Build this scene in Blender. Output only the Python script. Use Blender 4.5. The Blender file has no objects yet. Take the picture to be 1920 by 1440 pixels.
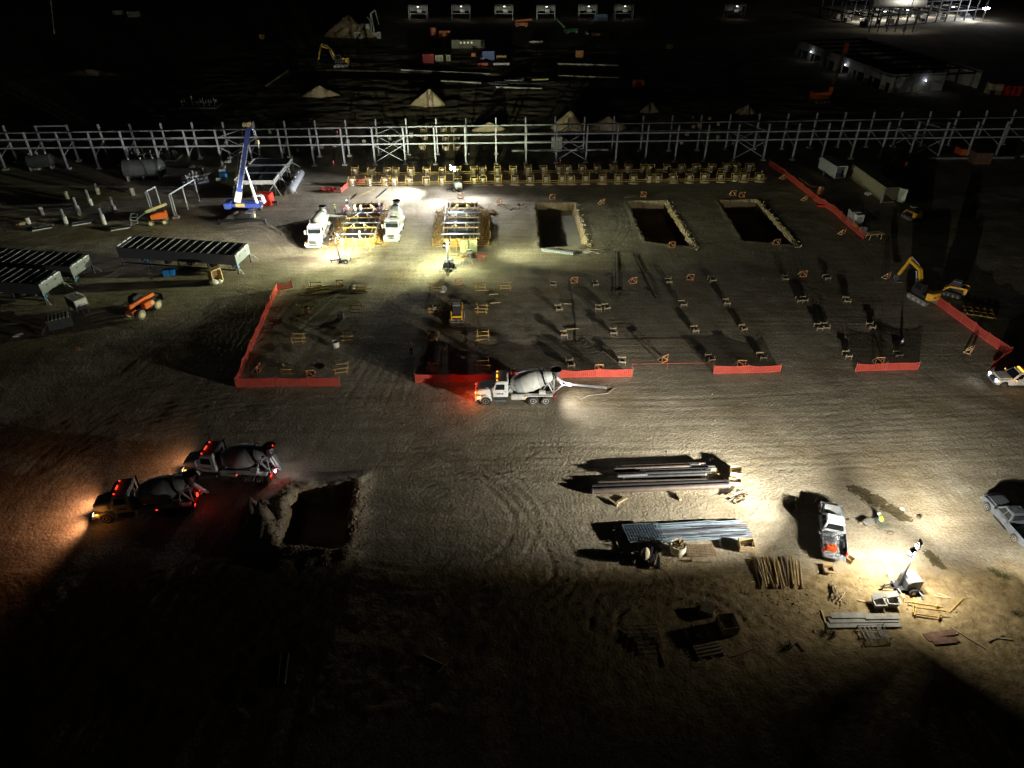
import bpy, bmesh, math, random
import numpy as np
from mathutils import Vector, Matrix, Quaternion

random.seed(7)
R = math.radians
SC = bpy.context.scene
COL = SC.collection

# ------------------------------------------------------------------ camera
CAM_H = 46.0
PITCH = R(35.3)
FPX = 1333.0
cam_data = bpy.data.cameras.new('camera')
cam_data.sensor_width = 36.0
cam_data.lens = 36.0 * FPX / 1920.0
cam_data.clip_start = 0.5
cam_data.clip_end = 6000.0
cam = bpy.data.objects.new('camera', cam_data)
cam.location = (0, 0, CAM_H)
cam.rotation_euler = (math.pi / 2 - PITCH, 0, 0)
COL.objects.link(cam)
SC.camera = cam

# ------------------------------------------------------------------ night sky
world = bpy.data.worlds.new('World')
SC.world = world
world.use_nodes = True
wn = world.node_tree
wn.nodes.clear()
w_out = wn.nodes.new('ShaderNodeOutputWorld')
w_bg = wn.nodes.new('ShaderNodeBackground')
w_sky = wn.nodes.new('ShaderNodeTexSky')
w_sky.sky_type = 'NISHITA'
w_sky.sun_disc = False
w_sky.sun_elevation = R(-4.0)
w_sky.sun_rotation = R(200)
w_bg.inputs['Strength'].default_value = 0.02
wn.links.new(w_sky.outputs[0], w_bg.inputs[0])
wn.links.new(w_bg.outputs[0], w_out.inputs[0])

# faint moonlight
moon = bpy.data.lights.new('moonlight', 'SUN')
moon.energy = 0.004
moon.angle = R(0.5)
moon.color = (0.8, 0.88, 1.0)
moon_o = bpy.data.objects.new('moonlight', moon)
moon_o.rotation_euler = (R(35), R(-20), 0)
COL.objects.link(moon_o)

SC.view_settings.view_transform = 'Standard'
SC.view_settings.look = 'None'
SC.view_settings.gamma = 1.0
SC.view_settings.exposure = 0.0
SC.view_settings.use_curve_mapping = False
SC.render.engine = 'CYCLES'
SC.cycles.max_bounces = 4
SC.cycles.diffuse_bounces = 2
SC.cycles.sample_clamp_indirect = 4.0


# ------------------------------------------------------------------ picking a place on the ground from the survey photo
def G(px, py, z=0.0):
    x = (px - 960.0) / FPX
    y = (720.0 - py) / FPX
    dy = math.cos(PITCH) + y * math.sin(PITCH)
    dz = -math.sin(PITCH) + y * math.cos(PITCH)
    t = (z - CAM_H) / dz
    return Vector((x * t, dy * t, z))


def heading(p, q):
    a, b = G(*p), G(*q)
    return math.atan2(b.y - a.y, b.x - a.x)


SITE = R(1.8)          # the works are laid out a little askew of the view


# ------------------------------------------------------------------ materials
MATS = {}


def mat(name, col, rough=0.65, metal=0.0, var=0.22, scale=2.5, bump=0.0, dirt=0.0, spec=0.4, bscale=None):
    if name in MATS:
        return MATS[name]
    m = bpy.data.materials.new(name)
    m.use_nodes = True
    n, l = m.node_tree.nodes, m.node_tree.links
    b = n['Principled BSDF']
    b.inputs['Roughness'].default_value = rough
    b.inputs['Metallic'].default_value = metal
    b.inputs['Specular IOR Level'].default_value = spec
    tc = n.new('ShaderNodeTexCoord')
    t = n.new('ShaderNodeTexNoise')
    t.inputs['Scale'].default_value = scale
    t.inputs['Detail'].default_value = 5
    l.new(tc.outputs['Object'], t.inputs['Vector'])
    cr = n.new('ShaderNodeValToRGB')
    lo = [max(0, c * (1 - var)) for c in col] + [1]
    hi = [min(1, c * (1 + var)) for c in col] + [1]
    cr.color_ramp.elements[0].position = 0.32
    cr.color_ramp.elements[1].position = 0.68
    cr.color_ramp.elements[0].color = lo
    cr.color_ramp.elements[1].color = hi
    l.new(t.outputs['Fac'], cr.inputs['Fac'])
    last = cr.outputs['Color']
    if dirt > 0:
        t2 = n.new('ShaderNodeTexNoise')
        t2.inputs['Scale'].default_value = scale * 0.6
        t2.inputs['Detail'].default_value = 7
        l.new(tc.outputs['Object'], t2.inputs['Vector'])
        r2 = n.new('ShaderNodeValToRGB')
        r2.color_ramp.elements[0].position = 0.45
        r2.color_ramp.elements[1].position = 0.7
        r2.color_ramp.elements[1].color = (dirt, dirt, dirt, 1)
        l.new(t2.outputs['Fac'], r2.inputs['Fac'])
        mx = n.new('ShaderNodeMix')
        mx.data_type = 'RGBA'
        l.new(r2.outputs['Color'], mx.inputs['Factor'])
        l.new(last, mx.inputs['A'])
        mx.inputs['B'].default_value = (0.27, 0.21, 0.14, 1)
        last = mx.outputs['Result']
    l.new(last, b.inputs['Base Color'])
    if bump > 0:
        t3 = n.new('ShaderNodeTexNoise')
        t3.inputs['Scale'].default_value = bscale or scale * 6
        t3.inputs['Detail'].default_value = 4
        l.new(tc.outputs['Object'], t3.inputs['Vector'])
        bp = n.new('ShaderNodeBump')
        bp.inputs['Strength'].default_value = bump
        bp.inputs['Distance'].default_value = 0.03
        l.new(t3.outputs['Fac'], bp.inputs['Height'])
        l.new(bp.outputs['Normal'], b.inputs['Normal'])
    MATS[name] = m
    return m


def glow(name, col, strength):
    if name in MATS:
        return MATS[name]
    m = bpy.data.materials.new(name)
    m.use_nodes = True
    b = m.node_tree.nodes['Principled BSDF']
    b.inputs['Base Color'].default_value = (*col, 1)
    b.inputs['Emission Color'].default_value = (*col, 1)
    b.inputs['Emission Strength'].default_value = strength
    MATS[name] = m
    return m


white = mat('white_paint', (0.74, 0.75, 0.74), 0.42, var=0.06, dirt=0.45)
silver = mat('silver_paint', (0.36, 0.38, 0.41), 0.35, 0.25, var=0.06, dirt=0.2)
greypaint = mat('grey_paint', (0.12, 0.135, 0.16), 0.35, 0.2, var=0.1, dirt=0.12)
drumwhite = mat('drum_paint', (0.62, 0.63, 0.62), 0.5, var=0.1, dirt=0.5, scale=1.1)
drumgrey = mat('drum_band_paint', (0.40, 0.42, 0.43), 0.5, var=0.12, dirt=0.4, scale=1.1)
black = mat('black_steel', (0.022, 0.022, 0.024), 0.55, var=0.3)
rubber = mat('rubber', (0.03, 0.029, 0.027), 0.85, var=0.3, dirt=0.35)
dustyrub = mat('dusty_rubber', (0.09, 0.085, 0.075), 0.9, var=0.3, dirt=0.5)
steel = mat('galvanised_steel', (0.46, 0.48, 0.52), 0.45, 0.35, var=0.14, scale=1.5)
rackpaint = mat('rack_steel', (0.38, 0.41, 0.47), 0.5, 0.1, var=0.1, scale=0.6)
chrome = mat('bright_steel', (0.65, 0.66, 0.68), 0.28, 0.85, var=0.05)
glass = mat('dark_glass', (0.012, 0.014, 0.018), 0.12, var=0.05, spec=0.6)
timber = mat('yellow_timber', (0.46, 0.30, 0.09), 0.75, var=0.22, scale=3, bump=0.3)
timberpale = mat('pale_timber', (0.55, 0.42, 0.24), 0.78, var=0.22, scale=3, bump=0.3)
timberold = mat('weathered_timber', (0.34, 0.27, 0.17), 0.85, var=0.3, scale=3, bump=0.3)
ply = mat('plywood', (0.50, 0.36, 0.17), 0.75, var=0.2, scale=1.5, bump=0.2)
orangewood = mat('painted_barricade', (0.50, 0.22, 0.10), 0.7, var=0.2)
concrete = mat('concrete', (0.45, 0.44, 0.41), 0.85, var=0.12, bump=0.3, dirt=0.3)
pierwhite = mat('pier_concrete', (0.66, 0.64, 0.58), 0.75, var=0.1, bump=0.2, dirt=0.25)
wetconc = mat('wet_concrete', (0.13, 0.125, 0.10), 0.35, var=0.3, scale=0.8, bump=0.5)
rebarm = mat('rebar', (0.09, 0.085, 0.10), 0.6, 0.4, var=0.3)
rebarblue = mat('coated_rebar', (0.24, 0.31, 0.38), 0.5, 0.35, var=0.25, scale=5)
rust = mat('rusty_steel', (0.22, 0.125, 0.085), 0.75, 0.15, var=0.3, bump=0.2)
pipebrown = mat('primed_pipe', (0.115, 0.09, 0.08), 0.5, 0.25, var=0.15, dirt=0.2)
pipeblack = mat('black_pipe', (0.05, 0.05, 0.055), 0.45, 0.3, var=0.2)
fenceorange = mat('orange_mesh', (0.62, 0.085, 0.06), 0.6, var=0.12)
machorange = mat('machine_orange', (0.80, 0.16, 0.03), 0.42, var=0.08, dirt=0.25)
machyellow = mat('machine_yellow', (0.78, 0.42, 0.03), 0.42, var=0.1, dirt=0.25)
machblue = mat('crane_blue', (0.05, 0.09, 0.42), 0.4, var=0.1, dirt=0.12)
cream = mat('cream_paint', (0.66, 0.58, 0.32), 0.45, var=0.08, dirt=0.15)
red = mat('red_paint', (0.55, 0.03, 0.02), 0.45, var=0.12, dirt=0.1)
bluep = mat('blue_plastic', (0.02, 0.18, 0.55), 0.45, var=0.1)
greenp = mat('green_paint', (0.04, 0.20, 0.10), 0.5, var=0.12, dirt=0.2)
hivis = mat('hi_vis_fabric', (0.70, 0.95, 0.05), 0.7, var=0.08)
denim = mat('work_denim', (0.06, 0.10, 0.20), 0.85, var=0.2)
darkcloth = mat('dark_cloth', (0.035, 0.035, 0.045), 0.9, var=0.25)
greycloth = mat('grey_cloth', (0.24, 0.25, 0.27), 0.9, var=0.15)
skyclo = mat('light_blue_cloth', (0.22, 0.34, 0.52), 0.9, var=0.15)
redcloth = mat('red_cloth', (0.42, 0.05, 0.05), 0.9, var=0.15)
skin = mat('skin', (0.42, 0.26, 0.18), 0.6, var=0.1)
cardboard = mat('cardboard', (0.48, 0.33, 0.17), 0.85, var=0.12)
soil = mat('spoil_soil', (0.36, 0.27, 0.17), 0.95, var=0.3, scale=1.4, bump=0.9)
sand = mat('pale_sand', (0.55, 0.44, 0.29), 0.95, var=0.15, scale=1.0, bump=0.8)
wallshade = mat('module_side_shade', (0.10, 0.11, 0.13), 0.55, 0.1, var=0.1, dirt=0.08)  # module walls and legs: shade put into a darker colour than the end panels
sheddark = mat('dark_sheet', (0.045, 0.05, 0.06), 0.55, var=0.25)
shedgrey = mat('module_grey', (0.24, 0.26, 0.285), 0.55, 0.1, var=0.08, dirt=0.08)
beige = mat('container_beige', (0.32, 0.285, 0.20), 0.6, var=0.08, dirt=0.2)
palegrey = mat('pale_panel', (0.60, 0.61, 0.62), 0.6, var=0.08, dirt=0.15)
precast = mat('precast_panel', (0.46, 0.45, 0.43), 0.85, var=0.1, dirt=0.2)
plastic_grey = mat('grey_plastic', (0.30, 0.29, 0.27), 0.55, var=0.12, dirt=0.2)
leaf = mat('dry_scrub', (0.11, 0.10, 0.035), 0.9, var=0.4)

amber_on = glow('amber_lamp', (1.0, 0.33, 0.03), 5.0)
red_on = glow('red_lamp', (1.0, 0.05, 0.02), 2.4)
white_on = glow('white_lamp', (1.0, 0.95, 0.85), 14.0)
cool_on = glow('cool_lamp', (0.75, 0.85, 1.0), 14.0)
flood_on = glow('flood_glass', (1.0, 0.94, 0.82), 40.0)
floodcool_on = glow('flood_glass_cool', (0.88, 0.92, 1.0), 120.0)


# ------------------------------------------------------------------ mesh builder
class MB:
    def __init__(s):
        s.v, s.f, s.mi, s.cur = [], [], [], 0

    def _add(s, vs, fs, M=None):
        o = len(s.v)
        if M is not None:
            vs = [M @ Vector(p) for p in vs]
        s.v.extend([tuple(p) for p in vs])
        for f in fs:
            s.f.append(tuple(i + o for i in f))
            s.mi.append(s.cur)
        return s

    def box(s, c, d, rz=0.0, M=None):
        x, y, z = d[0] / 2, d[1] / 2, d[2] / 2
        vs = [(sx * x, sy * y, sz * z) for sz in (-1, 1) for sy in (-1, 1) for sx in (-1, 1)]
        T = Matrix.Translation(c) @ Matrix.Rotation(rz, 4, 'Z')
        if M is not None:
            T = M @ T
        return s._add(vs, [(0, 2, 3, 1), (4, 5, 7, 6), (0, 1, 5, 4), (2, 6, 7, 3), (0, 4, 6, 2), (1, 3, 7, 5)], T)

    def bar(s, p0, p1, w, h=None, up=(0, 0, 1)):
        h = h or w
        p0, p1 = Vector(p0), Vector(p1)
        d = p1 - p0
        L = d.length
        if L < 1e-6:
            return s
        d.normalize()
        up = Vector(up)
        if abs(d.dot(up)) > 0.98:
            up = Vector((0, 1, 0))
        y = up.cross(d).normalized()
        z = d.cross(y)
        M = Matrix((d, y, z)).transposed().to_4x4()
        M.translation = (p0 + p1) / 2
        return s.box((0, 0, 0), (L, w, h), M=M)

    def tube(s, p0, p1, r0, r1=None, n=10, caps=True):
        r1 = r0 if r1 is None else r1
        p0, p1 = Vector(p0), Vector(p1)
        d = (p1 - p0)
        if d.length < 1e-6:
            return s
        q = d.to_track_quat('Z', 'Y')
        vs = []
        for p, r in ((p0, r0), (p1, r1)):
            for i in range(n):
                a = 2 * math.pi * i / n
                vs.append(p + q @ Vector((r * math.cos(a), r * math.sin(a), 0)))
        fs = [(i, (i + 1) % n, n + (i + 1) % n, n + i) for i in range(n)]
        if caps:
            fs += [tuple(range(n - 1, -1, -1)), tuple(range(n, 2 * n))]
        return s._add(vs, fs)

    def path(s, pts, r, n=6):
        for a, b in zip(pts[:-1], pts[1:]):
            s.tube(a, b, r, r, n)
        return s

    def lathe(s, prof, p0, p1, n=20, mats=None):
        """prof: (t along axis in metres, radius) from p0 towards p1"""
        p0, p1 = Vector(p0), Vector(p1)
        ax = (p1 - p0).normalized()
        q = ax.to_track_quat('Z', 'Y')
        rings = []
        for t, r in prof:
            o = len(s.v)
            for i in range(n):
                a = 2 * math.pi * i / n
                s.v.append(tuple(p0 + ax * t + q @ Vector((r * math.cos(a), r * math.sin(a), 0))))
            rings.append(o)
        for k in range(len(rings) - 1):
            a, b = rings[k], rings[k + 1]
            for i in range(n):
                s.f.append((a + i, a + (i + 1) % n, b + (i + 1) % n, b + i))
                s.mi.append(mats[k] if mats else s.cur)
        for o, flip in ((rings[0], True), (rings[-1], False)):
            idx = list(range(o, o + n))
            s.f.append(tuple(idx[::-1] if flip else idx))
            s.mi.append(mats[0] if mats else s.cur)
        return s

    def prism(s, poly, y0, y1, M=None, taper=1.0):
        """poly in the XZ plane, drawn out along Y"""
        n = len(poly)
        vs = [(x, y0, z) for x, z in poly] + [(x, y1, z) for x, z in poly]
        fs = [tuple(range(n)), tuple(range(2 * n - 1, n - 1, -1))]
        fs += [(i, i + n, (i + 1) % n + n, (i + 1) % n) for i in range(n)]
        return s._add(vs, fs, M)

    def loft(s, secs, cap=True):
        n = len(secs[0])
        vs = [p for c in secs for p in c]
        fs = []
        for k in range(len(secs) - 1):
            for i in range(n):
                fs.append((k * n + i, k * n + (i + 1) % n, (k + 1) * n + (i + 1) % n, (k + 1) * n + i))
        if cap:
            fs.append(tuple(range(n - 1, -1, -1)))
            fs.append(tuple(range((len(secs) - 1) * n, len(secs) * n)))
        return s._add(vs, fs)

    def pane(s, quad, u0=0.08, u1=0.92, v0=0.1, v1=0.9, t=0.015):
        """thin slab standing proud of a quad (a,b,c,d round)"""
        a, b, c, d = [Vector(p) for p in quad]
        nrm = (b - a).cross(d - a).normalized()

        def at(u, v):
            return (a * (1 - u) + b * u) * (1 - v) + (d * (1 - u) + c * u) * v
        p = [at(u0, v0), at(u1, v0), at(u1, v1), at(u0, v1)]
        vs = [q - nrm * 0.01 for q in p] + [q + nrm * t for q in p]
        return s._add(vs, [(3, 2, 1, 0), (4, 5, 6, 7), (0, 1, 5, 4), (1, 2, 6, 5), (2, 3, 7, 6), (3, 0, 4, 7)])

    def ball(s, c, r, n=10, sx=1, sy=1, sz=1):
        c = Vector(c)
        k = max(4, n // 2)
        prof = [(math.sin(math.pi * i / k), math.cos(math.pi * i / k)) for i in range(k + 1)]
        o = len(s.v)
        for i, (rr, zz) in enumerate(prof):
            for j in range(n):
                a = 2 * math.pi * j / n
                s.v.append((c.x + sx * r * rr * math.cos(a), c.y + sy * r * rr * math.sin(a), c.z + sz * r * zz))
        for i in range(k):
            for j in range(n):
                s.f.append((o + i * n + j, o + (i + 1) * n + j, o + (i + 1) * n + (j + 1) % n, o + i * n + (j + 1) % n))
                s.mi.append(s.cur)
        return s

    def mesh(s, name, mats, smooth=None, bevel=0.0):
        me = bpy.data.meshes.new(name)
        me.from_pydata(s.v, [], s.f)
        for m in (mats if isinstance(mats, (list, tuple)) else [mats]):
            me.materials.append(m)
        me.polygons.foreach_set('material_index', s.mi)
        bm = bmesh.new()
        bm.from_mesh(me)
        bmesh.ops.remove_doubles(bm, verts=bm.verts, dist=1e-5)
        bmesh.ops.recalc_face_normals(bm, faces=bm.faces)
        if bevel > 0:
            ed = [e for e in bm.edges if len(e.link_faces) == 2 and e.calc_face_angle(0) > 0.5]
            bmesh.ops.bevel(bm, geom=ed, offset=bevel, segments=2, affect='EDGES', clamp_overlap=True)
        bm.to_mesh(me)
        bm.free()
        if smooth is not None or bevel > 0:
            me.polygons.foreach_set('use_smooth', [True] * len(me.polygons))
            me.set_sharp_from_angle(angle=R(smooth or 35))
        me.update()
        return me


def part(name, mb, m, parent=None, smooth=None, bevel=0.0, label=None, stuff=False):
    me = mb if isinstance(mb, bpy.types.Mesh) else mb.mesh(name, m, smooth, bevel)
    o = bpy.data.objects.new(name, me)
    COL.objects.link(o)
    if parent is not None:
        o.parent = parent
    if label:
        o['label'] = label
    if stuff:
        o['kind'] = 'stuff'
    return o


def share(src, parent, loc=(0, 0, 0), rot=(0, 0, 0), scale=None):
    o = src.copy()
    COL.objects.link(o)
    o.parent = parent
    o.location = loc
    o.rotation_euler = rot
    if scale:
        o.scale = scale
    return o


def tag(o, label, cat, group=None):
    o['label'] = label
    o['category'] = cat
    if group:
        o['group'] = group
    return o


def thing(name, label, cat, loc=(0, 0, 0), rz=0.0, group=None):
    o = bpy.data.objects.new(name, None)
    o.empty_display_size = 0.3
    COL.objects.link(o)
    o.location = loc
    o.rotation_euler = (0, 0, rz)
    return tag(o, label, cat, group)


def solo(name, mb, m, label, cat, loc=(0, 0, 0), rz=0.0, group=None, smooth=None, bevel=0.0):
    o = part(name, mb, m, None, smooth, bevel)
    o.location = loc
    o.rotation_euler = (0, 0, rz)
    return tag(o, label, cat, group)


def dup(root, loc, rz, label, group=None, scale=None):
    r = root.copy()
    COL.objects.link(r)
    r.location = loc
    r.rotation_euler = (0, 0, rz)
    r['label'] = label
    if group:
        r['group'] = group
    if scale:
        r.scale = scale
    for ch in list(root.children):
        c = ch.copy()
        COL.objects.link(c)
        c.parent = r
        for g in list(ch.children):
            d = g.copy()
            COL.objects.link(d)
            d.parent = c
    return r


def structure(o):
    o['kind'] = 'structure'
    return o


def lamp(kind, parent, loc, energy, color, radius=0.1, aim=None, cone=None, blend=0.6, size=0.3):
    l = bpy.data.lights.new('lamp_light', kind)
    l.energy = energy
    l.color = color
    if kind == 'AREA':
        l.shape = 'SQUARE'
        l.size = size
    else:
        l.shadow_soft_size = radius
    if kind == 'SPOT':
        l.spot_size = cone
        l.spot_blend = blend
    o = bpy.data.objects.new('lamp_light', l)
    COL.objects.link(o)
    o.parent = parent
    o.location = loc
    if aim is not None:
        o.rotation_euler = Vector(aim).to_track_quat('-Z', 'Y').to_euler()
    return o


ORD = ['first', 'second', 'third', 'fourth', 'fifth', 'sixth', 'seventh', 'eighth', 'ninth', 'tenth',
       'eleventh', 'twelfth', 'thirteenth', 'fourteenth', 'fifteenth', 'sixteenth', 'seventeenth', 'eighteenth',
       'nineteenth', 'twentieth', 'twenty-first', 'twenty-second', 'twenty-third', 'twenty-fourth', 'twenty-fifth',
       'twenty-sixth', 'twenty-seventh', 'twenty-eighth', 'twenty-ninth', 'thirtieth', 'thirty-first', 'thirty-second']
# ------------------------------------------------------------------ the ground: one scraped, rutted sheet
def axis(segs):
    out = []
    for a, b, st in segs:
        n = max(1, int(round((b - a) / st)))
        out += [a + (b - a) * i / n for i in range(n)]
    out.append(segs[-1][1])
    return np.array(out)


XS = axis([(-3000, -900, 350), (-900, -250, 50), (-250, -90, 6), (-90, 100, 0.24), (100, 260, 6), (260, 900, 50), (900, 3000, 350)])
YS = axis([(-400, 0, 40), (0, 26, 2), (26, 132, 0.2), (132, 262, 0.7), (262, 420, 6), (420, 1000, 60), (1000, 4000, 500)])
NX, NY = len(XS), len(YS)
GX, GY = np.meshgrid(XS, YS)
_rng = np.random.RandomState(11)
_LAT = _rng.rand(256, 256)


def vnoise(x, y, seed=0):
    x = x + seed * 17.31
    y = y + seed * 9.77
    xi = np.floor(x).astype(np.int64)
    yi = np.floor(y).astype(np.int64)
    fx = x - xi
    fy = y - yi
    fx = fx * fx * fx * (fx * (fx * 6 - 15) + 10)
    fy = fy * fy * fy * (fy * (fy * 6 - 15) + 10)

    def L(i, j):
        return _LAT[(i + seed * 31) & 255, (j + seed * 57) & 255]
    a = L(xi, yi) * (1 - fx) + L(xi + 1, yi) * fx
    b = L(xi, yi + 1) * (1 - fx) + L(xi + 1, yi + 1) * fx
    return (a * (1 - fy) + b * fy) * 2 - 1


def fbm(x, y, oct=3, seed=0):
    t = np.zeros_like(x)
    a = 1.0
    for k in range(oct):
        t += a * vnoise(x * 2 ** k, y * 2 ** k, seed + k * 3)
        a *= 0.5
    return t


def sstep(e0, e1, x):
    t = np.clip((x - e0) / (e1 - e0), 0, 1)
    return t * t * (3 - 2 * t)


def quad_sd(pts, X, Y):
    """signed distance (negative inside) to a convex quad given clockwise or not"""
    c = sum((Vector((p.x, p.y)) for p in pts), Vector((0, 0))) / len(pts)
    sd = np.full(X.shape, -1e9)
    for a, b in zip(pts, pts[1:] + pts[:1]):
        e = Vector((b.x - a.x, b.y - a.y)).normalized()
        nx, ny = e.y, -e.x
        if (c.x - a.x) * nx + (c.y - a.y) * ny > 0:
            nx, ny = -nx, -ny
        sd = np.maximum(sd, (X - a.x) * nx + (Y - a.y) * ny)
    return sd


fine = ((GX > -92) & (GX < 102) & (GY > 24) & (GY < 264)).astype(float)
rot = GX * math.cos(SITE) + GY * math.sin(SITE)
rotv = -GX * math.sin(SITE) + GY * math.cos(SITE)
south = sstep(40.5, 37.0, GY + 1.2 * vnoise(GX * 0.2, GY * 0.2, 5))
leftlow = sstep(-6, -26, GX + 6 * vnoise(GX * 0.06, GY * 0.06, 8)) * sstep(78, 62, GY)
rough = np.clip(0.25 + 0.75 * south + 0.2 * leftlow, 0, 1) + 0.35 * np.clip(vnoise(GX * 0.07, GY * 0.07, 3), 0, 1)
H = 0.10 * fbm(GX * 0.05, GY * 0.05, 2, 1)
H += fine * (0.022 * fbm(GX * 0.35, GY * 0.35, 3, 4) * (0.6 + rough))
H += fine * (0.018 * vnoise(GX * 1.3, GY * 1.3, 7) + 0.020 * vnoise(GX * 2.4, GY * 2.6, 9)) * rough
H += fine * (1 - south) * 0.006 * (vnoise(rot * 0.16, rotv * 1.5, 12) + 0.8 * vnoise(rot * 0.3, rotv * 2.6, 13))
# the loose soil bank along the near edge
H += fine * south * ((0.035 * fbm(GX * 0.45, GY * 0.6, 3, 21) + 0.018 * fbm(GX * 1.7, GY * 1.7, 2, 23)))
# spoil lumps round the far field
far = sstep(150, 170, GY) * fine
H += far * (0.13 * vnoise(GX * 0.10, GY * 0.3, 31) + 0.09 * vnoise(GX * 0.35, GY * 0.7, 33))


def rut(pts, width=2.0, depth=0.06, tw=0.42, cleat=0.0, closed=False):
    """two wheel ruts along a line on the ground, optionally with tread-bar prints"""
    P = [Vector((p.x, p.y)) for p in pts]
    # smooth by Catmull-Rom
    sm = []
    for i in range(len(P) - 1):
        p0, p1, p2, p3 = P[max(i - 1, 0)], P[i], P[i + 1], P[min(i + 2, len(P) - 1)]
        n = max(2, int((p2 - p1).length / 0.35))
        for k in range(n):
            t = k / n
            sm.append(0.5 * ((2 * p1) + (p2 - p0) * t + (2 * p0 - 5 * p1 + 4 * p2 - p3) * t * t + (3 * p1 - p0 - 3 * p2 + p3) * t ** 3))
    sm.append(P[-1])
    s = 0.0
    for a, b in zip(sm[:-1], sm[1:]):
        d = b - a
        L = d.length
        if L < 1e-6:
            continue
        d = d / L
        nv = Vector((-d.y, d.x))
        for side in (-1, 1):
            c = (a + b) / 2 + nv * side * width / 2
            i0, i1 = np.searchsorted(XS, [c.x - 0.8, c.x + 0.8])
            j0, j1 = np.searchsorted(YS, [c.y - 0.8, c.y + 0.8])
            if i1 <= i0 or j1 <= j0:
                continue
            gx, gy = GX[j0:j1, i0:i1] - c.x, GY[j0:j1, i0:i1] - c.y
            al = gx * d.x + gy * d.y
            ac = gx * nv.x + gy * nv.y
            w = np.clip(1 - np.abs(al) / (L * 0.5 + 0.02), 0, 1)
            w = np.minimum(1, w * 4)
            prof = -np.exp(-(ac / (tw * 0.55)) ** 2) + 0.55 * np.exp(-((np.abs(ac) - tw) / 0.16) ** 2)
            if cleat:
                prof = prof + cleat * np.sin((al + s) * 2 * math.pi / 0.62 + side * ac * 5) * np.exp(-(ac / tw) ** 2)
            tgt = prof * depth
            RUT[j0:j1, i0:i1] += w * tgt * 0.6
        s += L


RUT = np.zeros_like(H)
random.seed(3)


def gp(*pts):
    return [G(*p) for p in pts]


# long sweeps of vehicle tracks
for k in range(9):
    y = 745 + k * 17 + random.uniform(-6, 6)
    rut(gp((560 + 30 * k, y + 16), (900, y + random.uniform(-8, 8)), (1300, y - 6), (1700, y - 22 + random.uniform(-8, 8)), (1960, y - 34)),
        2.0, random.uniform(0.008, 0.024), 0.42, 0.15)
for k in range(7):
    y = 560 + k * 18 + random.uniform(-6, 6)
    rut(gp((960, y + 4), (1300, y + random.uniform(-5, 5)), (1560, y + random.uniform(-5, 5)), (1880, y + 2)), 2.1, random.uniform(0.008, 0.02), 0.4, 0.1)
for k in range(8):
    o = k * 34
    rut(gp((-30, 1180 - o), (60 + o * .3, 960 - o * .7), (170 + o * .4, 860 - o * .6), (360 + o, 790 - o * .4), (640 + o * .5, 770 - o * .25)), 2.0, random.uniform(0.008, 0.018), 0.4, 0.25)
for pts, d, c in [
    ([(470, 640), (560, 520), (520, 440), (470, 420), (380, 430), (200, 450), (0, 440)], .035, .3),
    ([(640, 700), (740, 560), (760, 500), (770, 420), (760, 345)], .03, .25),
    ([(660, 760), (775, 560), (790, 500), (800, 400), (800, 350)], .03, .25),
    ([(740, 760), (815, 520), (780, 450), (700, 500), (560, 510), (450, 500)], .03, .3),
    ([(520, 560), (430, 540), (330, 560), (160, 600)], .035, .3),
    ([(240, 700), (330, 620), (470, 540), (600, 500)], .03, .3),
    ([(980, 640), (1060, 560), (1180, 480), (1260, 440)], .02, .2),
    ([(930, 450), (980, 400), (1100, 365), (1320, 360)], .03, .2),
    ([(960, 470), (1120, 470), (1170, 430), (1160, 385)], .03, .2),
    ([(1010, 350), (1150, 350), (1400, 352), (1560, 360)], .015, .1),
    ([(700, 860), (860, 870), (980, 960), (940, 1060), (800, 1090), (660, 1070)], .05, .35),
    ([(760, 820), (940, 900), (1030, 1000), (1060, 1080), (1010, 1130)], .05, .35),
    ([(1080, 1130), (1120, 1090), (1220, 1085), (1330, 1100), (1400, 1140), (1430, 1180)], .09, .4),
    ([(1130, 1190), (1150, 1130), (1250, 1110), (1350, 1130), (1395, 1170)], .10, .4),
    ([(1040, 1060), (1100, 1085), (1200, 1075), (1300, 1085)], .06, .5),
    ([(1360, 1180), (1480, 1130), (1560, 1120), (1640, 1160)], .06, .3),
    ([(1500, 880), (1600, 860), (1760, 900), (1850, 980), (1960, 1010)], .025, .2),
    ([(1420, 1010), (1470, 940), (1460, 880), (1520, 800), (1700, 770)], .025, .5),
    ([(1780, 1160), (1880, 1140), (1990, 1120)], .08, .3),
    ([(1560, 420), (1640, 500), (1700, 640), (1780, 720)], .02, .1),
    ([(900, 1010), (1010, 1060), (1120, 1060), (1240, 1070)], .05, .3),
    ([(560, 900), (480, 960), (420, 1040), (300, 1090), (120, 1130)], .05, .3),
]:
    rut(gp(*pts), 2.0, d, 0.42, c)
# lone tread-marked arcs and scuffs
for k in range(40):
    px, py = random.uniform(640, 1500), random.uniform(780, 1120)
    a = random.uniform(-0.6, 0.8)
    L = random.uniform(20, 90)
    rut(gp((px, py), (px + L * math.cos(a) * .5, py - L * math.sin(a) * .4), (px + L * math.cos(a), py - L * math.sin(a) * .6 + random.uniform(-12, 12))),
        random.choice([0.5, 1.8]), random.uniform(0.02, 0.05), 0.3, 0.6)
for k in range(26):
    px, py = random.uniform(430, 960), random.uniform(370, 540)
    a = random.uniform(-1.2, 1.2)
    L = random.uniform(20, 60)
    rut(gp((px, py), (px + L * math.cos(a), py - L * math.sin(a) * .5)), random.choice([0.5, 1.8]), random.uniform(0.02, 0.04), 0.3, 0.4)
for k in range(30):
    px, py = random.uniform(1100, 1500), random.uniform(350, 480)
    L = random.uniform(14, 46)
    rut(gp((px, py), (px + L, py - random.uniform(-12, 16))), random.choice([0.6, 1.6]), random.uniform(0.02, 0.05), 0.3, 0.2)
H += np.clip(RUT, -0.22, 0.18) * fine

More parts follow.
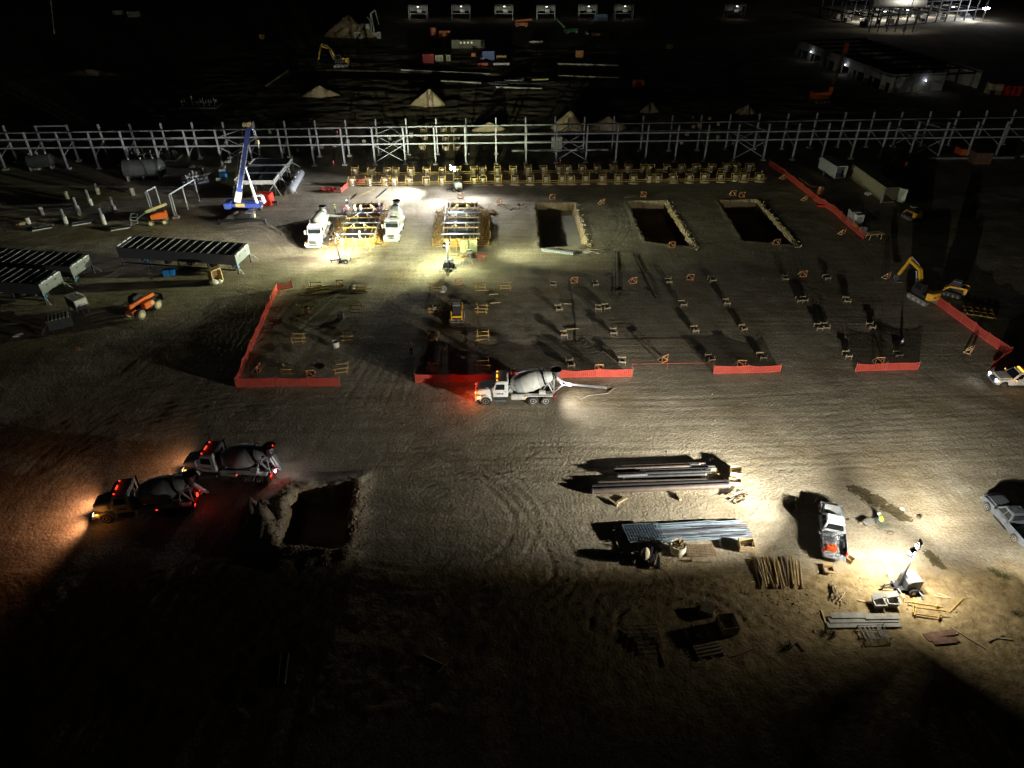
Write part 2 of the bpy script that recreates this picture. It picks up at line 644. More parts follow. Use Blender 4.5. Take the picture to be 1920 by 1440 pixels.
# the excavated footings
PITS = [
    ([(1004, 382), (1077, 381), (1100, 458), (1014, 466)], 1.25, 0.10, 0.16),
    ([(1178, 379), (1247, 377), (1301, 462), (1211, 452)], 2.3, 0.12, 0.16),
    ([(1350, 377), (1419, 375), (1490, 458), (1394, 450)], 2.3, 0.12, 0.16),
    ([(556, 918), (660, 912), (644, 1030), (528, 1022)], 1.8, 0.5, 0.2),
]
PITM = []
for px, dep, rim, jag in PITS:
    sd = quad_sd(gp(*px), GX, GY) + jag * (vnoise(GX * 0.9, GY * 0.9, 41) + 0.6 * vnoise(GX * 2.3, GY * 2.3, 43))
    ins = sstep(0.12, -0.30, sd)
    H = H * (1 - ins) + ins * (-dep + 0.03 * vnoise(GX * 1.2, GY * 1.2, 45))
    lump = 0.72 + 0.3 * vnoise(GX * 0.6, GY * 0.6, 47) + 0.16 * vnoise(GX * 1.7, GY * 1.7, 49) + 0.12 * vnoise(GX * 4.1, GY * 4.1, 48)
    wid = 1.0 if rim > 0.3 else 0.5
    H += (1 - ins) * rim * lump * np.exp(-(np.maximum(sd - 0.4 * wid, 0) / wid) ** 2) * sstep(-0.1, 0.5, sd)
    PITM.append(sd)
# a cut bank across the far field
bank = quad_sd(gp((570, 131), (940, 140), (940, 152), (545, 141)), GX, GY)
H -= 1.6 * sstep(2.0, -2.5, bank) * fine
# scraped hollow by the parked crane and left mixer
hol = np.exp(-(((GX - G(555, 440).x) / 5.5) ** 2 + ((GY - G(555, 440).y) / 3.0) ** 2))
H -= 0.35 * hol
# heaped lumps of spoil next to the near pit
for px, py, h, w in [(505, 975, 1.9, 2.3), (482, 998, 1.5, 1.8), (538, 938, 1.0, 1.3), (520, 1010, 1.1, 1.5), (545, 1045, .5, 1.6), (600, 1050, .35, 1.5), (640, 1045, .5, 1.1), (470, 960, .5, 1.0)]:
    c = G(px, py)
    dd = ((GX - c.x) ** 2 + (GY - c.y) ** 2) / (w * w)
    H += h * np.exp(-dd * 1.6) * (0.8 + 0.5 * vnoise(GX * 1.3, GY * 1.3, 51) + 0.3 * vnoise(GX * 3, GY * 3, 52)) * sstep(-0.1, 0.8, PITM[3])


def zg(x, y):
    i = min(max(int(np.searchsorted(XS, x)), 1), NX - 1)
    j = min(max(int(np.searchsorted(YS, y)), 1), NY - 1)
    fx = (x - XS[i - 1]) / (XS[i] - XS[i - 1])
    fy = (y - YS[j - 1]) / (YS[j] - YS[j - 1])
    return float((H[j - 1, i - 1] * (1 - fx) + H[j - 1, i] * fx) * (1 - fy) + (H[j, i - 1] * (1 - fx) + H[j, i] * fx) * fy)


def zmin(x, y, r=0.5):
    return min(zg(x + a, y + b) for a in (-r, 0, r) for b in (-r, 0, r))


def GP(px, py, sink=0.02, r=0.4):
    p = G(px, py)
    p.z = zmin(p.x, p.y, r) - sink if r else zg(p.x, p.y) - sink
    return p


def ground_material(name, c_lo, c_hi, with_south=True):
    m = bpy.data.materials.new(name)
    m.use_nodes = True
    n, l = m.node_tree.nodes, m.node_tree.links
    b = n['Principled BSDF']
    b.inputs['Roughness'].default_value = 0.95
    b.inputs['Specular IOR Level'].default_value = 0.15
    geo = n.new('ShaderNodeNewGeometry')
    pos = geo.outputs['Position']

    def noise(scale, detail=5, vec=None, rough=0.55):
        t = n.new('ShaderNodeTexNoise')
        t.inputs['Scale'].default_value = scale
        t.inputs['Detail'].default_value = detail
        t.inputs['Roughness'].default_value = rough
        l.new(vec or pos, t.inputs['Vector'])
        return t.outputs['Fac']

    def math_(op, a, bb, c=None):
        t = n.new('ShaderNodeMath')
        t.operation = op
        for i, v in enumerate((a, bb, c)):
            if v is None:
                continue
            if isinstance(v, (int, float)):
                t.inputs[i].default_value = v
            else:
                l.new(v, t.inputs[i])
        return t.outputs[0]

    def ramp(f, p0, p1, c0=(0, 0, 0, 1), c1=(1, 1, 1, 1)):
        t = n.new('ShaderNodeValToRGB')
        t.color_ramp.elements[0].position = p0
        t.color_ramp.elements[1].position = p1
        t.color_ramp.elements[0].color = c0
        t.color_ramp.elements[1].color = c1
        l.new(f, t.inputs['Fac'])
        return t.outputs['Color']

    def mix(f, a, bb, mode='MIX'):
        t = n.new('ShaderNodeMix')
        t.data_type = 'RGBA'
        t.blend_type = mode
        for i, v in zip(('Factor', 'A', 'B'), (f, a, bb)):
            if isinstance(v, (int, float)):
                t.inputs[i].default_value = v
            elif isinstance(v, tuple):
                t.inputs[i].default_value = v
            else:
                l.new(v, t.inputs[i])
        return t.outputs['Result']
    st = n.new('ShaderNodeMapping')
    st.inputs['Rotation'].default_value = (0, 0, -SITE)
    st.inputs['Scale'].default_value = (0.12, 1.0, 1.0)
    l.new(pos, st.inputs['Vector'])
    col = ramp(noise(0.35, 8), 0.3, 0.72, (*c_lo, 1), (*c_hi, 1))
    streak = noise(1.1, 6, st.outputs[0])
    col = mix(0.5, col, ramp(streak, 0.3, 0.7, (0.62, 0.6, 0.56, 1), (1.25, 1.22, 1.18, 1)), 'MULTIPLY')
    speck = noise(4.6, 5)
    col = mix(0.6, col, ramp(speck, 0.36, 0.64, (0.64, 0.61, 0.56, 1), (1.22, 1.22, 1.22, 1)), 'MULTIPLY')
    blot = noise(0.09, 3)
    col = mix(ramp(blot, 0.52, 0.66), col, mix(1.0, col, (0.84, 0.79, 0.70, 1), 'MULTIPLY'))
    south_f = None
    if with_south:
        sx = n.new('ShaderNodeSeparateXYZ')
        l.new(pos, sx.inputs[0])
        yy = math_('ADD', sx.outputs['Y'], math_('MULTIPLY', math_('SUBTRACT', noise(0.5, 6), 0.5), 3.4))
        f = ramp(math_('MULTIPLY_ADD', yy, -0.4, 40.2 * 0.4), 0.0, 1.0)
        south_f = f
        scol = ramp(noise(1.6, 8), 0.3, 0.7, (0.20, 0.135, 0.06, 1), (0.42, 0.32, 0.17, 1))
        col = mix(f, col, scol)
        # spilled water and dumped muck near the tower
        for (px, py), (ax, ay), ang in WET:
            c = G(px, py)
            mp = n.new('ShaderNodeMapping')
            mp.vector_type = 'TEXTURE'
            mp.inputs['Location'].default_value = (c.x, c.y, 0)
            mp.inputs['Rotation'].default_value = (0, 0, R(ang))
            mp.inputs['Scale'].default_value = (ax * 1.55, ay * 1.6, 1000.0)
            l.new(pos, mp.inputs['Vector'])
            vl = n.new('ShaderNodeVectorMath')
            vl.operation = 'LENGTH'
            l.new(mp.outputs[0], vl.inputs[0])
            dd = math_('ADD', vl.outputs['Value'], math_('MULTIPLY', math_('SUBTRACT', noise(3.0, 7, None, 0.7), 0.5), 2.4))
            f = ramp(dd, 0.86, 1.0, (0.9, 0.9, 0.9, 1), (0, 0, 0, 1))
            col = mix(f, col, (0.07, 0.055, 0.025, 1))
    l.new(col, b.inputs['Base Color'])
    b1 = n.new('ShaderNodeBump')
    b1.inputs['Strength'].default_value = 0.75
    b1.inputs['Distance'].default_value = 0.115
    hsum = math_('ADD', math_('MULTIPLY', noise(1.6, 3, None, 0.5), 0.35), math_('MULTIPLY', streak, 0.12))
    hsum = math_('ADD', hsum, math_('MULTIPLY', noise(4.2, 4, None, 0.62), 0.85))
    vor = n.new('ShaderNodeTexVoronoi')
    vor.inputs['Scale'].default_value = 3.2
    l.new(pos, vor.inputs['Vector'])
    hsum = math_('ADD', hsum, math_('MULTIPLY', vor.outputs['Distance'], 0.16))
    if south_f is not None:
        hsum = math_('ADD', hsum, math_('MULTIPLY', south_f, math_('ADD', math_('MULTIPLY', noise(1.9, 4, None, 0.6), 0.55), math_('MULTIPLY', noise(5.5, 3), 0.4))))
    l.new(hsum, b1.inputs['Height'])
    l.new(b1.outputs['Normal'], b.inputs['Normal'])
    return m


WET = [((1612, 921), (0.75, 0.42), -28), ((1640, 938), (0.85, 0.55), -25), ((1672, 955), (0.7, 0.42), -20), ((1690, 968), (0.6, 0.38), -30),
       ((1748, 1043), (0.32, 0.55), 25), ((1758, 1056), (0.32, 0.45), 40)]
ground_mat = ground_material('scraped_caliche', (0.305, 0.266, 0.20), (0.45, 0.405, 0.32))
pit_mat = ground_material('cut_earth', (0.27, 0.205, 0.13), (0.40, 0.32, 0.21), False)

jj, ii = np.meshgrid(np.arange(NY - 1), np.arange(NX - 1), indexing='ij')
FACES = np.stack([jj * NX + ii, jj * NX + ii + 1, (jj + 1) * NX + ii + 1, (jj + 1) * NX + ii], -1).reshape(-1, 4)
VERTS = np.stack([GX, GY, H], -1).reshape(-1, 3)


def grid_object(name, mask, m):
    f = FACES[mask]
    used = np.unique(f)
    remap = np.full(NX * NY, -1, np.int64)
    remap[used] = np.arange(len(used))
    f = remap[f]
    me = bpy.data.meshes.new(name)
    me.vertices.add(len(used))
    me.vertices.foreach_set('co', VERTS[used].astype(np.float32).ravel())
    me.loops.add(f.size)
    me.loops.foreach_set('vertex_index', f.astype(np.int32).ravel())
    me.polygons.add(len(f))
    me.polygons.foreach_set('loop_start', np.arange(0, f.size, 4, dtype=np.int32))
    me.polygons.foreach_set('use_smooth', np.ones(len(f), bool))
    me.materials.append(m)
    me.update(calc_edges=True)
    o = bpy.data.objects.new(name, me)
    COL.objects.link(o)
    return structure(o)


rest = np.ones(len(FACES), bool)
pit_objs = []
for k, sd in enumerate(PITM):
    c = 0.25 * (sd[:-1, :-1] + sd[1:, :-1] + sd[:-1, 1:] + sd[1:, 1:])
    mk = (c < 0.14).ravel() & rest
    o = grid_object('excavation_pit', mk, pit_mat)
    o['label'] = ['open rectangular footing pit with a part lit grey floor right of the timber forms',
                  'dark footing pit in the middle of the three square cut excavations',
                  'dark footing pit furthest right of the three square cut excavations',
                  'rough dark pit ringed with heaped spoil beside the two parked mixers'][k]
    pit_objs.append(o)
    rest &= ~mk
ground = grid_object('ground', rest, ground_mat)
ground['label'] = 'scraped tan dirt of the building site with tyre tracks'
# the grey blinding slab on the floor of the first pit
_c = [G(*p) for p in [(1007, 393), (1075, 392), (1094, 452), (1017, 459)]]
_mb = MB()
_z = max(zg(p.x * .8 + 8 * .2, p.y * .8 + 110 * .2) for p in _c) + 0.05
_mb._add([(p.x, p.y, _z) for p in _c] + [(p.x, p.y, _z - 0.2) for p in _c], [(0, 1, 2, 3), (7, 6, 5, 4)] + [(i, i + 4, (i + 1) % 4 + 4, (i + 1) % 4) for i in range(4)])
structure(part('blinding_slab', _mb, mat('blinding', (0.36, 0.34, 0.30), 0.9, var=0.12, scale=0.6)))
# ------------------------------------------------------------------ floodlight towers
def light_tower(label, px, rz, mast_h, heads, color, glass_mat, bodymat, lean=(0, 0), size=0.3):
    """px: foot of the mast; local +X is the drawbar; heads: (aim, flood watts, throw watts, throw cone, throw slope)"""
    aims = [h[0] for h in heads]
    p = GP(*px)
    t = thing('light_tower', label, 'light tower', p, rz, 'trailer mounted light towers')
    b = MB()
    b.prism([(-1.35, 0.45), (-0.15, 0.45), (-0.15, 1.25), (-0.35, 1.42), (-1.2, 1.42), (-1.35, 1.3)], -0.62, 0.62)
    hs = part('generator_housing', b, bodymat, t, bevel=0.03)
    v = MB()
    for k in range(5):
        v.box((-1.36, 0, 0.62 + k * 0.12), (0.02, 0.7, 0.05))
    part('vent_louvre', v, black, hs)
    pl = MB()
    pl.box((-1.37, 0.42, 1.12), (0.02, 0.22, 0.16))
    part('data_plate', pl, white, hs)
    lid = MB()
    lid.box((-0.78, 0, 1.45), (0.85, 1.16, 0.05))
    lid.box((-0.78, 0.2, 1.50), (0.10, 0.10, 0.06))
    part('lid', lid, white if bodymat is not black else greypaint, t, bevel=0.015)
    f = MB()
    f.box((-0.5, 0, 0.40), (1.9, 1.0, 0.1))
    f.bar((0.4, 0.25, 0.40), (1.55, 0.03, 0.40), 0.09)
    f.bar((0.4, -0.25, 0.40), (1.55, -0.03, 0.40), 0.09)
    f.tube((1.35, 0, 0.02), (1.35, 0, 0.75), 0.04)
    part('chassis', f, black, t)
    for s in (-1, 1):
        w = MB()
        w.lathe([(0, .2), (0.02, .3), (0.16, .3), (0.18, .2)], (-0.75, s * 0.72 - 0.09, 0.31), (-0.75, s * 0.72 + 0.09, 0.31), 16)
        wh = part('wheel', w, rubber, t, 30)
        r = MB()
        r.lathe([(0, .15), (0.2, .15)], (-0.75, s * 0.72 - 0.1, 0.31), (-0.75, s * 0.72 + 0.1, 0.31), 12)
        part('rim', r, steel, wh, 30)
        fd = MB()
        fd.prism([(-1.15, .45), (-1.0, .68), (-0.5, .68), (-0.35, .45), (-0.4, .45), (-0.52, .63), (-0.98, .63), (-1.1, .45)], s * 0.62, s * 0.86)
        part('mudguard', fd, black, t)
    for x, s in ((0.3, 1), (0.3, -1), (-1.2, 1), (-1.2, -1)):
        o = MB()
        o.bar((x, s * 0.3, 0.42), (x, s * 1.2, 0.42), 0.07)
        o.tube((x, s * 1.2, 0.5), (x, s * 1.2, 0.04), 0.03, n=8)
        o.tube((x, s * 1.2, 0.05), (x, s * 1.2, 0.02), 0.11, n=10)
        part('outrigger', o, steel, t)
    m = MB()
    lx, ly = lean
    top = Vector((0.05 + lx, ly, mast_h))
    base = Vector((0.05, 0, 0.4))
    for k, (a, c, wdt) in enumerate(((0, .45, .15), (.35, .75, .115), (.7, 1.0, .08))):
        m.bar(base.lerp(top, a), base.lerp(top, c), wdt, up=(1, 0, 0))
    for a in (.45, .75):
        q = base.lerp(top, a)
        m.box(q, (.2, .2, .06))
    mast = part('mast', m, mat('mast_grey', (.09, .09, .095), .5, .2), t)
    cb = MB()
    pts = [base.lerp(top, .15) + Vector((.12, .1, 0)), base.lerp(top, .4) + Vector((.16, .16, 0)), base.lerp(top, .7) + Vector((.1, .15, 0)), top + Vector((0.02, .1, -.1))]
    cb.path(pts, 0.018)
    part('power_cable', cb, black, mast)
    # crossbar set square to the mean beam direction
    mean = sum((Vector((a[0], a[1], 0)).normalized() for a in aims[:2]), Vector())
    mean = Matrix.Rotation(-rz, 3, 'Z') @ mean
    mean.z = 0
    mean.normalize()
    sd = Vector((-mean.y, mean.x, 0))
    c = MB()
    c.bar(top - sd * 0.62, top + sd * 0.62, 0.06)
    c.bar(top, top + Vector((0, 0, 0.42)), 0.06, up=(1, 0, 0))
    c.ball(top + Vector((0, 0, 0.45)), 0.06)
    part('crossbar', c, black, t)
    for k, a in enumerate(aims):
        aim = Matrix.Rotation(-rz, 3, 'Z') @ Vector(a).normalized()
        pos = top + sd * (0.58 if k % 2 else -0.58) * (1 if k < 4 else 0) + Vector((0, 0, (0.26 if k < 2 else -0.26) if k < 4 else .55)) + mean * 0.1
        q = aim.to_track_quat('Z', 'Y').to_matrix().to_4x4()
        q.translation = pos
        h = MB()
        h.box((0, 0, -0.06), (0.42, 0.36, 0.12), M=q)
        h.box((0, 0, -0.15), (0.28, 0.22, 0.08), M=q)
        h.bar(pos - aim * 0.1, top + sd * (0.58 if k % 2 else -0.58), 0.04)
        hd = part('lamp_head', h, black, t)
        g = MB()
        g.box((0, 0, 0.008), (0.37, 0.31, 0.014), M=q)
        part('lamp_glass', g, glass_mat, hd)
        _, wa, ws, cone, slope = heads[k][:5]
        fan = heads[k][5] if len(heads[k]) > 5 else 1.0
        if wa > 0:
            lamp('AREA', hd, pos + aim * 0.035, wa, color, aim=aim, size=size)
        if ws > 0:
            # the reflector's forward throw
            fl = Vector((aim.x, aim.y, 0)).normalized()  # the throw is flatter than the glass
            fl = (fl + Vector((0, 0, slope))).normalized()
            so = lamp('SPOT', hd, pos + aim * 0.05, ws, color, 0.13, fl, R(cone), 1.0)
            so.scale = (fan, 1, 1)
    return t


# ------------------------------------------------------------------ concrete mixers
def wheel_set(parent, x, y, r, w, rimmat=steel, tyremat=rubber, n=22):
    s = 1 if y > 0 else -1
    p0, p1 = (x, y - s * w / 2, r), (x, y + s * w / 2, r)
    b = MB()
    b.lathe([(0, r * .62), (0.01, r * .93), (0.05, r), (w - .05, r), (w - .01, r * .93), (w, r * .62)], p0, p1, n)
    t = part('wheel', b, tyremat, parent, 40)
    k = MB()
    k.lathe([(w * .5, r * .60), (w + .008, r * .60), (w + .008, r * .50), (w - .07, r * .42), (w - .07, r * .2), (w + .03, r * .16)], p0, p1, 16)
    part('rim', k, rimmat, t, 35)
    return t


def half_pipe(mb, p0, p1, r0, r1, n=8, t=0.03):
    p0, p1 = Vector(p0), Vector(p1)
    d = (p1 - p0).normalized()
    s = d.cross(Vector((0, 0, 1))).normalized()
    u = s.cross(d)
    secs = []
    for p, r in ((p0, r0), (p1, r1)):
        c = []
        for i in range(n + 1):
            a = math.pi * i / n
            c.append(p + s * (r * math.cos(a)) - u * (r * math.sin(a)))
        for i in range(n, -1, -1):
            a = math.pi * i / n
            c.append(p + s * ((r - t) * math.cos(a)) - u * ((r - t) * math.sin(a)))
        secs.append([tuple(q) for q in c])
    mb.loft(secs)


def mixer_truck(label, loc, rz, chute, markers=True, marker_mat=None, head_on=False, logo=True, tail=True, tail_r=None):
    t = thing('concrete_mixer', label, 'mixer truck', loc, rz, 'concrete mixer trucks on the site')
    marker_mat = marker_mat or amber_on
    ch = MB()
    for s in (-1, 1):
        ch.box((-0.2, s * 0.42, 0.88), (8.1, 0.12, 0.26))
    for x in (-3.9, -2.3, -0.4, 1.2, 2.9):
        ch.box((x, 0, 0.88), (0.14, 0.8, 0.2))
    for x in (3.35, -1.75, -3.1):
        ch.tube((x, -1.0, 0.52), (x, 1.0, 0.52), 0.09)
    part('chassis', ch, black, t)
    # cab
    cab_prof = [(0.95, 1.02), (2.55, 1.02), (2.62, 1.98), (2.28, 2.92), (2.1, 3.02), (1.0, 3.06), (0.92, 2.95)]
    b = MB()
    b.prism(cab_prof, -1.12, 1.12)
    cab = part('cab', b, white, t, bevel=0.06)
    g = MB()
    g.pane([(2.635, -1.05, 1.98), (2.635, 1.05, 1.98), (2.295, 1.05, 2.92), (2.295, -1.05, 2.92)], 0.04, 0.96, 0.06, 0.88, 0.02)
    part('windscreen', g, glass, cab)
    for s in (-1, 1):
        g = MB()
        y = s * 1.125
        q = [(1.25, y, 1.95), (2.42, y, 1.95), (2.2, y, 2.75), (1.25, y, 2.75)]
        if s > 0:
            q = [q[1], q[0], q[3], q[2]]
        g.pane(q, 0.06, 0.94, 0.06, 0.94, 0.012)
        part('side_window', g, glass, cab)
        d = MB()
        d.box((1.2, s * 1.128, 1.75), (0.16, 0.02, 0.05))
        part('door_handle', d, black, cab)
        if logo:
            lg = MB()
            for k in range(4):
                lg.box((2.1 - k * 0.19, s * 1.128, 1.48), (0.13, 0.012, 0.20 if k % 2 else 0.13))
            part('door_lettering', lg, darkcloth, cab)
    g = MB()
    g.pane([(0.93, 1.0, 2.05), (0.93, -1.0, 2.05), (0.93, -1.0, 2.85), (0.93, 1.0, 2.85)], 0.14, 0.86, 0.1, 0.9, 0.02)
    part('rear_window', g, glass, cab)
    sv = MB()
    sv.prism([(2.28, 2.86), (2.62, 2.72), (2.62, 2.76), (2.26, 2.93)], -1.0, 1.0)
    part('sun_visor', sv, greypaint, cab)
    # bonnet narrowing forwards
    secs = []
    for x, w, z0, z1 in ((2.58, .92, 1.0, 2.08), (3.3, .88, 1.0, 2.0), (4.2, .78, .95, 1.80), (4.32, .72, 1.0, 1.68)):
        secs.append([(x, -w, z0), (x, w, z0), (x, w, z1 - .14), (x, w - .16, z1), (x, -w + .16, z1), (x, -w, z1 - .14)])
    b = MB()
    b.loft(secs)
    hood = part('bonnet', b, white, t, bevel=0.04)
    gr = MB()
    gr.box((4.33, 0, 1.38), (0.05, 1.05, 0.56))
    gl = part('grille', gr, black, hood)
    gb = MB()
    for k in range(6):
        gb.box((4.365, 0, 1.15 + k * 0.09), (0.02, 1.0, 0.03))
    part('grille_bar', gb, chrome, gl)
    for s in (-1, 1):
        f = MB()
        arc = [(3.35 + .66 * math.cos(a), .55 + .66 * math.sin(a)) for a in [math.pi * k / 8 for k in range(9)]]
        arc2 = [(3.35 + .57 * math.cos(a), .55 + .57 * math.sin(a)) for a in [math.pi * (8 - k) / 8 for k in range(9)]]
        f.prism(arc + arc2, s * 0.80, s * 1.22)
        f.box((4.05, s * 0.98, .98), (.5, .46, .42))
        fd = part('fender', f, white, t, bevel=0.03)
        h = MB()
        h.box((4.31, s * 0.98, 1.02), (0.06, 0.32, 0.20))
        part('headlight', h, (white_on if head_on else steel), fd)
        ml = MB()
        ml.box((4.0, s * 1.22, 1.15), (0.26, 0.05, 0.12))
        if markers:
            part('side_marker', ml, amber_on, fd)
        mr = MB()
        mr.tube((2.4, s * 1.1, 2.5), (2.62, s * 1.42, 2.5), 0.02, n=6)
        mr.tube((2.4, s * 1.1, 1.95), (2.62, s * 1.42, 2.0), 0.02, n=6)
        mr.box((2.62, s * 1.42, 2.25), (0.1, 0.22, 0.62))
        part('mirror', mr, steel, cab)
        st = MB()
        st.box((1.75, s * 1.02, 0.62), (1.3, 0.42, 0.32))
        st.box((1.75, s * 1.1, 0.92), (1.1, 0.22, 0.05))
        part('step_box', st, greypaint, t, bevel=0.02)
        tk = MB()
        tk.lathe([(0, .10), (0.04, .33), (1.55, .33), (1.59, .10)], (-0.95, s * 0.92, 0.92), (0.65, s * 0.92, 0.92), 18)
        part('side_tank', tk, drumwhite, t, 40)
        rf = MB()
        rf.box((-2.4, s * 0.98, 1.19), (2.9, 0.52, 0.07))
        rf.prism([(-0.98, 1.19), (-0.80, .95), (-0.76, .95), (-0.90, 1.22)], s * .72, s * 1.24)
        part('rear_fender', rf, white, t, bevel=0.015)
        mf = MB()
        mf.box((-3.88, s * .98, .62), (.03, .55, .7))
        part('mud_flap', mf, black, t)
        if tail:
            tl = MB()
            tl.box((-4.12, s * .95, 1.02), (.06, .32, .13))
            part('tail_light', tl, red_on, t)
            tm = MB()
            tm.box((-1.0, s * 1.25, 1.1), (.14, .04, .07))
            part('side_marker', tm, amber_on if marker_mat is amber_on else red_on, t)
    bp = MB()
    bp.box((4.42, 0, .72), (.22, 2.3, .36))
    part('bumper', bp, steel, t, bevel=0.04)
    ex = MB()
    ex.tube((0.75, -0.95, 1.1), (0.75, -0.95, 3.25), 0.075)
    ex.tube((0.75, -0.95, 1.5), (0.75, -0.95, 2.5), 0.115)
    ex.tube((0.75, -0.95, 3.25), (0.66, -0.95, 3.42), 0.075, 0.07)
    part('exhaust_stack', ex, black, t, 40)
    for k in range(5):
        y = (-0.82, -0.2, 0, 0.2, 0.82)[k]
        m = MB()
        m.box((2.12, y, 3.055), (0.10, 0.08, 0.06))
        part('marker_light', m, marker_mat if markers else MATS['machine_orange'], cab)
    # wheels
    wheel_set(t, 3.35, 1.02, .54, .34, chrome)
    wheel_set(t, 3.35, -1.02, .54, .34, chrome)
    for x in (-1.75, -3.1):
        wheel_set(t, x, 0.93, .54, .62)
        wheel_set(t, x, -0.93, .54, .62)
    # drum on a slope
    p0, p1 = Vector((0.55, 0, 1.82)), Vector((-4.0, 0, 3.18))
    L = (p1 - p0).length
    d = MB()
    prof = [(0, .30), (0.02, .62), (.55, .98), (1.25, 1.16), (2.15, 1.18), (3.0, 1.02), (3.9, .70), (L, .52)]
    d.lathe(prof, p0, p1, 26, mats=[0, 0, 1, 0, 0, 1, 0])
    drum = part('drum', d, [drumwhite, drumgrey], t, 18)
    rg = MB()
    rg.lathe([(3.55, .84), (3.55, .90), (3.68, .90), (3.68, .80)], p0, p1, 26)
    part('roller_ring', rg, black, drum, 40)
    mo = MB()
    mo.lathe([(2.7, .56), (4.71, .56), (4.71, .54)], p0, p1, 20)
    mo.lathe([(4.70, .5), (4.80, .58), (4.86, .58), (4.86, .48)], p0, p1, 20)
    part('drum_mouth', mo, black, drum, 40)
    fp = MB()
    fp.prism([(.4, .98), (1.0, .98), (.85, 1.6), (.6, 1.75)], -.5, .5)
    fp.lathe([(0, .22), (.45, .26)], (0.95, 0, 1.70), (0.5, 0, 1.83), 14)
    fp.ball((.75, -.4, 1.45), .2)
    part('drum_drive', fp, steel, t, 30)
    rp = MB()
    for s in (-1, 1):
        rp.bar((-2.55, s * .45, 1.0), (-3.2, s * .78, 2.45), .12)
        rp.bar((-3.9, s * .45, 1.0), (-3.35, s * .78, 2.45), .12)
        rp.bar((-3.95, s * .62, 1.0), (-3.95, s * .62, 3.1), .09)
        rp.tube((-3.42, s * .72, 2.4), (-3.12, s * .72, 2.47), .13)
    rp.bar((-3.28, -.78, 2.40), (-3.28, .78, 2.40), .12)
    rp.bar((-3.95, -.62, 2.2), (-3.95, .62, 2.2), .09)
    part('rear_pedestal', rp, drumgrey, t)
    hp = MB()
    q0, q1 = Vector((-4.15, 0, 2.95)), Vector((-4.15, 0, 3.85))
    hp.lathe([(0, .22), (.5, .42), (.9, .62), (.88, .57), (.5, .37), (.05, .18)], q0, q1, 16)
    part('hopper', hp, greypaint, t, 40)
    ld = MB()
    for y in (-.92, -.56):
        ld.tube((-3.75, y - .12, .9), (-3.85, y - .12, 3.2), .025, n=6)
    for k in range(8):
        ld.tube((-3.76 - k * .012, -1.04, 1.1 + k * .27), (-3.76 - k * .012, -.68, 1.1 + k * .27), .02, n=6)
    for a, c in (((-3.85, -1.04, 3.2), (-3.3, -1.04, 3.25)), ((-3.3, -1.04, 3.25), (-3.3, -1.04, 2.6)), ((-3.3, -1.04, 2.6), (-3.8, -1.04, 2.55))):
        ld.tube(a, c, .025, n=6)
    part('ladder', ld, black, t)
    wt = MB()
    wt.lathe([(0, .12), (.03, .26), (.67, .26), (.7, .12)], (-3.05, .98, 1.55), (-2.35, .98, 1.55), 14)
    part('water_tank', wt, drumwhite, t, 40)
    # the chute
    c = MB()
    pts = [Vector(p) for p in chute]
    half_pipe(c, (-4.25, 0, 2.75), pts[0], .30, .28)
    for k in range(len(pts) - 1):
        last = tail_r if (tail_r and k == len(pts) - 2) else None
        half_pipe(c, pts[k], pts[k + 1], last or (.28 - .02 * k), last or (.26 - .02 * k))
    cu = part('chute', c, steel, t, 40)
    br = MB()
    br.tube((-4.0, .3, 1.1), pts[0] + Vector((0, 0, -.28)), .05, n=8)
    br.tube((-4.0, -.3, 1.1), pts[0] + Vector((0, 0, -.28)), .04, n=8)
    part('chute_strut', br, steel, cu)
    rr = MB()
    rr.box((-4.1, 0, .72), (.1, 2.2, .14))
    rr.box((-4.12, 0, 1.02), (.05, 2.3, .22))
    part('rear_bar', rr, red, t)
    return t


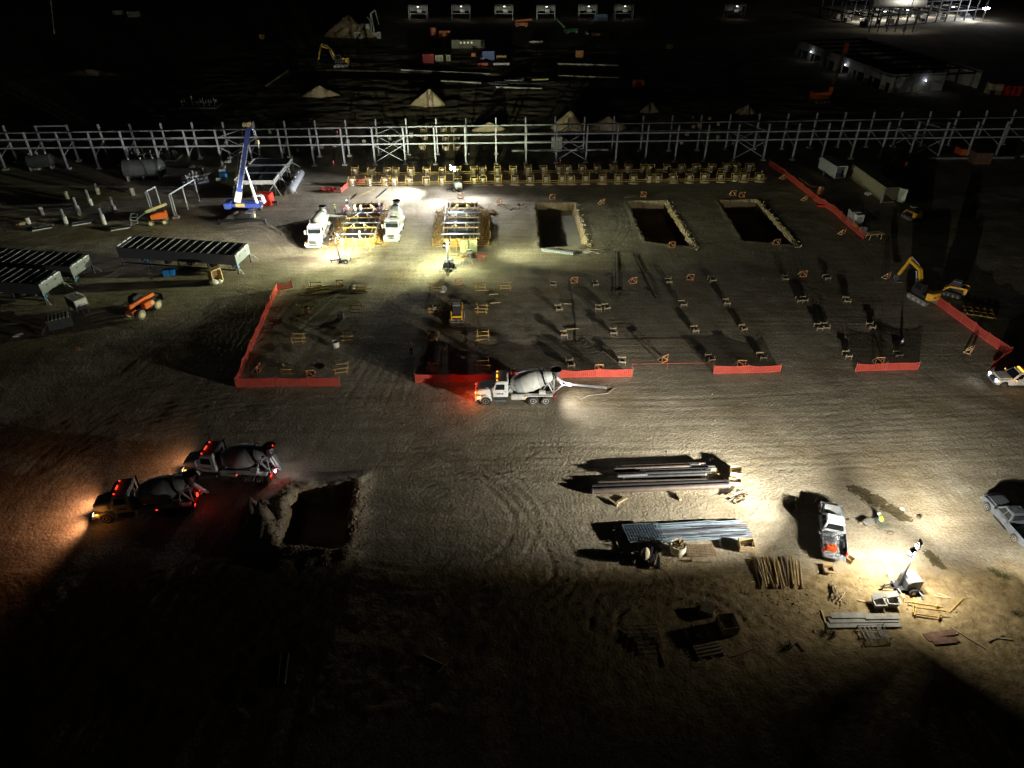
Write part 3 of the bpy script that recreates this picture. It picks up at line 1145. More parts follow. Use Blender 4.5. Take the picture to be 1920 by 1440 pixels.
# ------------------------------------------------------------------ pickups
def pickup(label, loc, rz, body, amber=False, head=False, gate_down=False):
    t = thing('pickup_truck', label, 'pickup truck', loc, rz, 'pickup trucks parked on the dirt')

    def arch(cx, r=.50, z0=.42, n=8):
        return [(cx + r * math.cos(a), max(z0, .40 + r * math.sin(a))) for a in [math.pi - math.pi * k / n for k in range(n + 1)]][::-1]
    # front body with bonnet and cab base
    prof = [(-.62, .45), (-.62, 1.16), (1.1, 1.16), (1.35, 1.15), (2.72, 1.05), (2.9, .92), (2.93, .5), (2.5, .42)]
    a = [(2.5, .42)] + [(2.0 + .5 * math.cos(k), .42 + .5 * math.sin(k)) for k in [math.pi * i / 8 for i in range(1, 8)]] + [(1.5, .42)]
    prof = prof[:-1] + a
    b = MB()
    b.prism(prof[::-1], -.97, .97)
    bd = part('body', b, body, t, bevel=0.05)
    hd = MB()
    secs = []
    for x, w, z in ((1.25, .80, 1.175), (2.0, .78, 1.16), (2.62, .70, 1.08)):
        secs.append([(x, -w, z - .02), (x, w, z - .02), (x, w - .08, z + .05), (x, -w + .08, z + .05)])
    hd.loft(secs)
    part('bonnet', hd, body, bd, bevel=0.02)
    # cab
    lo = [(1.28, -.92), (1.28, .92), (-.64, .92), (-.64, -.92)]
    up = [(.62, -.72), (.62, .72), (-.45, .72), (-.45, -.72)]
    c = MB()
    c.loft([[(x, y, 1.15) for x, y in lo], [(x, y, 1.84) for x, y in up], [(x * .9, y * .9, 1.90) for x, y in up]])
    cb = part('cab', c, body, t, bevel=0.04)
    L = [Vector((x, y, 1.15)) for x, y in lo]
    U = [Vector((x, y, 1.84)) for x, y in up]
    g = MB()
    g.pane([L[0], L[1], U[1], U[0]], .07, .93, .08, .93, .012)
    part('windscreen', g, glass, cb)
    g = MB()
    g.pane([L[2], L[3], U[3], U[2]], .1, .9, .18, .88, .012)
    part('rear_window', g, glass, cb)
    for i, j in ((1, 2), (3, 0)):
        for u0, u1 in (((.14, .50), (.54, .92)) if i == 1 else ((.08, .46), (.50, .86))):
            g = MB()
            g.pane([L[i], L[j], U[j], U[i]], u0, u1, .12, .88, .012)
            part('side_window', g, glass, cb)
    for k in range(5):
        rr = MB()
        rr.box((.1, -.48 + k * .24, 1.905), (.9, .05, .02))
        part('roof_rib', rr, body, cb)
    # cargo bed
    for s in (-1, 1):
        w = [(-2.88, .55), (-2.88, 1.16), (-.62, 1.16), (-.62, .45), (-1.25, .42)]
        w += [(-1.75 + .5 * math.cos(k), .42 + .5 * math.sin(k)) for k in [math.pi * i / 8 for i in range(1, 8)]] + [(-2.25, .42)]
        m = MB()
        m.prism(w, s * .90 if s > 0 else -.97, .97 if s > 0 else -.90)
        part('bed_side', m, body, t, bevel=0.015)
        wa = MB()
        wa.box((-1.75, s * .78, .88), (.95, .24, .3))
        part('wheel_box', wa, greypaint, t, bevel=0.04)
        for x in (2.0, -1.75):
            wheel_set(t, x, s * .82, .40, .27, chrome, n=20)
        h = MB()
        h.box((2.87, s * .72, .92), (.12, .38, .20))
        part('headlight', h, cool_on if head else chrome, bd, bevel=0.02)
        tl = MB()
        tl.box((-2.89, s * .90, .95), (.06, .13, .38))
        part('tail_light', tl, red, t)
        mr = MB()
        mr.box((1.0, s * 1.12, 1.28), (.14, .24, .2))
        mr.bar((1.0, s * .9, 1.2), (1.0, s * 1.08, 1.24), .05)
        part('mirror', mr, black, cb, bevel=0.02)
        hn = MB()
        hn.box((.15, s * .985, 1.02), (.16, .03, .035))
        hn.box((-.5, s * .985, 1.02), (.16, .03, .035))
        part('door_handle', hn, black, bd)
        dl = MB()
        for x in (.92, .30, -.36):
            dl.box((x, s * .971, .82), (.018, .012, .62))
        part('door_seam', dl, black, bd)
        rb = MB()
        rb.box((.1, s * .98, .40), (1.7, .14, .06))
        part('side_step', rb, black, t)
    fl = MB()
    fl.box((-1.75, 0, .70), (2.24, 1.8, .05))
    fo = part('bed_floor', fl, silver if gate_down else greypaint, t)
    rb = MB()
    for k in range(8):
        rb.box((-1.75, -.72 + k * .205, .735), (2.2, .07, .03))
    part('bed_rib', rb, silver if gate_down else greypaint, fo)
    tg = MB()
    if gate_down:
        tg.box((-3.16, 0, .70), (.52, 1.76, .06))
        gt = part('tailgate', tg, silver, t, bevel=0.015)
        rb = MB()
        for k in range(9):
            rb.box((-3.16, -.72 + k * .18, .745), (.44, .06, .03))
        part('tailgate_rib', rb, silver, gt)
    else:
        tg.box((-2.86, 0, .86), (.07, 1.78, .60))
        part('tailgate', tg, body, t, bevel=0.015)
    bp = MB()
    bp.box((2.98, 0, .58), (.2, 1.86, .26))
    part('front_bumper', bp, chrome, t, bevel=0.05)
    bp = MB()
    bp.box((-2.98, 0, .55), (.2, 1.8, .2))
    part('rear_bumper', bp, chrome, t, bevel=0.04)
    gr = MB()
    gr.box((2.95, 0, .88), (.04, 1.02, .32))
    gg = part('grille', gr, black, bd)
    gb = MB()
    for k in range(3):
        gb.box((2.975, 0, .79 + k * .09), (.02, 1.0, .025))
    part('grille_bar', gb, chrome, gg)
    ub = MB()
    ub.box((-.3, 0, .45), (5.0, 1.2, .16))
    part('underbody', ub, black, t)
    if amber:
        lb = MB()
        lb.box((.28, 0, 1.93), (.24, 1.1, .06))
        bar = part('beacon_bar', lb, black, cb)
        for k in range(5):
            m = MB()
            m.box((.30, -.46 + k * .23, 1.985), (.2, .17, .07))
            part('beacon', m, amber_on, bar)
        for s in (-1, 1):
            m = MB()
            m.box((2.74, s * .955, .93), (.14, .05, .12))
            part('turn_signal', m, amber_on, bd)
            m = MB()
            m.box((1.08, s * 1.2, 1.24), (.04, .1, .1))
            part('mirror_signal', m, amber_on, cb)
    return t


# ------------------------------------------------------------------ people
POSES = {
    'stand': dict(hip=.93, lean=0, kneeL=(.02, .5), kneeR=(.02, .5), handL=(.12, .26, .82), handR=(.12, -.26, .82)),
    'work': dict(hip=.90, lean=.35, kneeL=(.1, .5), kneeR=(.03, .5), handL=(.58, .14, .85), handR=(.55, -.10, .95)),
    'bend': dict(hip=.84, lean=.95, kneeL=(.14, .48), kneeR=(.05, .46), handL=(.78, .18, .42), handR=(.72, -.15, .45)),
    'stride': dict(hip=.91, lean=.12, kneeL=(.24, .52), kneeR=(-.02, .48), handL=(-.12, .28, .85), handR=(.30, -.26, .92)),
    'crouch': dict(hip=.42, lean=.6, kneeL=(.42, .46), kneeR=(.34, .12), handL=(.62, .15, .35), handR=(.58, -.15, .28)),
}


def person(label, loc, rz, pose, shirt, pants, helmet=white, vest=None, group='workers on the site'):
    P = POSES[pose]
    t = thing('person', label, 'person', loc, rz, group)
    hz, ln = P['hip'], P['lean']
    pel = Vector((0, 0, hz))
    dr = Vector((math.sin(ln), 0, math.cos(ln)))
    fw = Vector((math.cos(ln), 0, -math.sin(ln)))
    V, E, Rr, C = [], [], [], []

    def add(p, r, c, par=None):
        V.append(Vector(p))
        Rr.append(r)
        C.append(c)
        if par is not None:
            E.append((par, len(V) - 1))
        return len(V) - 1
    a = add(pel, (.15, .12), 1)
    waist = add(pel + dr * .17, (.145, .11), 0, a)
    chest = add(pel + dr * .38, (.175, .12), 0, waist)
    nk0 = add(pel + dr * .52, (.085, .08), 0, chest)
    hn = (dr * .6 + Vector((0, 0, .4))).normalized()
    nk = add(pel + dr * .57, (.055, .055), 2, nk0)
    chin = add(pel + dr * .57 + hn * .09 + fw * .03, (.075, .085), 2, nk)
    head = add(pel + dr * .57 + hn * .19 + fw * .015, (.082, .10), 2, chin)
    add(pel + dr * .57 + hn * .27, (.06, .075), 2, head)
    add(V[chin] + fw * .105 + hn * .05, (.014, .02), 2, chin)
    for s, k in ((1, 'L'), (-1, 'R')):
        sh = add(pel + dr * .47 + Vector((0, s * .19, 0)), (.068, .068), 0, chest)
        hand = Vector(P['hand' + k])
        S = V[sh]
        mid = (S + hand) / 2
        el = mid + Vector((-.06, s * .09, -.06)) if (hand - S).length < .5 else mid + Vector((-.02, s * .03, -.03))
        e = add(el, (.046, .046), 0, sh)
        fo = add(el.lerp(hand, .5), (.042, .042), 0, e)
        w = add(el.lerp(hand, .92), (.028, .030), 2, fo)
        hd = (hand - el).normalized()
        sd = hd.cross(Vector((0, 0, 1)))
        sd = sd.normalized() if sd.length > .1 else Vector((0, 1, 0))
        pm = add(hand + hd * .03, (.035, .022), 2, w)
        nn = sd.cross(hd)
        for f, (off, ln_) in enumerate(((-.032, .07), (-.011, .085), (.011, .08), (.032, .062))):
            k0 = add(hand + hd * .075 + sd * off, (.0095, .0095), 2, pm)
            add(hand + hd * (.075 + ln_ * .8) + sd * off * 1.15 + nn * .022, (.0085, .0085), 2, k0)
        th = add(hand + hd * .03 + sd * s * .045, (.0105, .0105), 2, pm)
        add(hand + hd * .065 + sd * s * .062 + nn * .012, (.009, .009), 2, th)
        hp = add(pel + Vector((0, s * .095, -.06)), (.105, .105), 1, a)
        kx, kz = P['knee' + k]
        kn = Vector((kx, s * .12, kz))
        th1 = add(V[hp].lerp(kn, .5), (.088, .088), 1, hp)
        ki = add(kn, (.062, .064), 1, th1)
        ank = Vector((kx - .04 if pose != 'stride' else (.26 if s > 0 else -.28), s * .12, .09))
        if pose == 'crouch':
            ank = Vector((.36, s * .13, .09)) if s > 0 else Vector((-.12, s * .13, .10))
        if pose == 'bend':
            ank = Vector((.05 if s > 0 else -.08, s * .13, .09))
        cf = add(kn.lerp(ank, .4), (.055, .06), 1, ki)
        an = add(ank, (.046, .05), 3, cf)
        he = add(ank + Vector((.05, 0, -.05)), (.045, .04), 3, an)
        add(ank + Vector((.17, s * .01, -.055)), (.04, .032), 3, he)
    me = bpy.data.meshes.new('person_skeleton')
    me.from_pydata([tuple(v) for v in V], E, [])
    o = bpy.data.objects.new('person_skeleton', me)
    COL.objects.link(o)
    md = o.modifiers.new('Skin', 'SKIN')
    for i, sv in enumerate(me.skin_vertices[0].data):
        sv.radius = Rr[i]
        sv.use_root = (i == 0)
    o.modifiers.new('Sub', 'SUBSURF').levels = 1
    dg = bpy.context.evaluated_depsgraph_get()
    dg.update()
    bme = bpy.data.meshes.new_from_object(o.evaluated_get(dg))
    bpy.data.objects.remove(o)
    bpy.data.meshes.remove(me)
    bme.name = 'body'
    bme.materials.clear()
    for m_ in (shirt, pants, skin, black):
        bme.materials.append(m_)
    VA = np.array([tuple(v) for v in V])
    for pl in bme.polygons:
        c = np.array(pl.center)
        pl.material_index = C[int(np.argmin(((VA - c) ** 2).sum(1)))]
        pl.use_smooth = True
    body = part('body', bme, None, t)
    hc = V[head] + hn * .045
    hm = MB()
    hm.ball((0, 0, 0), .135, 14, 1.1, .95, .82)
    hm.v = [(x, y, max(z, -.015)) for x, y, z in hm.v]
    hm.lathe([(0, .165), (.02, .16)], (0.02, 0, -.03), (0.02, 0, .0), 14)
    me2 = hm.mesh('hard_hat', helmet, 40)
    q = Vector((0, 0, 1)).rotation_difference(hn)
    ho = part('hard_hat', me2, None, t)
    ho.location = hc
    ho.rotation_mode = 'QUATERNION'
    ho.rotation_quaternion = q
    if vest:
        v = MB()
        secs = []
        for u, rx, ry in ((.04, .20, .235), (.2, .20, .24), (.36, .20, .265), (.46, .16, .25), (.54, .11, .15)):
            c = pel + dr * u
            secs.append([tuple(c + fw * (rx * math.cos(2 * math.pi * i / 14)) + Vector((0, ry * math.sin(2 * math.pi * i / 14), 0))) for i in range(14)])
        v.loft(secs, cap=False)
        vo = part('safety_vest', v, vest, t, 60)
        st = MB()
        for u in (.14, .30):
            c = pel + dr * u
            a_ = [tuple(c + fw * (.208 * math.cos(2 * math.pi * i / 14)) + Vector((0, .262 * math.sin(2 * math.pi * i / 14), 0))) for i in range(14)]
            b_ = [tuple(Vector(p) + dr * .05) for p in a_]
            st.loft([a_, b_], cap=False)
        part('reflective_band', st, silver, vo, 60)
    return t
# ------------------------------------------------------------------ floodlights first: they light everything
def az(deg, dip):
    return (math.cos(R(deg)), math.sin(R(deg)), -dip)


light_tower('grey and white light tower trailer with four lamp heads in the dirt at lower right', (1684, 1103), R(186), 4.6,
            [(az(144, .8), 360, 96000, 36, -.18, 2.3), (az(116, 1.05), 720, 66000, 36, -.18, 2.6), (az(70, .8), 560, 0, 46, -.1), (az(40, .9), 1050, 60000, 42, -.19, 3.4)],
            (1.0, .955, .81), flood_on, mat('tower_grey', (.075, .085, .09), .45))
light_tower('white light tower trailer throwing its beam onto the left timber form', (639, 492), R(190), 3.9,
            [(az(155, .5), 560, 15000, 34, -.22, 2.4), (az(110, .5), 520, 0, 60, -.2), (az(134, .2), 60, 48000, 18, -.03, 2.0), (az(88, .6), 560, 70000, 15, -.01, 3.2), (az(40, .5), 620, 24000, 32, -.22, 2.4)],
            (1.0, .94, .80), flood_on, steel, lean=(0.25, 0))
light_tower('dark light tower trailer in front of the right timber form with a yellowish beam', (841, 508), R(-92), 4.2,
            [(az(170, .5), 1150, 80000, 32, -.13, 2.8), (az(132, .4), 750, 24000, 32, -.2, 2.4), (az(93, .5), 320, 145000, 15, .0, 3.4), (az(36, .45), 800, 42000, 34, -.16, 2.6)],
            (0.92, 1.0, .58), flood_on, black)
light_tower('white light tower trailer glaring towards the viewer below the pier forms', (852, 357), R(200), 4.2,
            [(az(196, .35), 450, 70000, 80, -.10), (az(240, .4), 400, 28000, 80, -.15), (az(262, .1), 100, 5000, 100, -.1), (az(305, .3), 240, 16000, 100, -.12)],
            (0.94, .96, 1.0), floodcool_on, palegrey)

# ------------------------------------------------------------------ mixers
def face(px_rear, px_front):
    return heading(px_rear, px_front)


pA = GP(969, 746)
MIXA = mixer_truck('white mixer truck parked side on with its long chute out before the orange fence', pA, R(180.5),
                   [(-5.0, .1, 2.15), (-5.9, .2, 2.0), (-9.6, .5, 1.8)], head_on=False, tail_r=.12)
lamp('POINT', MIXA, (4.75, .5, 1.2), 40, (1.0, .16, .04), .12)
lamp('POINT', MIXA, (4.3, 1.45, 1.2), 26, (1.0, .25, .05), .08)
lamp('POINT', MIXA, (4.75, -.7, 1.5), 70, (1.0, .04, .02), .12)
lamp('SPOT', MIXA, (-4.4, 1.0, 2.6), 1300, (1.0, .97, .90), .1, (-1.0, .1, -.22), R(165), 1.0)
pB = GP(600, 446)
MIXB = mixer_truck('white mixer truck facing the viewer left of the timber form with one headlight lit', pB, R(-82) - R(8),
                   [(-5.0, .6, 2.0), (-5.25, 2.4, 1.75), (-5.4, 4.6, 1.55)])
pC = GP(741, 437)
MIXC = mixer_truck('white mixer truck facing the viewer right of the timber form with a bluish windscreen', pC, R(-90),
                   [(-4.9, -.7, 2.1), (-5.1, -2.2, 1.8), (-5.6, -4.2, 1.6)], markers=False)
pD = GP(440, 888)
MIXD = mixer_truck('dark mixer truck with a lit rear work lamp, upper of the near pair', pD, R(174),
                   [(-4.75, .1, 1.6), (-5.0, .2, 1.2)], marker_mat=red_on, head_on=True)
pE = GP(285, 955)
MIXE = mixer_truck('dark mixer truck with amber headlamp glow nearest the lower left corner', pE, R(188),
                   [(-4.75, -.3, 1.7), (-5.0, -.5, 1.2)], marker_mat=red_on, head_on=True)
for o in (MIXD, MIXE):
    for s in (-1, 1):
        lamp('SPOT', o, (4.5, s * .98, 1.1), 1250 if o is MIXE else 420, (1.0, .43, .21), .2, (1, s * .3, -.05), R(125), 1.0)
lamp('POINT', MIXD, (-4.6, .6, 1.2), 12, (1.0, .12, .08), .08)
lamp('POINT', MIXD, (-4.55, -.3, 1.9), 40, (.9, .93, 1.0), .05)
lamp('POINT', MIXE, (3.9, 1.6, 1.2), 8, (1.0, .35, .06), .06)
lamp('POINT', MIXE, (-4.55, .5, 1.5), 4, (1.0, .03, .02), .06)
for y_, z_, mt_ in ((.5, 1.2, amber_on), (-.7, 1.5, red_on)):
    m_ = MB()
    m_.box((4.45, y_, z_), (.12, .2, .12))
    part('beacon', m_, mt_, MIXA)
m_ = MB()
m_.box((-4.45, .55, 1.25), (.12, .2, .16))
part('work_lamp', m_, cool_on, MIXD)
m_ = MB()
m_.box((-4.3, -.5, 3.55), (.08, .3, .12))
part('hopper_light', m_, red_on, MIXD)
m_ = MB()
m_.box((-4.4, .45, 1.75), (.1, .3, .28))
part('stop_light', m_, red_on, MIXE)
m_ = MB()
m_.box((4.5, -.98, 1.02), (.06, .36, .22))
part('work_lamp', m_, cool_on, MIXB)

# ------------------------------------------------------------------ pickups
PK1 = pickup('silver white pickup with tailgate down and cargo in its bed beside the near light tower', GP(1557, 1003), heading((1560, 1050), (1553, 948)), silver, gate_down=True)
PK2 = pickup('dark grey crew pickup cut off by the right edge of the scene', GP(1893, 985), heading((1920, 1018), (1862, 952)), greypaint)
PK3 = pickup('white pickup with an amber beacon bar and headlamps lit at the right edge', GP(1906, 719), heading((1960, 722), (1862, 720)), white, amber=True, head=True)
for s in (-1, 1):
    lamp('SPOT', PK3, (3.0, s * .72, .92), 60, (.95, .9, .85), .06, (1, 0, -.12), R(80), 0.9)
lamp('POINT', PK3, (1.2, 1.5, 1.6), 10, (1.0, .4, .06), .08)
# ------------------------------------------------------------------ steel pipe rack
def P3(p):
    """project (for finding how tall a thing standing at a surveyed spot is)"""
    c, s = math.cos(PITCH), math.sin(PITCH)
    dz = p.z - CAM_H
    zc = p.y * c - dz * s
    return 960 + FPX * p.x / zc, 720 - FPX * (p.y * s + dz * c) / zc


def tall(bx, by, ty):
    b = G(bx, by)
    lo, hi = 0.0, 45.0
    for _ in range(40):
        m = (lo + hi) / 2
        if P3(Vector((b.x, b.y, m)))[1] > ty:
            lo = m
        else:
            hi = m
    return lo


f0, f1 = G(590, 311), G(1485, 300)
b0, b1 = G(600, 294), G(1465, 279)
fs, bs = (f1 - f0) / 16, (b1 - b0) / 16
RACKH = 6.9
rack = thing('pipe_rack', 'long grey steel pipe rack frame with two rows of columns across the site', 'steel frame', (0, 0, 0))
cm = MB()
for s in (-1, 1):
    cm.box((0, s * .15, RACKH / 2), (.26, .03, RACKH))
cm.box((0, 0, RACKH / 2), (.03, .28, RACKH))
cm.box((0, 0, .02), (.5, .5, .04))
col_me = cm.mesh('column', rackpaint)
pm_ = MB()
pm_.box((0, 0, .05), (.9, .9, .5))
pad_me = pm_.mesh('footing', concrete)
front = [f0 + fs * k for k in range(-11, 25)]
back = [b0 + bs * k for k in range(-11, 26)]
for row in (front, back):
    for p in row:
        o = part('column', col_me, None, rack)
        z = zg(p.x, p.y)
        o.location = (p.x, p.y, z + .28)
        o.rotation_euler.z = SITE
        q = part('footing', pad_me, None, rack)
        q.location = (p.x, p.y, z)
for row in (front, back):
    for z in (4.15, 5.75):
        for k in range(0, len(row) - 1, 3):
            a, c = row[k], row[min(k + 3, len(row) - 1)]
            m = MB()
            off = Vector((0, -.20, z))
            for s in (-1, 1):
                m.bar(a + off + Vector((0, 0, s * .12)), c + off + Vector((-.02, 0, s * .12)), .2, .03)
            m.bar(a + off, c + off + Vector((-.02, 0, 0)), .03, .22)
            part('beam', m, rackpaint, rack)
for k in range(min(len(front), len(back))):
    m = MB()
    m.bar(front[k] + Vector((0, .18, 2.5)), back[k] + Vector((0, -.2, 3.7)), .12)
    part('tie', m, rackpaint, rack)
for k in (8, 13, 19, 25, 31):
    a, c = front[k], front[k + 1]
    d, e = back[k], back[k + 1]
    y = Vector((0, .02, 0))
    for p, q in ((a + Vector((0, -.12, 4.0)), c + Vector((0, -.12, .6))), (a + Vector((0, -.2, .6)), c + Vector((0, -.2, 4.0))),
                 (d + Vector((0, -.12, 4.0)), e + Vector((0, -.12, .6))), (d + Vector((0, -.2, .6)), e + Vector((0, -.2, 4.0))),
                 (a + Vector((0, 0, 5.6)), (d + e) / 2 + Vector((0, -.15, 5.6))), (c + Vector((0, 0, 5.6)), (d + e) / 2 + Vector((0, -.15, 5.6))),
                 (d + Vector((0, 0, 4.0)), (a + c) / 2 + Vector((0, .0, 4.0))), (e + Vector((0, 0, 4.0)), (a + c) / 2 + Vector((0, .0, 4.0)))):
        m = MB()
        m.bar(p, q, .11)
        part('brace', m, rackpaint, rack)
m = MB()
m.bar(back[2] + Vector((0, 0, 6.9)), back[3] + Vector((0, 0, 6.9)), .24)
part('beam', m, rackpaint, rack)

# ------------------------------------------------------------------ two rows of small pier forms
BACKX = [667, 698, 727, 743, 771, 801, 830, 858, 889, 905, 933, 962, 990, 1019, 1048, 1064, 1091, 1119, 1149, 1177, 1206, 1220, 1249, 1277, 1304, 1333, 1361, 1378, 1404]
FRONTX = [660, 692, 722, 739, 768, 799, 829, 860, 890, 906, 934, 965, 994, 1024, 1054, 1070, 1098, 1129, 1159, 1187, 1217, 1233, 1261, 1292, 1320, 1350, 1378, 1394, 1422]


def pier_form_meshes():
    c = MB()
    c.lathe([(0, .40), (1.25, .40), (1.25, .39)], (0, 0, 0), (0, 0, 1), 16)
    lip = MB()
    lip.lathe([(0, .42), (.08, .42)], (0, 0, .95), (0, 0, 1), 16)
    pst = MB()
    pst.box((0, 0, .86), (.08, .08, 1.72))
    rl = MB()
    rl.box((0, 0, 0), (1.3, .04, .09))
    cp = MB()
    cp.box((0, 0, 0), (.04, 1.1, .08))
    return c.mesh('pier', pierwhite, 40), lip.mesh('band', steel, 40), pst.mesh('post', timber), rl.mesh('rail', timber), cp.mesh('cross_rail', timber)


PM = pier_form_meshes()


def pier_form(label, loc, rz, k):
    rnd = random.Random(k)
    t = thing('pier_form', label, 'pier form', loc, rz, 'small pier forms in two rows')
    part('pier', PM[0], None, t)
    part('band', PM[1], None, t)
    for x in (-.62, .62):
        for y in (-.5, .5):
            o = part('post', PM[2], None, t)
            o.location = (x + rnd.uniform(-.05, .05), y, -.05)
            o.rotation_euler = (rnd.uniform(-.03, .03), rnd.uniform(-.04, .04), 0)
            o.scale.z = rnd.uniform(.85, 1.08)
    for y in (-.575, .575):
        for z in (.5, 1.35):
            o = part('rail', PM[3], None, t)
            o.location = (0, y, z + rnd.uniform(-.06, .06))
    for x in (-.70, .70):
        o = part('cross_rail', PM[4], None, t)
        o.location = (x, 0, .95 + rnd.uniform(-.1, .1))
    return t


for row, xs, y0, y1 in (('back', BACKX, 330, 320.5), ('front', FRONTX, 348, 339.5)):
    for k, x in enumerate(xs):
        y = y0 + (y1 - y0) * (x - 660) / (1422 - 660)
        pier_form('timber braced pier form, %s from the left in the %s row' % (ORD[k], row), GP(x, y), SITE, k + (50 if row == 'back' else 0))
    a, c = GP(xs[0] - 8, y0), GP(xs[-1] + 10, y1)
    t = thing('timber_rail', 'long yellow timber guide rails linking the %s row of pier forms' % row, 'timber rail', a, 0, 'timber rails along the pier forms')
    for z, dy in ((.42, -.66), (.78, -.70)):
        n = 9
        for k in range(n):
            p = (c - a) * (k / n)
            q = (c - a) * ((k + 1) / n)
            m = MB()
            m.bar(p + Vector((0, dy - (k % 2) * .05, z)), q + Vector((.15, dy - (k % 2) * .05, z)), .04, .09)
            part('rail', m, timber, t)
mo_rng = random.Random(4)
MX = [895, 908, 935, 965, 994, 1026, 1054, 1072, 1098, 1130, 1160, 1188, 1264, 1292, 1322, 1352, 1394, 1424]
for k, x in enumerate(MX):
    p = GP(x, 350.5 - (x - 660) * 9 / 760)
    m = MB()
    n = 14
    secs = []
    for (r, z) in ((1.05, -.05), (.8, .12), (.5, .24), (.15, .3)):
        secs.append([(r * 1.15 * math.cos(2 * math.pi * i / n) * mo_rng.uniform(.85, 1.1), r * .6 * math.sin(2 * math.pi * i / n) * mo_rng.uniform(.8, 1.1), z + mo_rng.uniform(-.03, .03)) for i in range(n)])
    m.loft(secs)
    solo('dirt_mound', m, sand, 'low pale dirt mound before the pier forms, %s from the left' % ORD[k], 'dirt mound', p, 0, 'dirt mounds along the pier forms', 60)

# ------------------------------------------------------------------ big footing forms
FW, FL, FH = 5.0, 14.6, 1.45


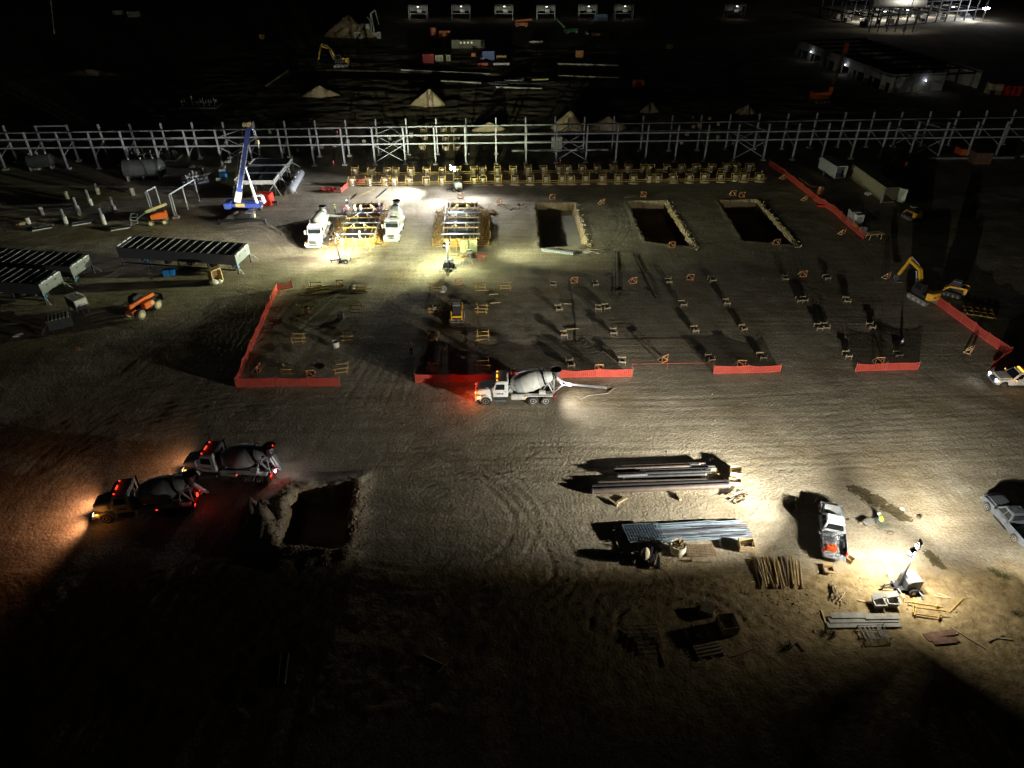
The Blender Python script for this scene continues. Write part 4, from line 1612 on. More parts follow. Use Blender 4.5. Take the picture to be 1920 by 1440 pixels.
def footing_form(label, loc, rz, poured):
    t = thing('footing_form', label, 'concrete form', loc, rz, 'large timber footing forms')
    rnd = random.Random(5 if poured else 6)
    hl, hw = FL / 2, FW / 2
    for s in (-1, 1):
        n = 6
        for k in range(n):
            b = MB()
            y0 = -hl + FL * k / n
            b.box((s * hw, y0 + FL / n / 2, FH / 2), (.06, FL / n - .02, FH + rnd.uniform(-.03, .03)))
            part('side_panel', b, ply if k % 2 else timberold, t)
        for z, mt in ((.35, timber), (.95, timber)):
            w = MB()
            w.bar((s * (hw + .10), -hl - .3, z), (s * (hw + .10), hl + .3, z), .10, .14)
            part('waler', w, mt, t)
        for x, z in ((.22, FH + .08), (-.42, FH + .10)):
            w = MB()
            w.bar((s * (hw + x), -hl - .2, z), (s * (hw + x), hl + .2, z), .12, .12)
            part('steel_waler', w, steel if x > 0 else timber, t)
    # raking kickers
    n = 21
    km = MB()
    km.bar((0, 0, FH - .1), (1.75, 0, .10), .06, .12, up=(0, 1, 0))
    km.bar((0, 0, .14), (1.95, 0, .09), .06, .12, up=(0, 1, 0))
    km.bar((0, .0, .75), (.85, 0, .75), .05, .1, up=(0, 1, 0))
    km.box((1.75, 0, .3), (.07, .06, .75))
    k_me = km.mesh('kicker', timber)
    for s in (-1, 1):
        for k in range(n):
            o = part('kicker', k_me, None, t)
            o.location = (s * (hw + .16), -hl + .2 + (FL - .4) * k / (n - 1), rnd.uniform(-.03, .03))
            o.scale = (s * rnd.uniform(.82, 1.12), 1, rnd.uniform(.92, 1.06))
            o.rotation_euler = (0, 0, rnd.uniform(-.07, .07))
        for dx in (.75, 1.3):
            w = MB()
            for k in range(4):
                a = -hl + FL * k / 4
                w.bar((s * (hw + dx + rnd.uniform(-.08, .08)), a, 1.02 - dx * .45), (s * (hw + dx + rnd.uniform(-.08, .08)), a + FL / 4 + .2, 1.02 - dx * .45), .05, .12)
            part('kicker_rail', w, timber, t)
    # end walls
    for s in (-1, 1):
        n = 8
        for k in range(n):
            b = MB()
            x = -hw + FW * (k + .5) / n
            b.box((x, s * hl, FH / 2 + rnd.uniform(-.02, .02)), (FW / n - .015, .06, FH))
            part('end_board', b, timber if k % 3 else timberpale, t)
        for k in range(6):
            x = -hw + FW * k / 5
            b = MB()
            b.box((x, s * (hl + .10), FH / 2 + .1), (.1, .12, FH + .3 + (.35 if k in (1, 3, 4) and s < 0 else 0)))
            part('stud', b, timber, t)
        for z in (.4, 1.0):
            b = MB()
            b.bar((-hw - .3, s * (hl + .22), z), (hw + .3, s * (hl + .22), z), .1, .14)
            part('waler', b, timber, t)
        for k in range(4):
            x = -hw + FW * (k + .6) / 4
            b = MB()
            b.bar((x, s * (hl + .2), FH - .1), (x + rnd.uniform(-.2, .2), s * (hl + 1.5), .08), .06, .12, up=(1, 0, 0))
            b.bar((x, s * (hl + .2), .1), (x, s * (hl + 1.6), .08), .06, .1, up=(1, 0, 0))
            part('kicker', b, timber, t)
    # bridging beams with bolt templates
    for y in (-hl + 3.6, -hl + 7.6, -hl + 11.6):
        b = MB()
        b.box((0, y, FH + .26), (FW + .3, .22, .16))
        bm_ = part('cross_beam', b, timber, t)
        for x in (-.95, .95):
            q = MB()
            s = 1 if x > 0 else -1
            q.bar((x - s * .22, y, FH + .34), (x - s * .22, y, FH + .95), .07)
            q.bar((x - s * .22, y, FH + .92), (x + s * .5, y, FH + .36), .07, up=(0, 1, 0))
            q.bar((x - s * .1, y, FH + .34), (x - s * .1, y + .02, FH + .75), .05)
            part('bracket', q, cream, bm_)
            q = MB()
            for dx in (-.1, .1):
                q.tube((x + dx, y - .18, FH - .5), (x + dx, y - .18, FH + .45), .02, n=6)
            part('anchor_bolt', q, steel, bm_)
    for y in (-hl + 1.2, -hl + 5.6, -hl + 9.8):
        b = MB()
        for dy in (-.09, .09):
            b.tube((-hw - .55, y + dy, FH + .22), (hw + .55, y + dy, FH + .22), .075, n=10)
        part('strongback', b, chrome, t, 40)
    # inside
    b = MB()
    if poured:
        ny = 24
        secs = []
        for k in range(ny + 1):
            y = -hl + .05 + (FL - .1) * k / ny
            secs.append([(-hw + .04, y, .95), (-hw * .5, y, .95 + rnd.uniform(-.06, .08)), (0, y, .97 + rnd.uniform(-.08, .1)), (hw * .5, y, .95 + rnd.uniform(-.06, .08)), (hw - .04, y, .95), (hw - .04, y, .1), (-hw + .04, y, .1)])
        b.loft(secs)
        part('wet_concrete', b, wetconc, t, 60)
    else:
        b.box((0, 0, .12), (FW - .1, FL - .1, .1))
        part('footing_bed', b, mat('mud_mat', (0.07, 0.075, 0.09), .8), t)
    r = MB()
    for k in range(24):
        x = -hw + .15 + (FW - .3) * k / 23
        for z in ((.4, 1.12) if not poured else (1.15,)):
            r.bar((x, -hl + .1, z), (x, hl - .1, z), .035)
    for k in range(46):
        y = -hl + .2 + (FL - .4) * k / 45
        if poured and 5 < k < 36:
            continue
        r.bar((-hw + .1, y, 1.08), (hw - .1, y, 1.08), .035)
    for k in range(24):
        x = -hw + .15 + (FW - .3) * k / 23
        r.bar((x, hl - .2, .2), (x, hl - .2, FH + .25), .03, up=(1, 0, 0))
    if poured:
        r.v = [(x, y, min(z, 1.3)) for x, y, z in r.v]
    part('rebar_mat', r, rebarm, t, stuff=True)
    return t


fc = (G(833, 447, FH) + G(893, 447, FH)) / 2
fdir = Vector((-math.sin(SITE), math.cos(SITE), 0))
c2 = fc + fdir * (FL / 2)
c2.z = 0
FORM2 = footing_form('empty timber footing form with a rebar mat and steel strongbacks behind the dark light tower', c2, SITE, False)
fc = (G(636, 447, FH) + G(699, 447, FH)) / 2
c1 = fc + fdir * (FL / 2)
c1.z = 0
FORM1 = footing_form('timber footing form being filled with wet concrete between two mixer trucks', c1, SITE, True)


# ------------------------------------------------------------------ grey equipment modules on legs
def module(label, loc, rz, L, W, H, panel, ribs, ribmat, name='cooler_module', cat='equipment module', extras=True, wall=None):
    """origin: ground under the near right corner; runs to -X, back to +Y"""
    t = thing(name, label, cat, loc, rz, 'grey steel equipment modules')
    b = MB()
    b.box((-L / 2, W / 2, H - .05), (L - .1, W - .1, .06))
    rf = part('roof_deck', b, sheddark, t)
    for k in range(ribs):
        m = MB()
        x = -L + L * (k + .6) / ribs
        m.box((x, W / 2, H + .02), (.025, W - .2, .04))
        part('roof_rib', m, ribmat, rf)
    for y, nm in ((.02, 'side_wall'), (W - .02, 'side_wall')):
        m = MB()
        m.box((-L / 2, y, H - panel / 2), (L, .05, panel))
        part(nm, m, wall or wallshade, t)
    for x in (-.02, -L + .02):
        m = MB()
        m.box((x, W / 2, H - panel / 2), (.06, W - .08, panel))
        e = part('end_panel', m, shedgrey, t)
        for k in range(3):
            q = MB()
            q.box((x + (.05 if x > -1 else -.05), W * (k + .6) / 3.4, H + .05), (.3, W / 4.6, .16))
            part('lifting_lug', q, palegrey, e)
        for k in range(2):
            q = MB()
            q.box((x + (.04 if x > -1 else -.04), W * (.3 + .4 * k), H - panel * .4), (.02, .28, .14))
            part('vent_slot', q, black, e)
    n = max(3, int(L / 4.2) + 1)
    for k in range(n):
        x = -.1 - (L - .2) * k / (n - 1)
        for y in (.1, W - .1):
            m = MB()
            m.bar((x, y, 0), (x, y, H - panel), .16, up=(1, 0, 0))
            m.box((x, y, .03), (.34, .34, .06))
            part('leg', m, wallshade, t)
    for y in (.1, W - .1):
        m = MB()
        m.bar((-.1, y, H - panel + .05), (-1.6, y, .2), .10, up=(0, 1, 0))
        part('brace', m, steel, t)
    m = MB()
    m.bar((-.1, .15, H - panel), (.9, -.3, .15), .09)
    m.bar((-.1, W - .2, H - panel), (1.3, W - .2, H - panel - .9), .09)
    part('brace', m, palegrey, t)
    if extras:
        rnd = random.Random(int(L * 10 + loc[0]))
        for k in range(5):
            m = MB()
            x = -.9 - (L - 2) * k / 4.6
            m.lathe([(0, .15), (.1, .55), (.9, .55), (1.0, .2)], (x, W * .3, H - panel - 1.0), (x, W * .3, H - panel), 14)
            part('fan_ring', m, black, t, 40)
            if k % 2 == 0:
                m = MB()
                m.box((x + .4, .55, .95), (.9, .5, .42))
                part('motor', m, bluep, t, bevel=.05)
                m = MB()
                m.bar((x - .2, .2, .55), (x + .9, .2, 1.35), .22, .10)
                m.bar((x - .2, .2, .55), (x - .35, .2, 1.4), .08)
                part('bracket', m, palegrey, t)
        m = MB()
        m.bar((-L + .3, .05, .55), (-.4, .05, .55), .1, .18)
        part('sill_beam', m, sheddark, t)
    return t


MH = tall(449, 514, 479)
r0, r1, r2 = G(440, 479, MH), G(217, 464, MH), G(462, 456, MH)
mrz = math.atan2(r0.y - r1.y, r0.x - r1.x)
ML = (r0 - r1).length
MW = (r2 - r0).length
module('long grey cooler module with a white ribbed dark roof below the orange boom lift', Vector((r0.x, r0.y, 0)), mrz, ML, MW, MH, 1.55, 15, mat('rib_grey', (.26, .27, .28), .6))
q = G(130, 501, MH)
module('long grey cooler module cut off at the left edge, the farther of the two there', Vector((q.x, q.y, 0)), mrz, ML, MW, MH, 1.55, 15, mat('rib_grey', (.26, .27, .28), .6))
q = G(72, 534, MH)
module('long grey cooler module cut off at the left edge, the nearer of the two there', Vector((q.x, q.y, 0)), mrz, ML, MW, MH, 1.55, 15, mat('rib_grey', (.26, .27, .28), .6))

sh = tall(520, 366, 337)
for k, lb in enumerate(('grey legged module nearest the crane in the stepped cluster of three',
                        'grey legged module in the middle of the stepped cluster behind the crane',
                        'grey legged module farthest back in the stepped cluster behind the crane')):
    q = G(513 + 13 * k, 338 - 15 * k, sh)
    e = G(440 + 14 * k, 338 - 15 * k, sh)
    module(lb, Vector((q.x, q.y, 0)), SITE * .5, (q - e).length, 3.6, sh, .75, 1, sheddark, 'legged_module', 'equipment module', False, mat('module_light_grey', (.42, .45, .48), .55, dirt=.08))
    # splayed stiffener legs along the right end
for k, (px, lb) in enumerate((((147, 592), 'small unit with a white striped slatted roof left of the orange telehandler'), ((95, 618), 'dim small unit with a striped slatted roof near the left edge'))):
    t = thing('slatted_unit', lb, 'equipment unit', GP(*px), R(-38 if k == 0 else -150), 'small units with slatted roofs')
    b = MB()
    b.box((-1.4, .9, 1.35), (2.6, 1.7, 1.3))
    part('body', b, sheddark, t, bevel=.03)
    for i in range(6):
        m = MB()
        m.box((-.35 - i * .42, .9, 2.05), (.2, 1.7, .07))
        part('roof_slat', m, palegrey if i else timberpale, t)
    m = MB()
    m.box((-.07, .9, 1.6), (.05, 1.5, .9))
    part('end_panel', m, palegrey, t)
    m = MB()
    for y in (.5, 1.2):
        m.bar((.1, y, 1.4), (1.0, y, .1), .08)
        m.bar((.1, y, .3), (1.0, y, .1), .06)
    part('tow_frame', m, greypaint, t)
    for x in (-2.5, -.3):
        for y in (.15, 1.65):
            m = MB()
            m.box((x, y, .35), (.12, .12, .75))
            part('leg', m, black, t)


# ------------------------------------------------------------------ vessels and piping skids
def vessel(label, p0, p1, r, z, m, saddles=2, nozzles=3):
    a, c = G(*p0), G(*p1)
    mid = (a + c) / 2
    L = (c - a).length
    t = thing('pressure_vessel', label, 'steel tank', (mid.x, mid.y, zmin(mid.x, mid.y, 1.0)), math.atan2(c.y - a.y, c.x - a.x), 'cylindrical steel vessels')
    b = MB()
    h = r * .5
    b.lathe([(0, .05), (h * .3, r * .6), (h, r), (L - h, r), (L - h * .3, r * .6), (L, .05)], (-L / 2, 0, z), (L / 2, 0, z), 22)
    part('shell', b, m, t, 40)
    for k in range(saddles):
        x = (k / (saddles - 1) - .5) * L * .7
        b = MB()
        b.prism([(-r * .85, 0), (r * .85, 0), (r * .75, z - r * .6), (-r * .75, z - r * .6)], -.12, .12, Matrix.Translation((x, 0, 0)) @ Matrix.Rotation(R(90), 4, 'Z'))
        part('saddle', b, steel, t)
    for k in range(nozzles):
        x = (k + .5) / nozzles * L * .8 - L * .4
        b = MB()
        b.tube((x, 0, z + r * .9), (x, 0, z + r + .25), .12)
        b.tube((x, 0, z + r + .22), (x, 0, z + r + .3), .2)
        part('nozzle', b, palegrey, t, 40)
    return t


vessel('pale grey horizontal pressure vessel lying right of the stepped modules', (546, 368), (566, 333), .72, .95, steel)
vessel('large dim grey horizontal tank lying below the railed piping skid', (232, 337), (316, 333), 1.7, 2.0, mat('tank_shade_grey', (.07, .075, .085), .4), 3)  # this tank's colour is darkened to stand in for a shadow over it
vessel('dark horizontal tank in the shadows near the left edge under the rack', (52, 318), (108, 314), 1.3, 1.6, sheddark, 2)


def piping_skid(label, px, rz, L, W, seed, rail=True):
    rnd = random.Random(seed)
    t = thing('piping_skid', label, 'piping skid', GP(*px), rz, 'piping skids with pumps and valves')
    b = MB()
    for y in (0, W):
        b.bar((-L / 2, y, .18), (L / 2, y, .18), .16, .34)
    for k in range(6):
        x = -L / 2 + L * k / 5
        b.bar((x, 0, .18), (x, W, .18), .14, .28)
    b.box((0, W / 2, .36), (L, W, .03))
    part('skid_frame', b, shedgrey, t)
    if rail:
        n = 8
        for k in range(n):
            m = MB()
            x = -L / 2 + L * k / (n - 1)
            m.box((x, 0, .95), (.07, .07, 1.2))
            part('rail_post', m, steel, t)
        for z in (.95, 1.5):
            m = MB()
            m.bar((-L / 2, -.05, z), (L / 2, -.05, z), .06)
            m.bar((L / 2 + .05, 0, z), (L / 2 + .05, W, z), .06)
            part('hand_rail', m, steel, t)
    for k in range(7):
        x = -L / 2 + L * (k + .5) / 7
        m = MB()
        m.tube((x, W * .4, .4), (x, W * .4, rnd.uniform(1.2, 2.6)), rnd.uniform(.08, .2))
        m.tube((x, W * .4, 1.1), (x + rnd.uniform(.4, 1.2), W * rnd.uniform(.2, .8), 1.1), .1)
        part('pipe', m, rnd.choice([steel, shedgrey, cream]), t, 40)
        m = MB()
        m.tube((x + .3, W * .6, 1.0), (x + .3, W * .6, 1.35), .22, n=12)
        m.tube((x + .3, W * .6, 1.35), (x + .3, W * .6, 1.8), .05)
        part('valve', m, rnd.choice([sheddark, shedgrey, steel]), t, 40)
    for k in range(2):
        m = MB()
        x = -L * .25 + k * L * .5
        m.lathe([(0, .2), (.05, .4), (1.3, .4), (1.4, .2)], (x - .7, W * .75, .9), (x + .7, W * .75, .9), 16)
        part('pump', m, greypaint if k else sheddark, t, 40)
    m = MB()
    m.box((L / 2 - .4, W * .5, 1.4), (.3, .5, .7))
    part('control_box', m, palegrey if seed % 2 else orangewood, t)
    return t


piping_skid('railed grey piping skid with valves standing before the left part of the rack', (280, 303), SITE, 10.5, 4.0, 2)
piping_skid('bright small piping skid standing alone behind the rack at left', (368, 204), R(-1), 9.5, 4.5, 3, False)
piping_skid('dim small railed skid left of the crane boom', (368, 346), R(30), 4.5, 2.4, 4)

# ------------------------------------------------------------------ concrete piers with steel posts, left
PIERS = [(54, 419, 12, 0, 'low pier with red and yellow scraps at its foot'), (79, 402, 15, 0, 'bare pale pier second from the left edge'),
         (125, 421, 15, 14, 'pier topped by a steel post in the front row, left'), (149, 402, 16, 16, 'tall pier topped by a steel post, left in the second row'),
         (171, 385, 13, 16, 'pier topped by a steel post in the third row, middle'), (196, 420, 18, 12, 'pier topped by a steel post in the front row, right'),
         (216, 399, 14, 15, 'pier topped by a steel post, right in the second row'), (127, 372, 14, 0, 'dim pier in the back row at left'),
         (185, 364, 12, 8, 'dim pier in the back row, middle'), (250, 366, 14, 0, 'dim pier in the back row beside the big tank')]
for px, py, hp, hs, lb in PIERS:
    t = thing('concrete_pier', 'round concrete ' + lb, 'concrete pier', GP(px, py), 0, 'round concrete piers at left')
    h = tall(px, py, py - hp)
    m = MB()
    m.lathe([(0, .36), (h - .04, .36), (h, .33)], (0, 0, 0), (0, 0, 1), 16)
    part('shaft', m, concrete, t, 40)
    if hs:
        h2 = tall(px, py, py - hp - hs) - h
        m = MB()
        m.box((0, 0, h + .03), (.5, .5, .05))
        for s in (-1, 1):
            m.box((0, s * .12, h + .05 + h2 / 2), (.24, .03, h2))
        m.box((0, 0, h + .05 + h2 / 2), (.03, .22, h2))
        part('steel_post', m, rackpaint, t)
for px, top, arm, lb in (((331, 409), 371, (343, 342), 'tall grey steel goalpost pipe support right of the orange boom lift'), ((286, 398), 366, (292, 362), 'steel pipe support post behind the orange boom lift')):
    p = GP(*px)
    h = tall(px[0], px[1], top + 0) + .6
    t = thing('pipe_support', lb, 'pipe support', p, 0, 'steel pipe support frames')
    m = MB()
    for s in (-1, 1):
        m.bar((s * .18, 0, .2), (s * .18, 0, h), .13, up=(1, 0, 0))
    part('post', m, rackpaint, t)
    m = MB()
    m.box((0, 0, .15), (.9, .8, .5))
    part('footing', m, concrete, t)
    d = 7.0 if px[0] > 300 else 2.2
    m = MB()
    m.bar((0, -.1, h + .08), (1.4 if d > 5 else .6, d, h + .08), .2)
    part('beam', m, rackpaint, t)
    for f in ((.5, 1.0) if d > 5 else (1.0,)):
        m = MB()
        m.bar(((1.4 if d > 5 else .6) * f, d * f, .1), ((1.4 if d > 5 else .6) * f, d * f, h), .13, up=(1, 0, 0))
        part('post', m, rackpaint, t)
# ------------------------------------------------------------------ rough terrain crane
def crane():
    p = GP(468, 402)
    t = thing('mobile_crane', 'blue and white rough terrain crane with its boom raised high', 'crane', p, SITE)
    b = MB()
    b.prism([(-1.25, .6), (1.25, .6), (1.25, 1.15), (1.0, 1.3), (-1.0, 1.3), (-1.25, 1.15)], -3.6, 3.6)
    ca = part('carrier', b, black, t, bevel=.04)
    for y in (-2.4, -1.0):
        m = MB()
        m.box((.8, y, 1.42), (.9, 1.1, .3))
        part('engine_cover', m, greypaint, t, bevel=.05)
    for y in (-2.3, 2.1):
        for s in (-1, 1):
            m = MB()
            x0, x1 = s * 1.0, s * 1.65
            m.lathe([(0, .5), (.03, .68), (.1, .76), (.55, .76), (.62, .68), (.65, .5)], (x0, y, .78), (x1, y, .78), 22)
            w = part('wheel', m, dustyrub, t, 40)
            m = MB()
            m.lathe([(0, .46), (.1, .3), (.18, .12)], (x1 - s * .08, y, .78), (x1 + s * .12, y, .78), 16)
            part('rim', m, cream, w, 40)
    for y in (-4.0, 4.0):
        m = MB()
        m.box((0, y, .62), (7.6, .34, .38))
        part('outrigger_beam', m, black, t)
        for s in (-1, 1):
            m = MB()
            m.tube((s * 3.75, y, .9), (s * 3.75, y, .12), .10)
            m.tube((s * 3.75, y, .12), (s * 3.75, y, .03), .32, n=14)
            part('outrigger_foot', m, greypaint, t, 40)
    # slewing deck, boom to the right and back
    m = MB()
    m.lathe([(0, .9), (.25, .9)], (0, 0, 1.3), (0, 0, 1.6), 20)
    part('slew_ring', m, black, t, 40)
    m = MB()
    m.prism([(-2.6, 1.75), (-1.2, 1.58), (2.4, 1.58), (2.6, 1.9), (1.2, 2.25), (-1.6, 2.3), (-2.6, 2.2)], -.95, .75)
    dk = part('slewing_deck', m, machblue, t, bevel=.04)
    m = MB()
    m.box((-3.0, -.1, 1.95), (1.1, 2.3, 1.0))
    part('counterweight', m, machblue, t, bevel=.08)
    m = MB()
    m.box((-.9, -.98, 2.05), (1.5, .06, .55))
    part('name_board', m, mat('board_yellow', (.75, .48, .12), .5), dk)
    m = MB()
    m.prism([(.7, 1.6), (2.7, 1.6), (2.5, 2.5), (2.2, 3.0), (.8, 3.0), (.7, 2.4)], .75, 1.75)
    cb = part('cab', m, white, t, bevel=.06)
    for y in (.74, 1.76):
        m = MB()
        m.box((1.75, y, 2.5), (1.0, .03, .7))
        part('side_window', m, glass, cb)
    m = MB()
    m.pane([(2.62, .8, 2.0), (2.62, 1.7, 2.0), (2.24, 1.7, 2.95), (2.24, .8, 2.95)], .05, .95, .05, .95)
    part('windscreen', m, glass, cb)
    # boom
    piv = Vector((-1.5, -.1, 2.35))
    R0 = Matrix.Rotation(SITE, 3, 'Z')
    wp = Vector(p) + R0 @ piv
    best = None
    for L in [8 + .1 * i for i in range(100)]:
        for el in [50 + .5 * i for i in range(76)]:
            d = R0 @ Vector((math.cos(R(el)) * .97, math.cos(R(el)) * .24, math.sin(R(el))))
            x, y = P3(wp + d * L)
            e = (x - 466) ** 2 + (y - 236) ** 2
            if best is None or e < best[0]:
                best = (e, L, el)
    _, BL, el = best
    d = Vector((math.cos(R(el)) * .97, math.cos(R(el)) * .24, math.sin(R(el)))).normalized()
    tip = piv + d * BL
    up = Vector((-d.z * .97, -d.z * .24, math.hypot(d.x, d.y))).normalized()
    for k, (a, c, w, mt) in enumerate(((0, .15, .95, white), (.13, .80, .86, machblue), (.78, .93, .74, machblue), (.92, .985, .62, machblue))):
        m = MB()
        m.bar(piv + d * BL * a, piv + d * BL * c, w, w * 1.1, up=up)
        part('boom_section', m, mt, t, bevel=.05)
    side = d.cross(up).normalized()
    for s in (-1, 1):
        m = MB()
        for k in range(9):
            a = .2 + k * .066
            m.bar(piv + d * BL * a + up * .36 + side * s * .46, piv + d * BL * (a + .055) + up * .36 + side * s * .46, .05, .16, up=up)
        part('boom_stripe', m, palegrey, t)
        m = MB()
        for k in range(9):
            a = .2 + k * .066
            m.bar(piv + d * BL * a - up * .36 + side * s * .46, piv + d * BL * (a + .055) - up * .36 + side * s * .46, .05, .16, up=up)
        part('boom_stripe', m, palegrey, t)
    m = MB()
    m.bar(tip, tip + up * .9 + d * .2, .3, .5)
    m.tube(tip + side * .3 + d * .3, tip - side * .3 + d * .3, .38, n=14)
    m.tube(tip + side * .3 + up * .7, tip - side * .3 + up * .7, .26, n=14)
    part('boom_head', m, cream, t, 40)
    ft = Vector((1.7, -.1, 1.9))
    at = piv + d * BL * .48 - up * .35
    m = MB()
    m.tube(ft, ft.lerp(at, .52), .26, n=14)
    part('lift_cylinder', m, white, t, 40)
    m = MB()
    m.tube(ft.lerp(at, .5), at, .15, n=12)
    part('cylinder_rod', m, chrome, t, 40)
    hk = tip + Vector((.75, .2, -2.6))
    m = MB()
    m.lathe([(0, .1), (.15, .36), (.75, .36), (.95, .12)], hk + Vector((0, 0, .5)), hk - Vector((0, 0, .5)), 14)
    hb = part('hook_block', m, cream, t, 40)
    m = MB()
    for k in range(3):
        m.box(hk + Vector((0, -.37, .25 - k * .24)), (.5, .03, .1))
    part('hazard_stripe', m, black, hb)
    m = MB()
    m.path([hk + Vector((0, 0, -.5)), hk + Vector((0, 0, -.8)), hk + Vector((.16, 0, -.95)), hk + Vector((.24, 0, -.78))], .06)
    part('hook', m, steel, hb)
    m = MB()
    for s in (-.12, .12):
        m.tube(hk + Vector((s, 0, .5)), tip + d * .3 + Vector((s + .38, 0, 0)), .018, n=5)
    m.tube(tip + up * .75, piv + up * .8 + d * .6, .02, n=5)
    part('wire_rope', m, steel, t)
    return t


crane()


def box_tank(name, label, cat, loc, rz, d, m, group=None):
    t = thing(name, label, cat, loc, rz, group)
    b = MB()
    b.box((0, 0, d[2] / 2 + .1), d)
    bd = part('tank_body', b, m, t, bevel=.06)
    for k in range(5):
        r = MB()
        r.box((-d[0] / 2 + d[0] * (k + .5) / 5, -d[1] / 2 - .03, d[2] / 2 + .1), (.1, .06, d[2] * .9))
        part('stiffener', r, m, bd)
    s = MB()
    for y in (-1, 1):
        s.box((0, y * d[1] * .35, .06), (d[0] * 1.04, .16, .12))
    part('skid', s, black, t)
    return t


box_tank('red_tank', 'red steel box tank between the crane cab and the grey modules', 'steel tank', GP(497, 384), R(-6), (3.0, 1.6, 2.0), red)


def tyre(parent, c, r, w, mt=dustyrub, rim=cream, axis=(0, 1, 0), n=20):
    c, ax = Vector(c), Vector(axis).normalized()
    m = MB()
    p0, p1 = c - ax * w / 2, c + ax * w / 2
    m.lathe([(0, r * .6), (.02, r * .9), (.08, r), (w - .08, r), (w - .02, r * .9), (w, r * .6)], p0, p1, n)
    o = part('wheel', m, mt, parent, 40)
    m = MB()
    m.lathe([(-.01, r * .58), (w * .3, r * .3), (w * .7, r * .3), (w + .01, r * .58)], p0, p1, 14)
    part('rim', m, rim, o, 40)


# boom lift
t = thing('boom_lift', 'orange boom lift with a cream boom parked before the pipe supports', 'boom lift', GP(298, 418), R(18))
m = MB()
m.box((0, 0, .75), (2.6, 1.5, .45))
part('chassis', m, black, t, bevel=.04)
for x in (-1.05, 1.05):
    for s in (-1, 1):
        tyre(t, (x, s * .95, .48), .48, .36)
m = MB()
m.prism([(-.9, 1.0), (1.5, 1.0), (1.75, 1.4), (1.5, 2.0), (.4, 2.1), (-.9, 1.75)], -.95, -.1)
part('turret_pod', m, machorange, t, bevel=.08)
m = MB()
m.prism([(-.9, 1.0), (1.4, 1.0), (1.6, 1.4), (1.3, 1.9), (-.9, 1.7)], .15, .95)
part('turret_pod', m, machorange, t, bevel=.08)
m = MB()
m.bar((-1.5, .02, 2.15), (1.9, .02, 3.1), .34, .42)
part('boom_section', m, cream, t, bevel=.02)
m = MB()
m.bar((-1.5, .02, 2.1), (-2.9, .02, 1.2), .2, .24)
part('jib', m, greypaint, t)
bk = MB()
for z in (.7, 1.25, 1.75):
    for a, c in (((-3.9, -.8), (-2.9, -.8)), ((-2.9, -.8), (-2.9, .8)), ((-2.9, .8), (-3.9, .8)), ((-3.9, .8), (-3.9, -.8))):
        bk.bar((*a, z), (*c, z), .06)
for x in (-3.9, -2.9):
    for y in (-.8, .8):
        bk.bar((x, y, .7), (x, y, 1.75), .06, up=(1, 0, 0))
bk.box((-3.4, 0, .68), (1.0, 1.6, .04))
part('basket', bk, steel, t)

# telehandler
t = thing('telehandler', 'orange telehandler with pale tyres parked below the long cooler module', 'telehandler', GP(271, 585), heading((262, 588), (290, 570)))
m = MB()
m.prism([(-2.1, .6), (2.0, .6), (2.0, 1.0), (1.4, 1.2), (-1.6, 1.25), (-2.1, 1.1)], -.6, .6)
part('chassis', m, black, t, bevel=.04)
for x in (-1.45, 1.45):
    for s in (-1, 1):
        tyre(t, (x, s * 1.0, .62), .62, .42, mat('pale_tyre', (.30, .28, .23), .9, dirt=.4))
m = MB()
m.prism([(-.7, .95), (1.0, .95), (1.05, 1.5), (.8, 1.75), (-.7, 1.75)], -1.2, -.45)
pod = part('engine_pod', m, machorange, t, bevel=.07)
m = MB()
m.lathe([(0, .26), (.02, .26)], (.6, -1.21, 1.35), (.6, -1.24, 1.35), 16)
part('round_decal', m, cream, pod)
m = MB()
m.prism([(-.9, 1.0), (.7, 1.0), (.75, 1.9), (.4, 2.5), (-.8, 2.5), (-.95, 1.9)], .25, 1.15)
cb = part('cab', m, black, t, bevel=.05)
m = MB()
m.box((-.1, 1.17, 2.0), (1.0, .03, .6))
part('side_window', m, glass, cb)
m = MB()
m.bar((-2.2, -.1, 1.85), (2.1, -.1, 1.75), .42, .48)
part('boom_section', m, machorange, t, bevel=.03)
m = MB()
m.bar((2.0, -.1, 1.7), (2.7, -.1, 1.1), .3, .36)
part('boom_head', m, black, t)
m = MB()
m.box((2.9, -.1, .95), (.1, 1.3, .9))
for s in (-.4, .4):
    m.box((3.5, -.1 + s, .5), (1.2, .14, .06))
part('fork_carriage', m, black, t)
for s in (-1, 1):
    m = MB()
    m.prism([(1.0, 1.25), (1.9, 1.25), (2.0, 1.1), (.9, 1.1)], s * .8, s * 1.2)
    part('mudguard', m, black, t)
m = MB()
m.prism([(-2.3, .8), (-1.5, .9), (-1.5, 1.35), (-2.3, 1.3)], -.55, .55)
part('rear_cover', m, machorange, t, bevel=.05)


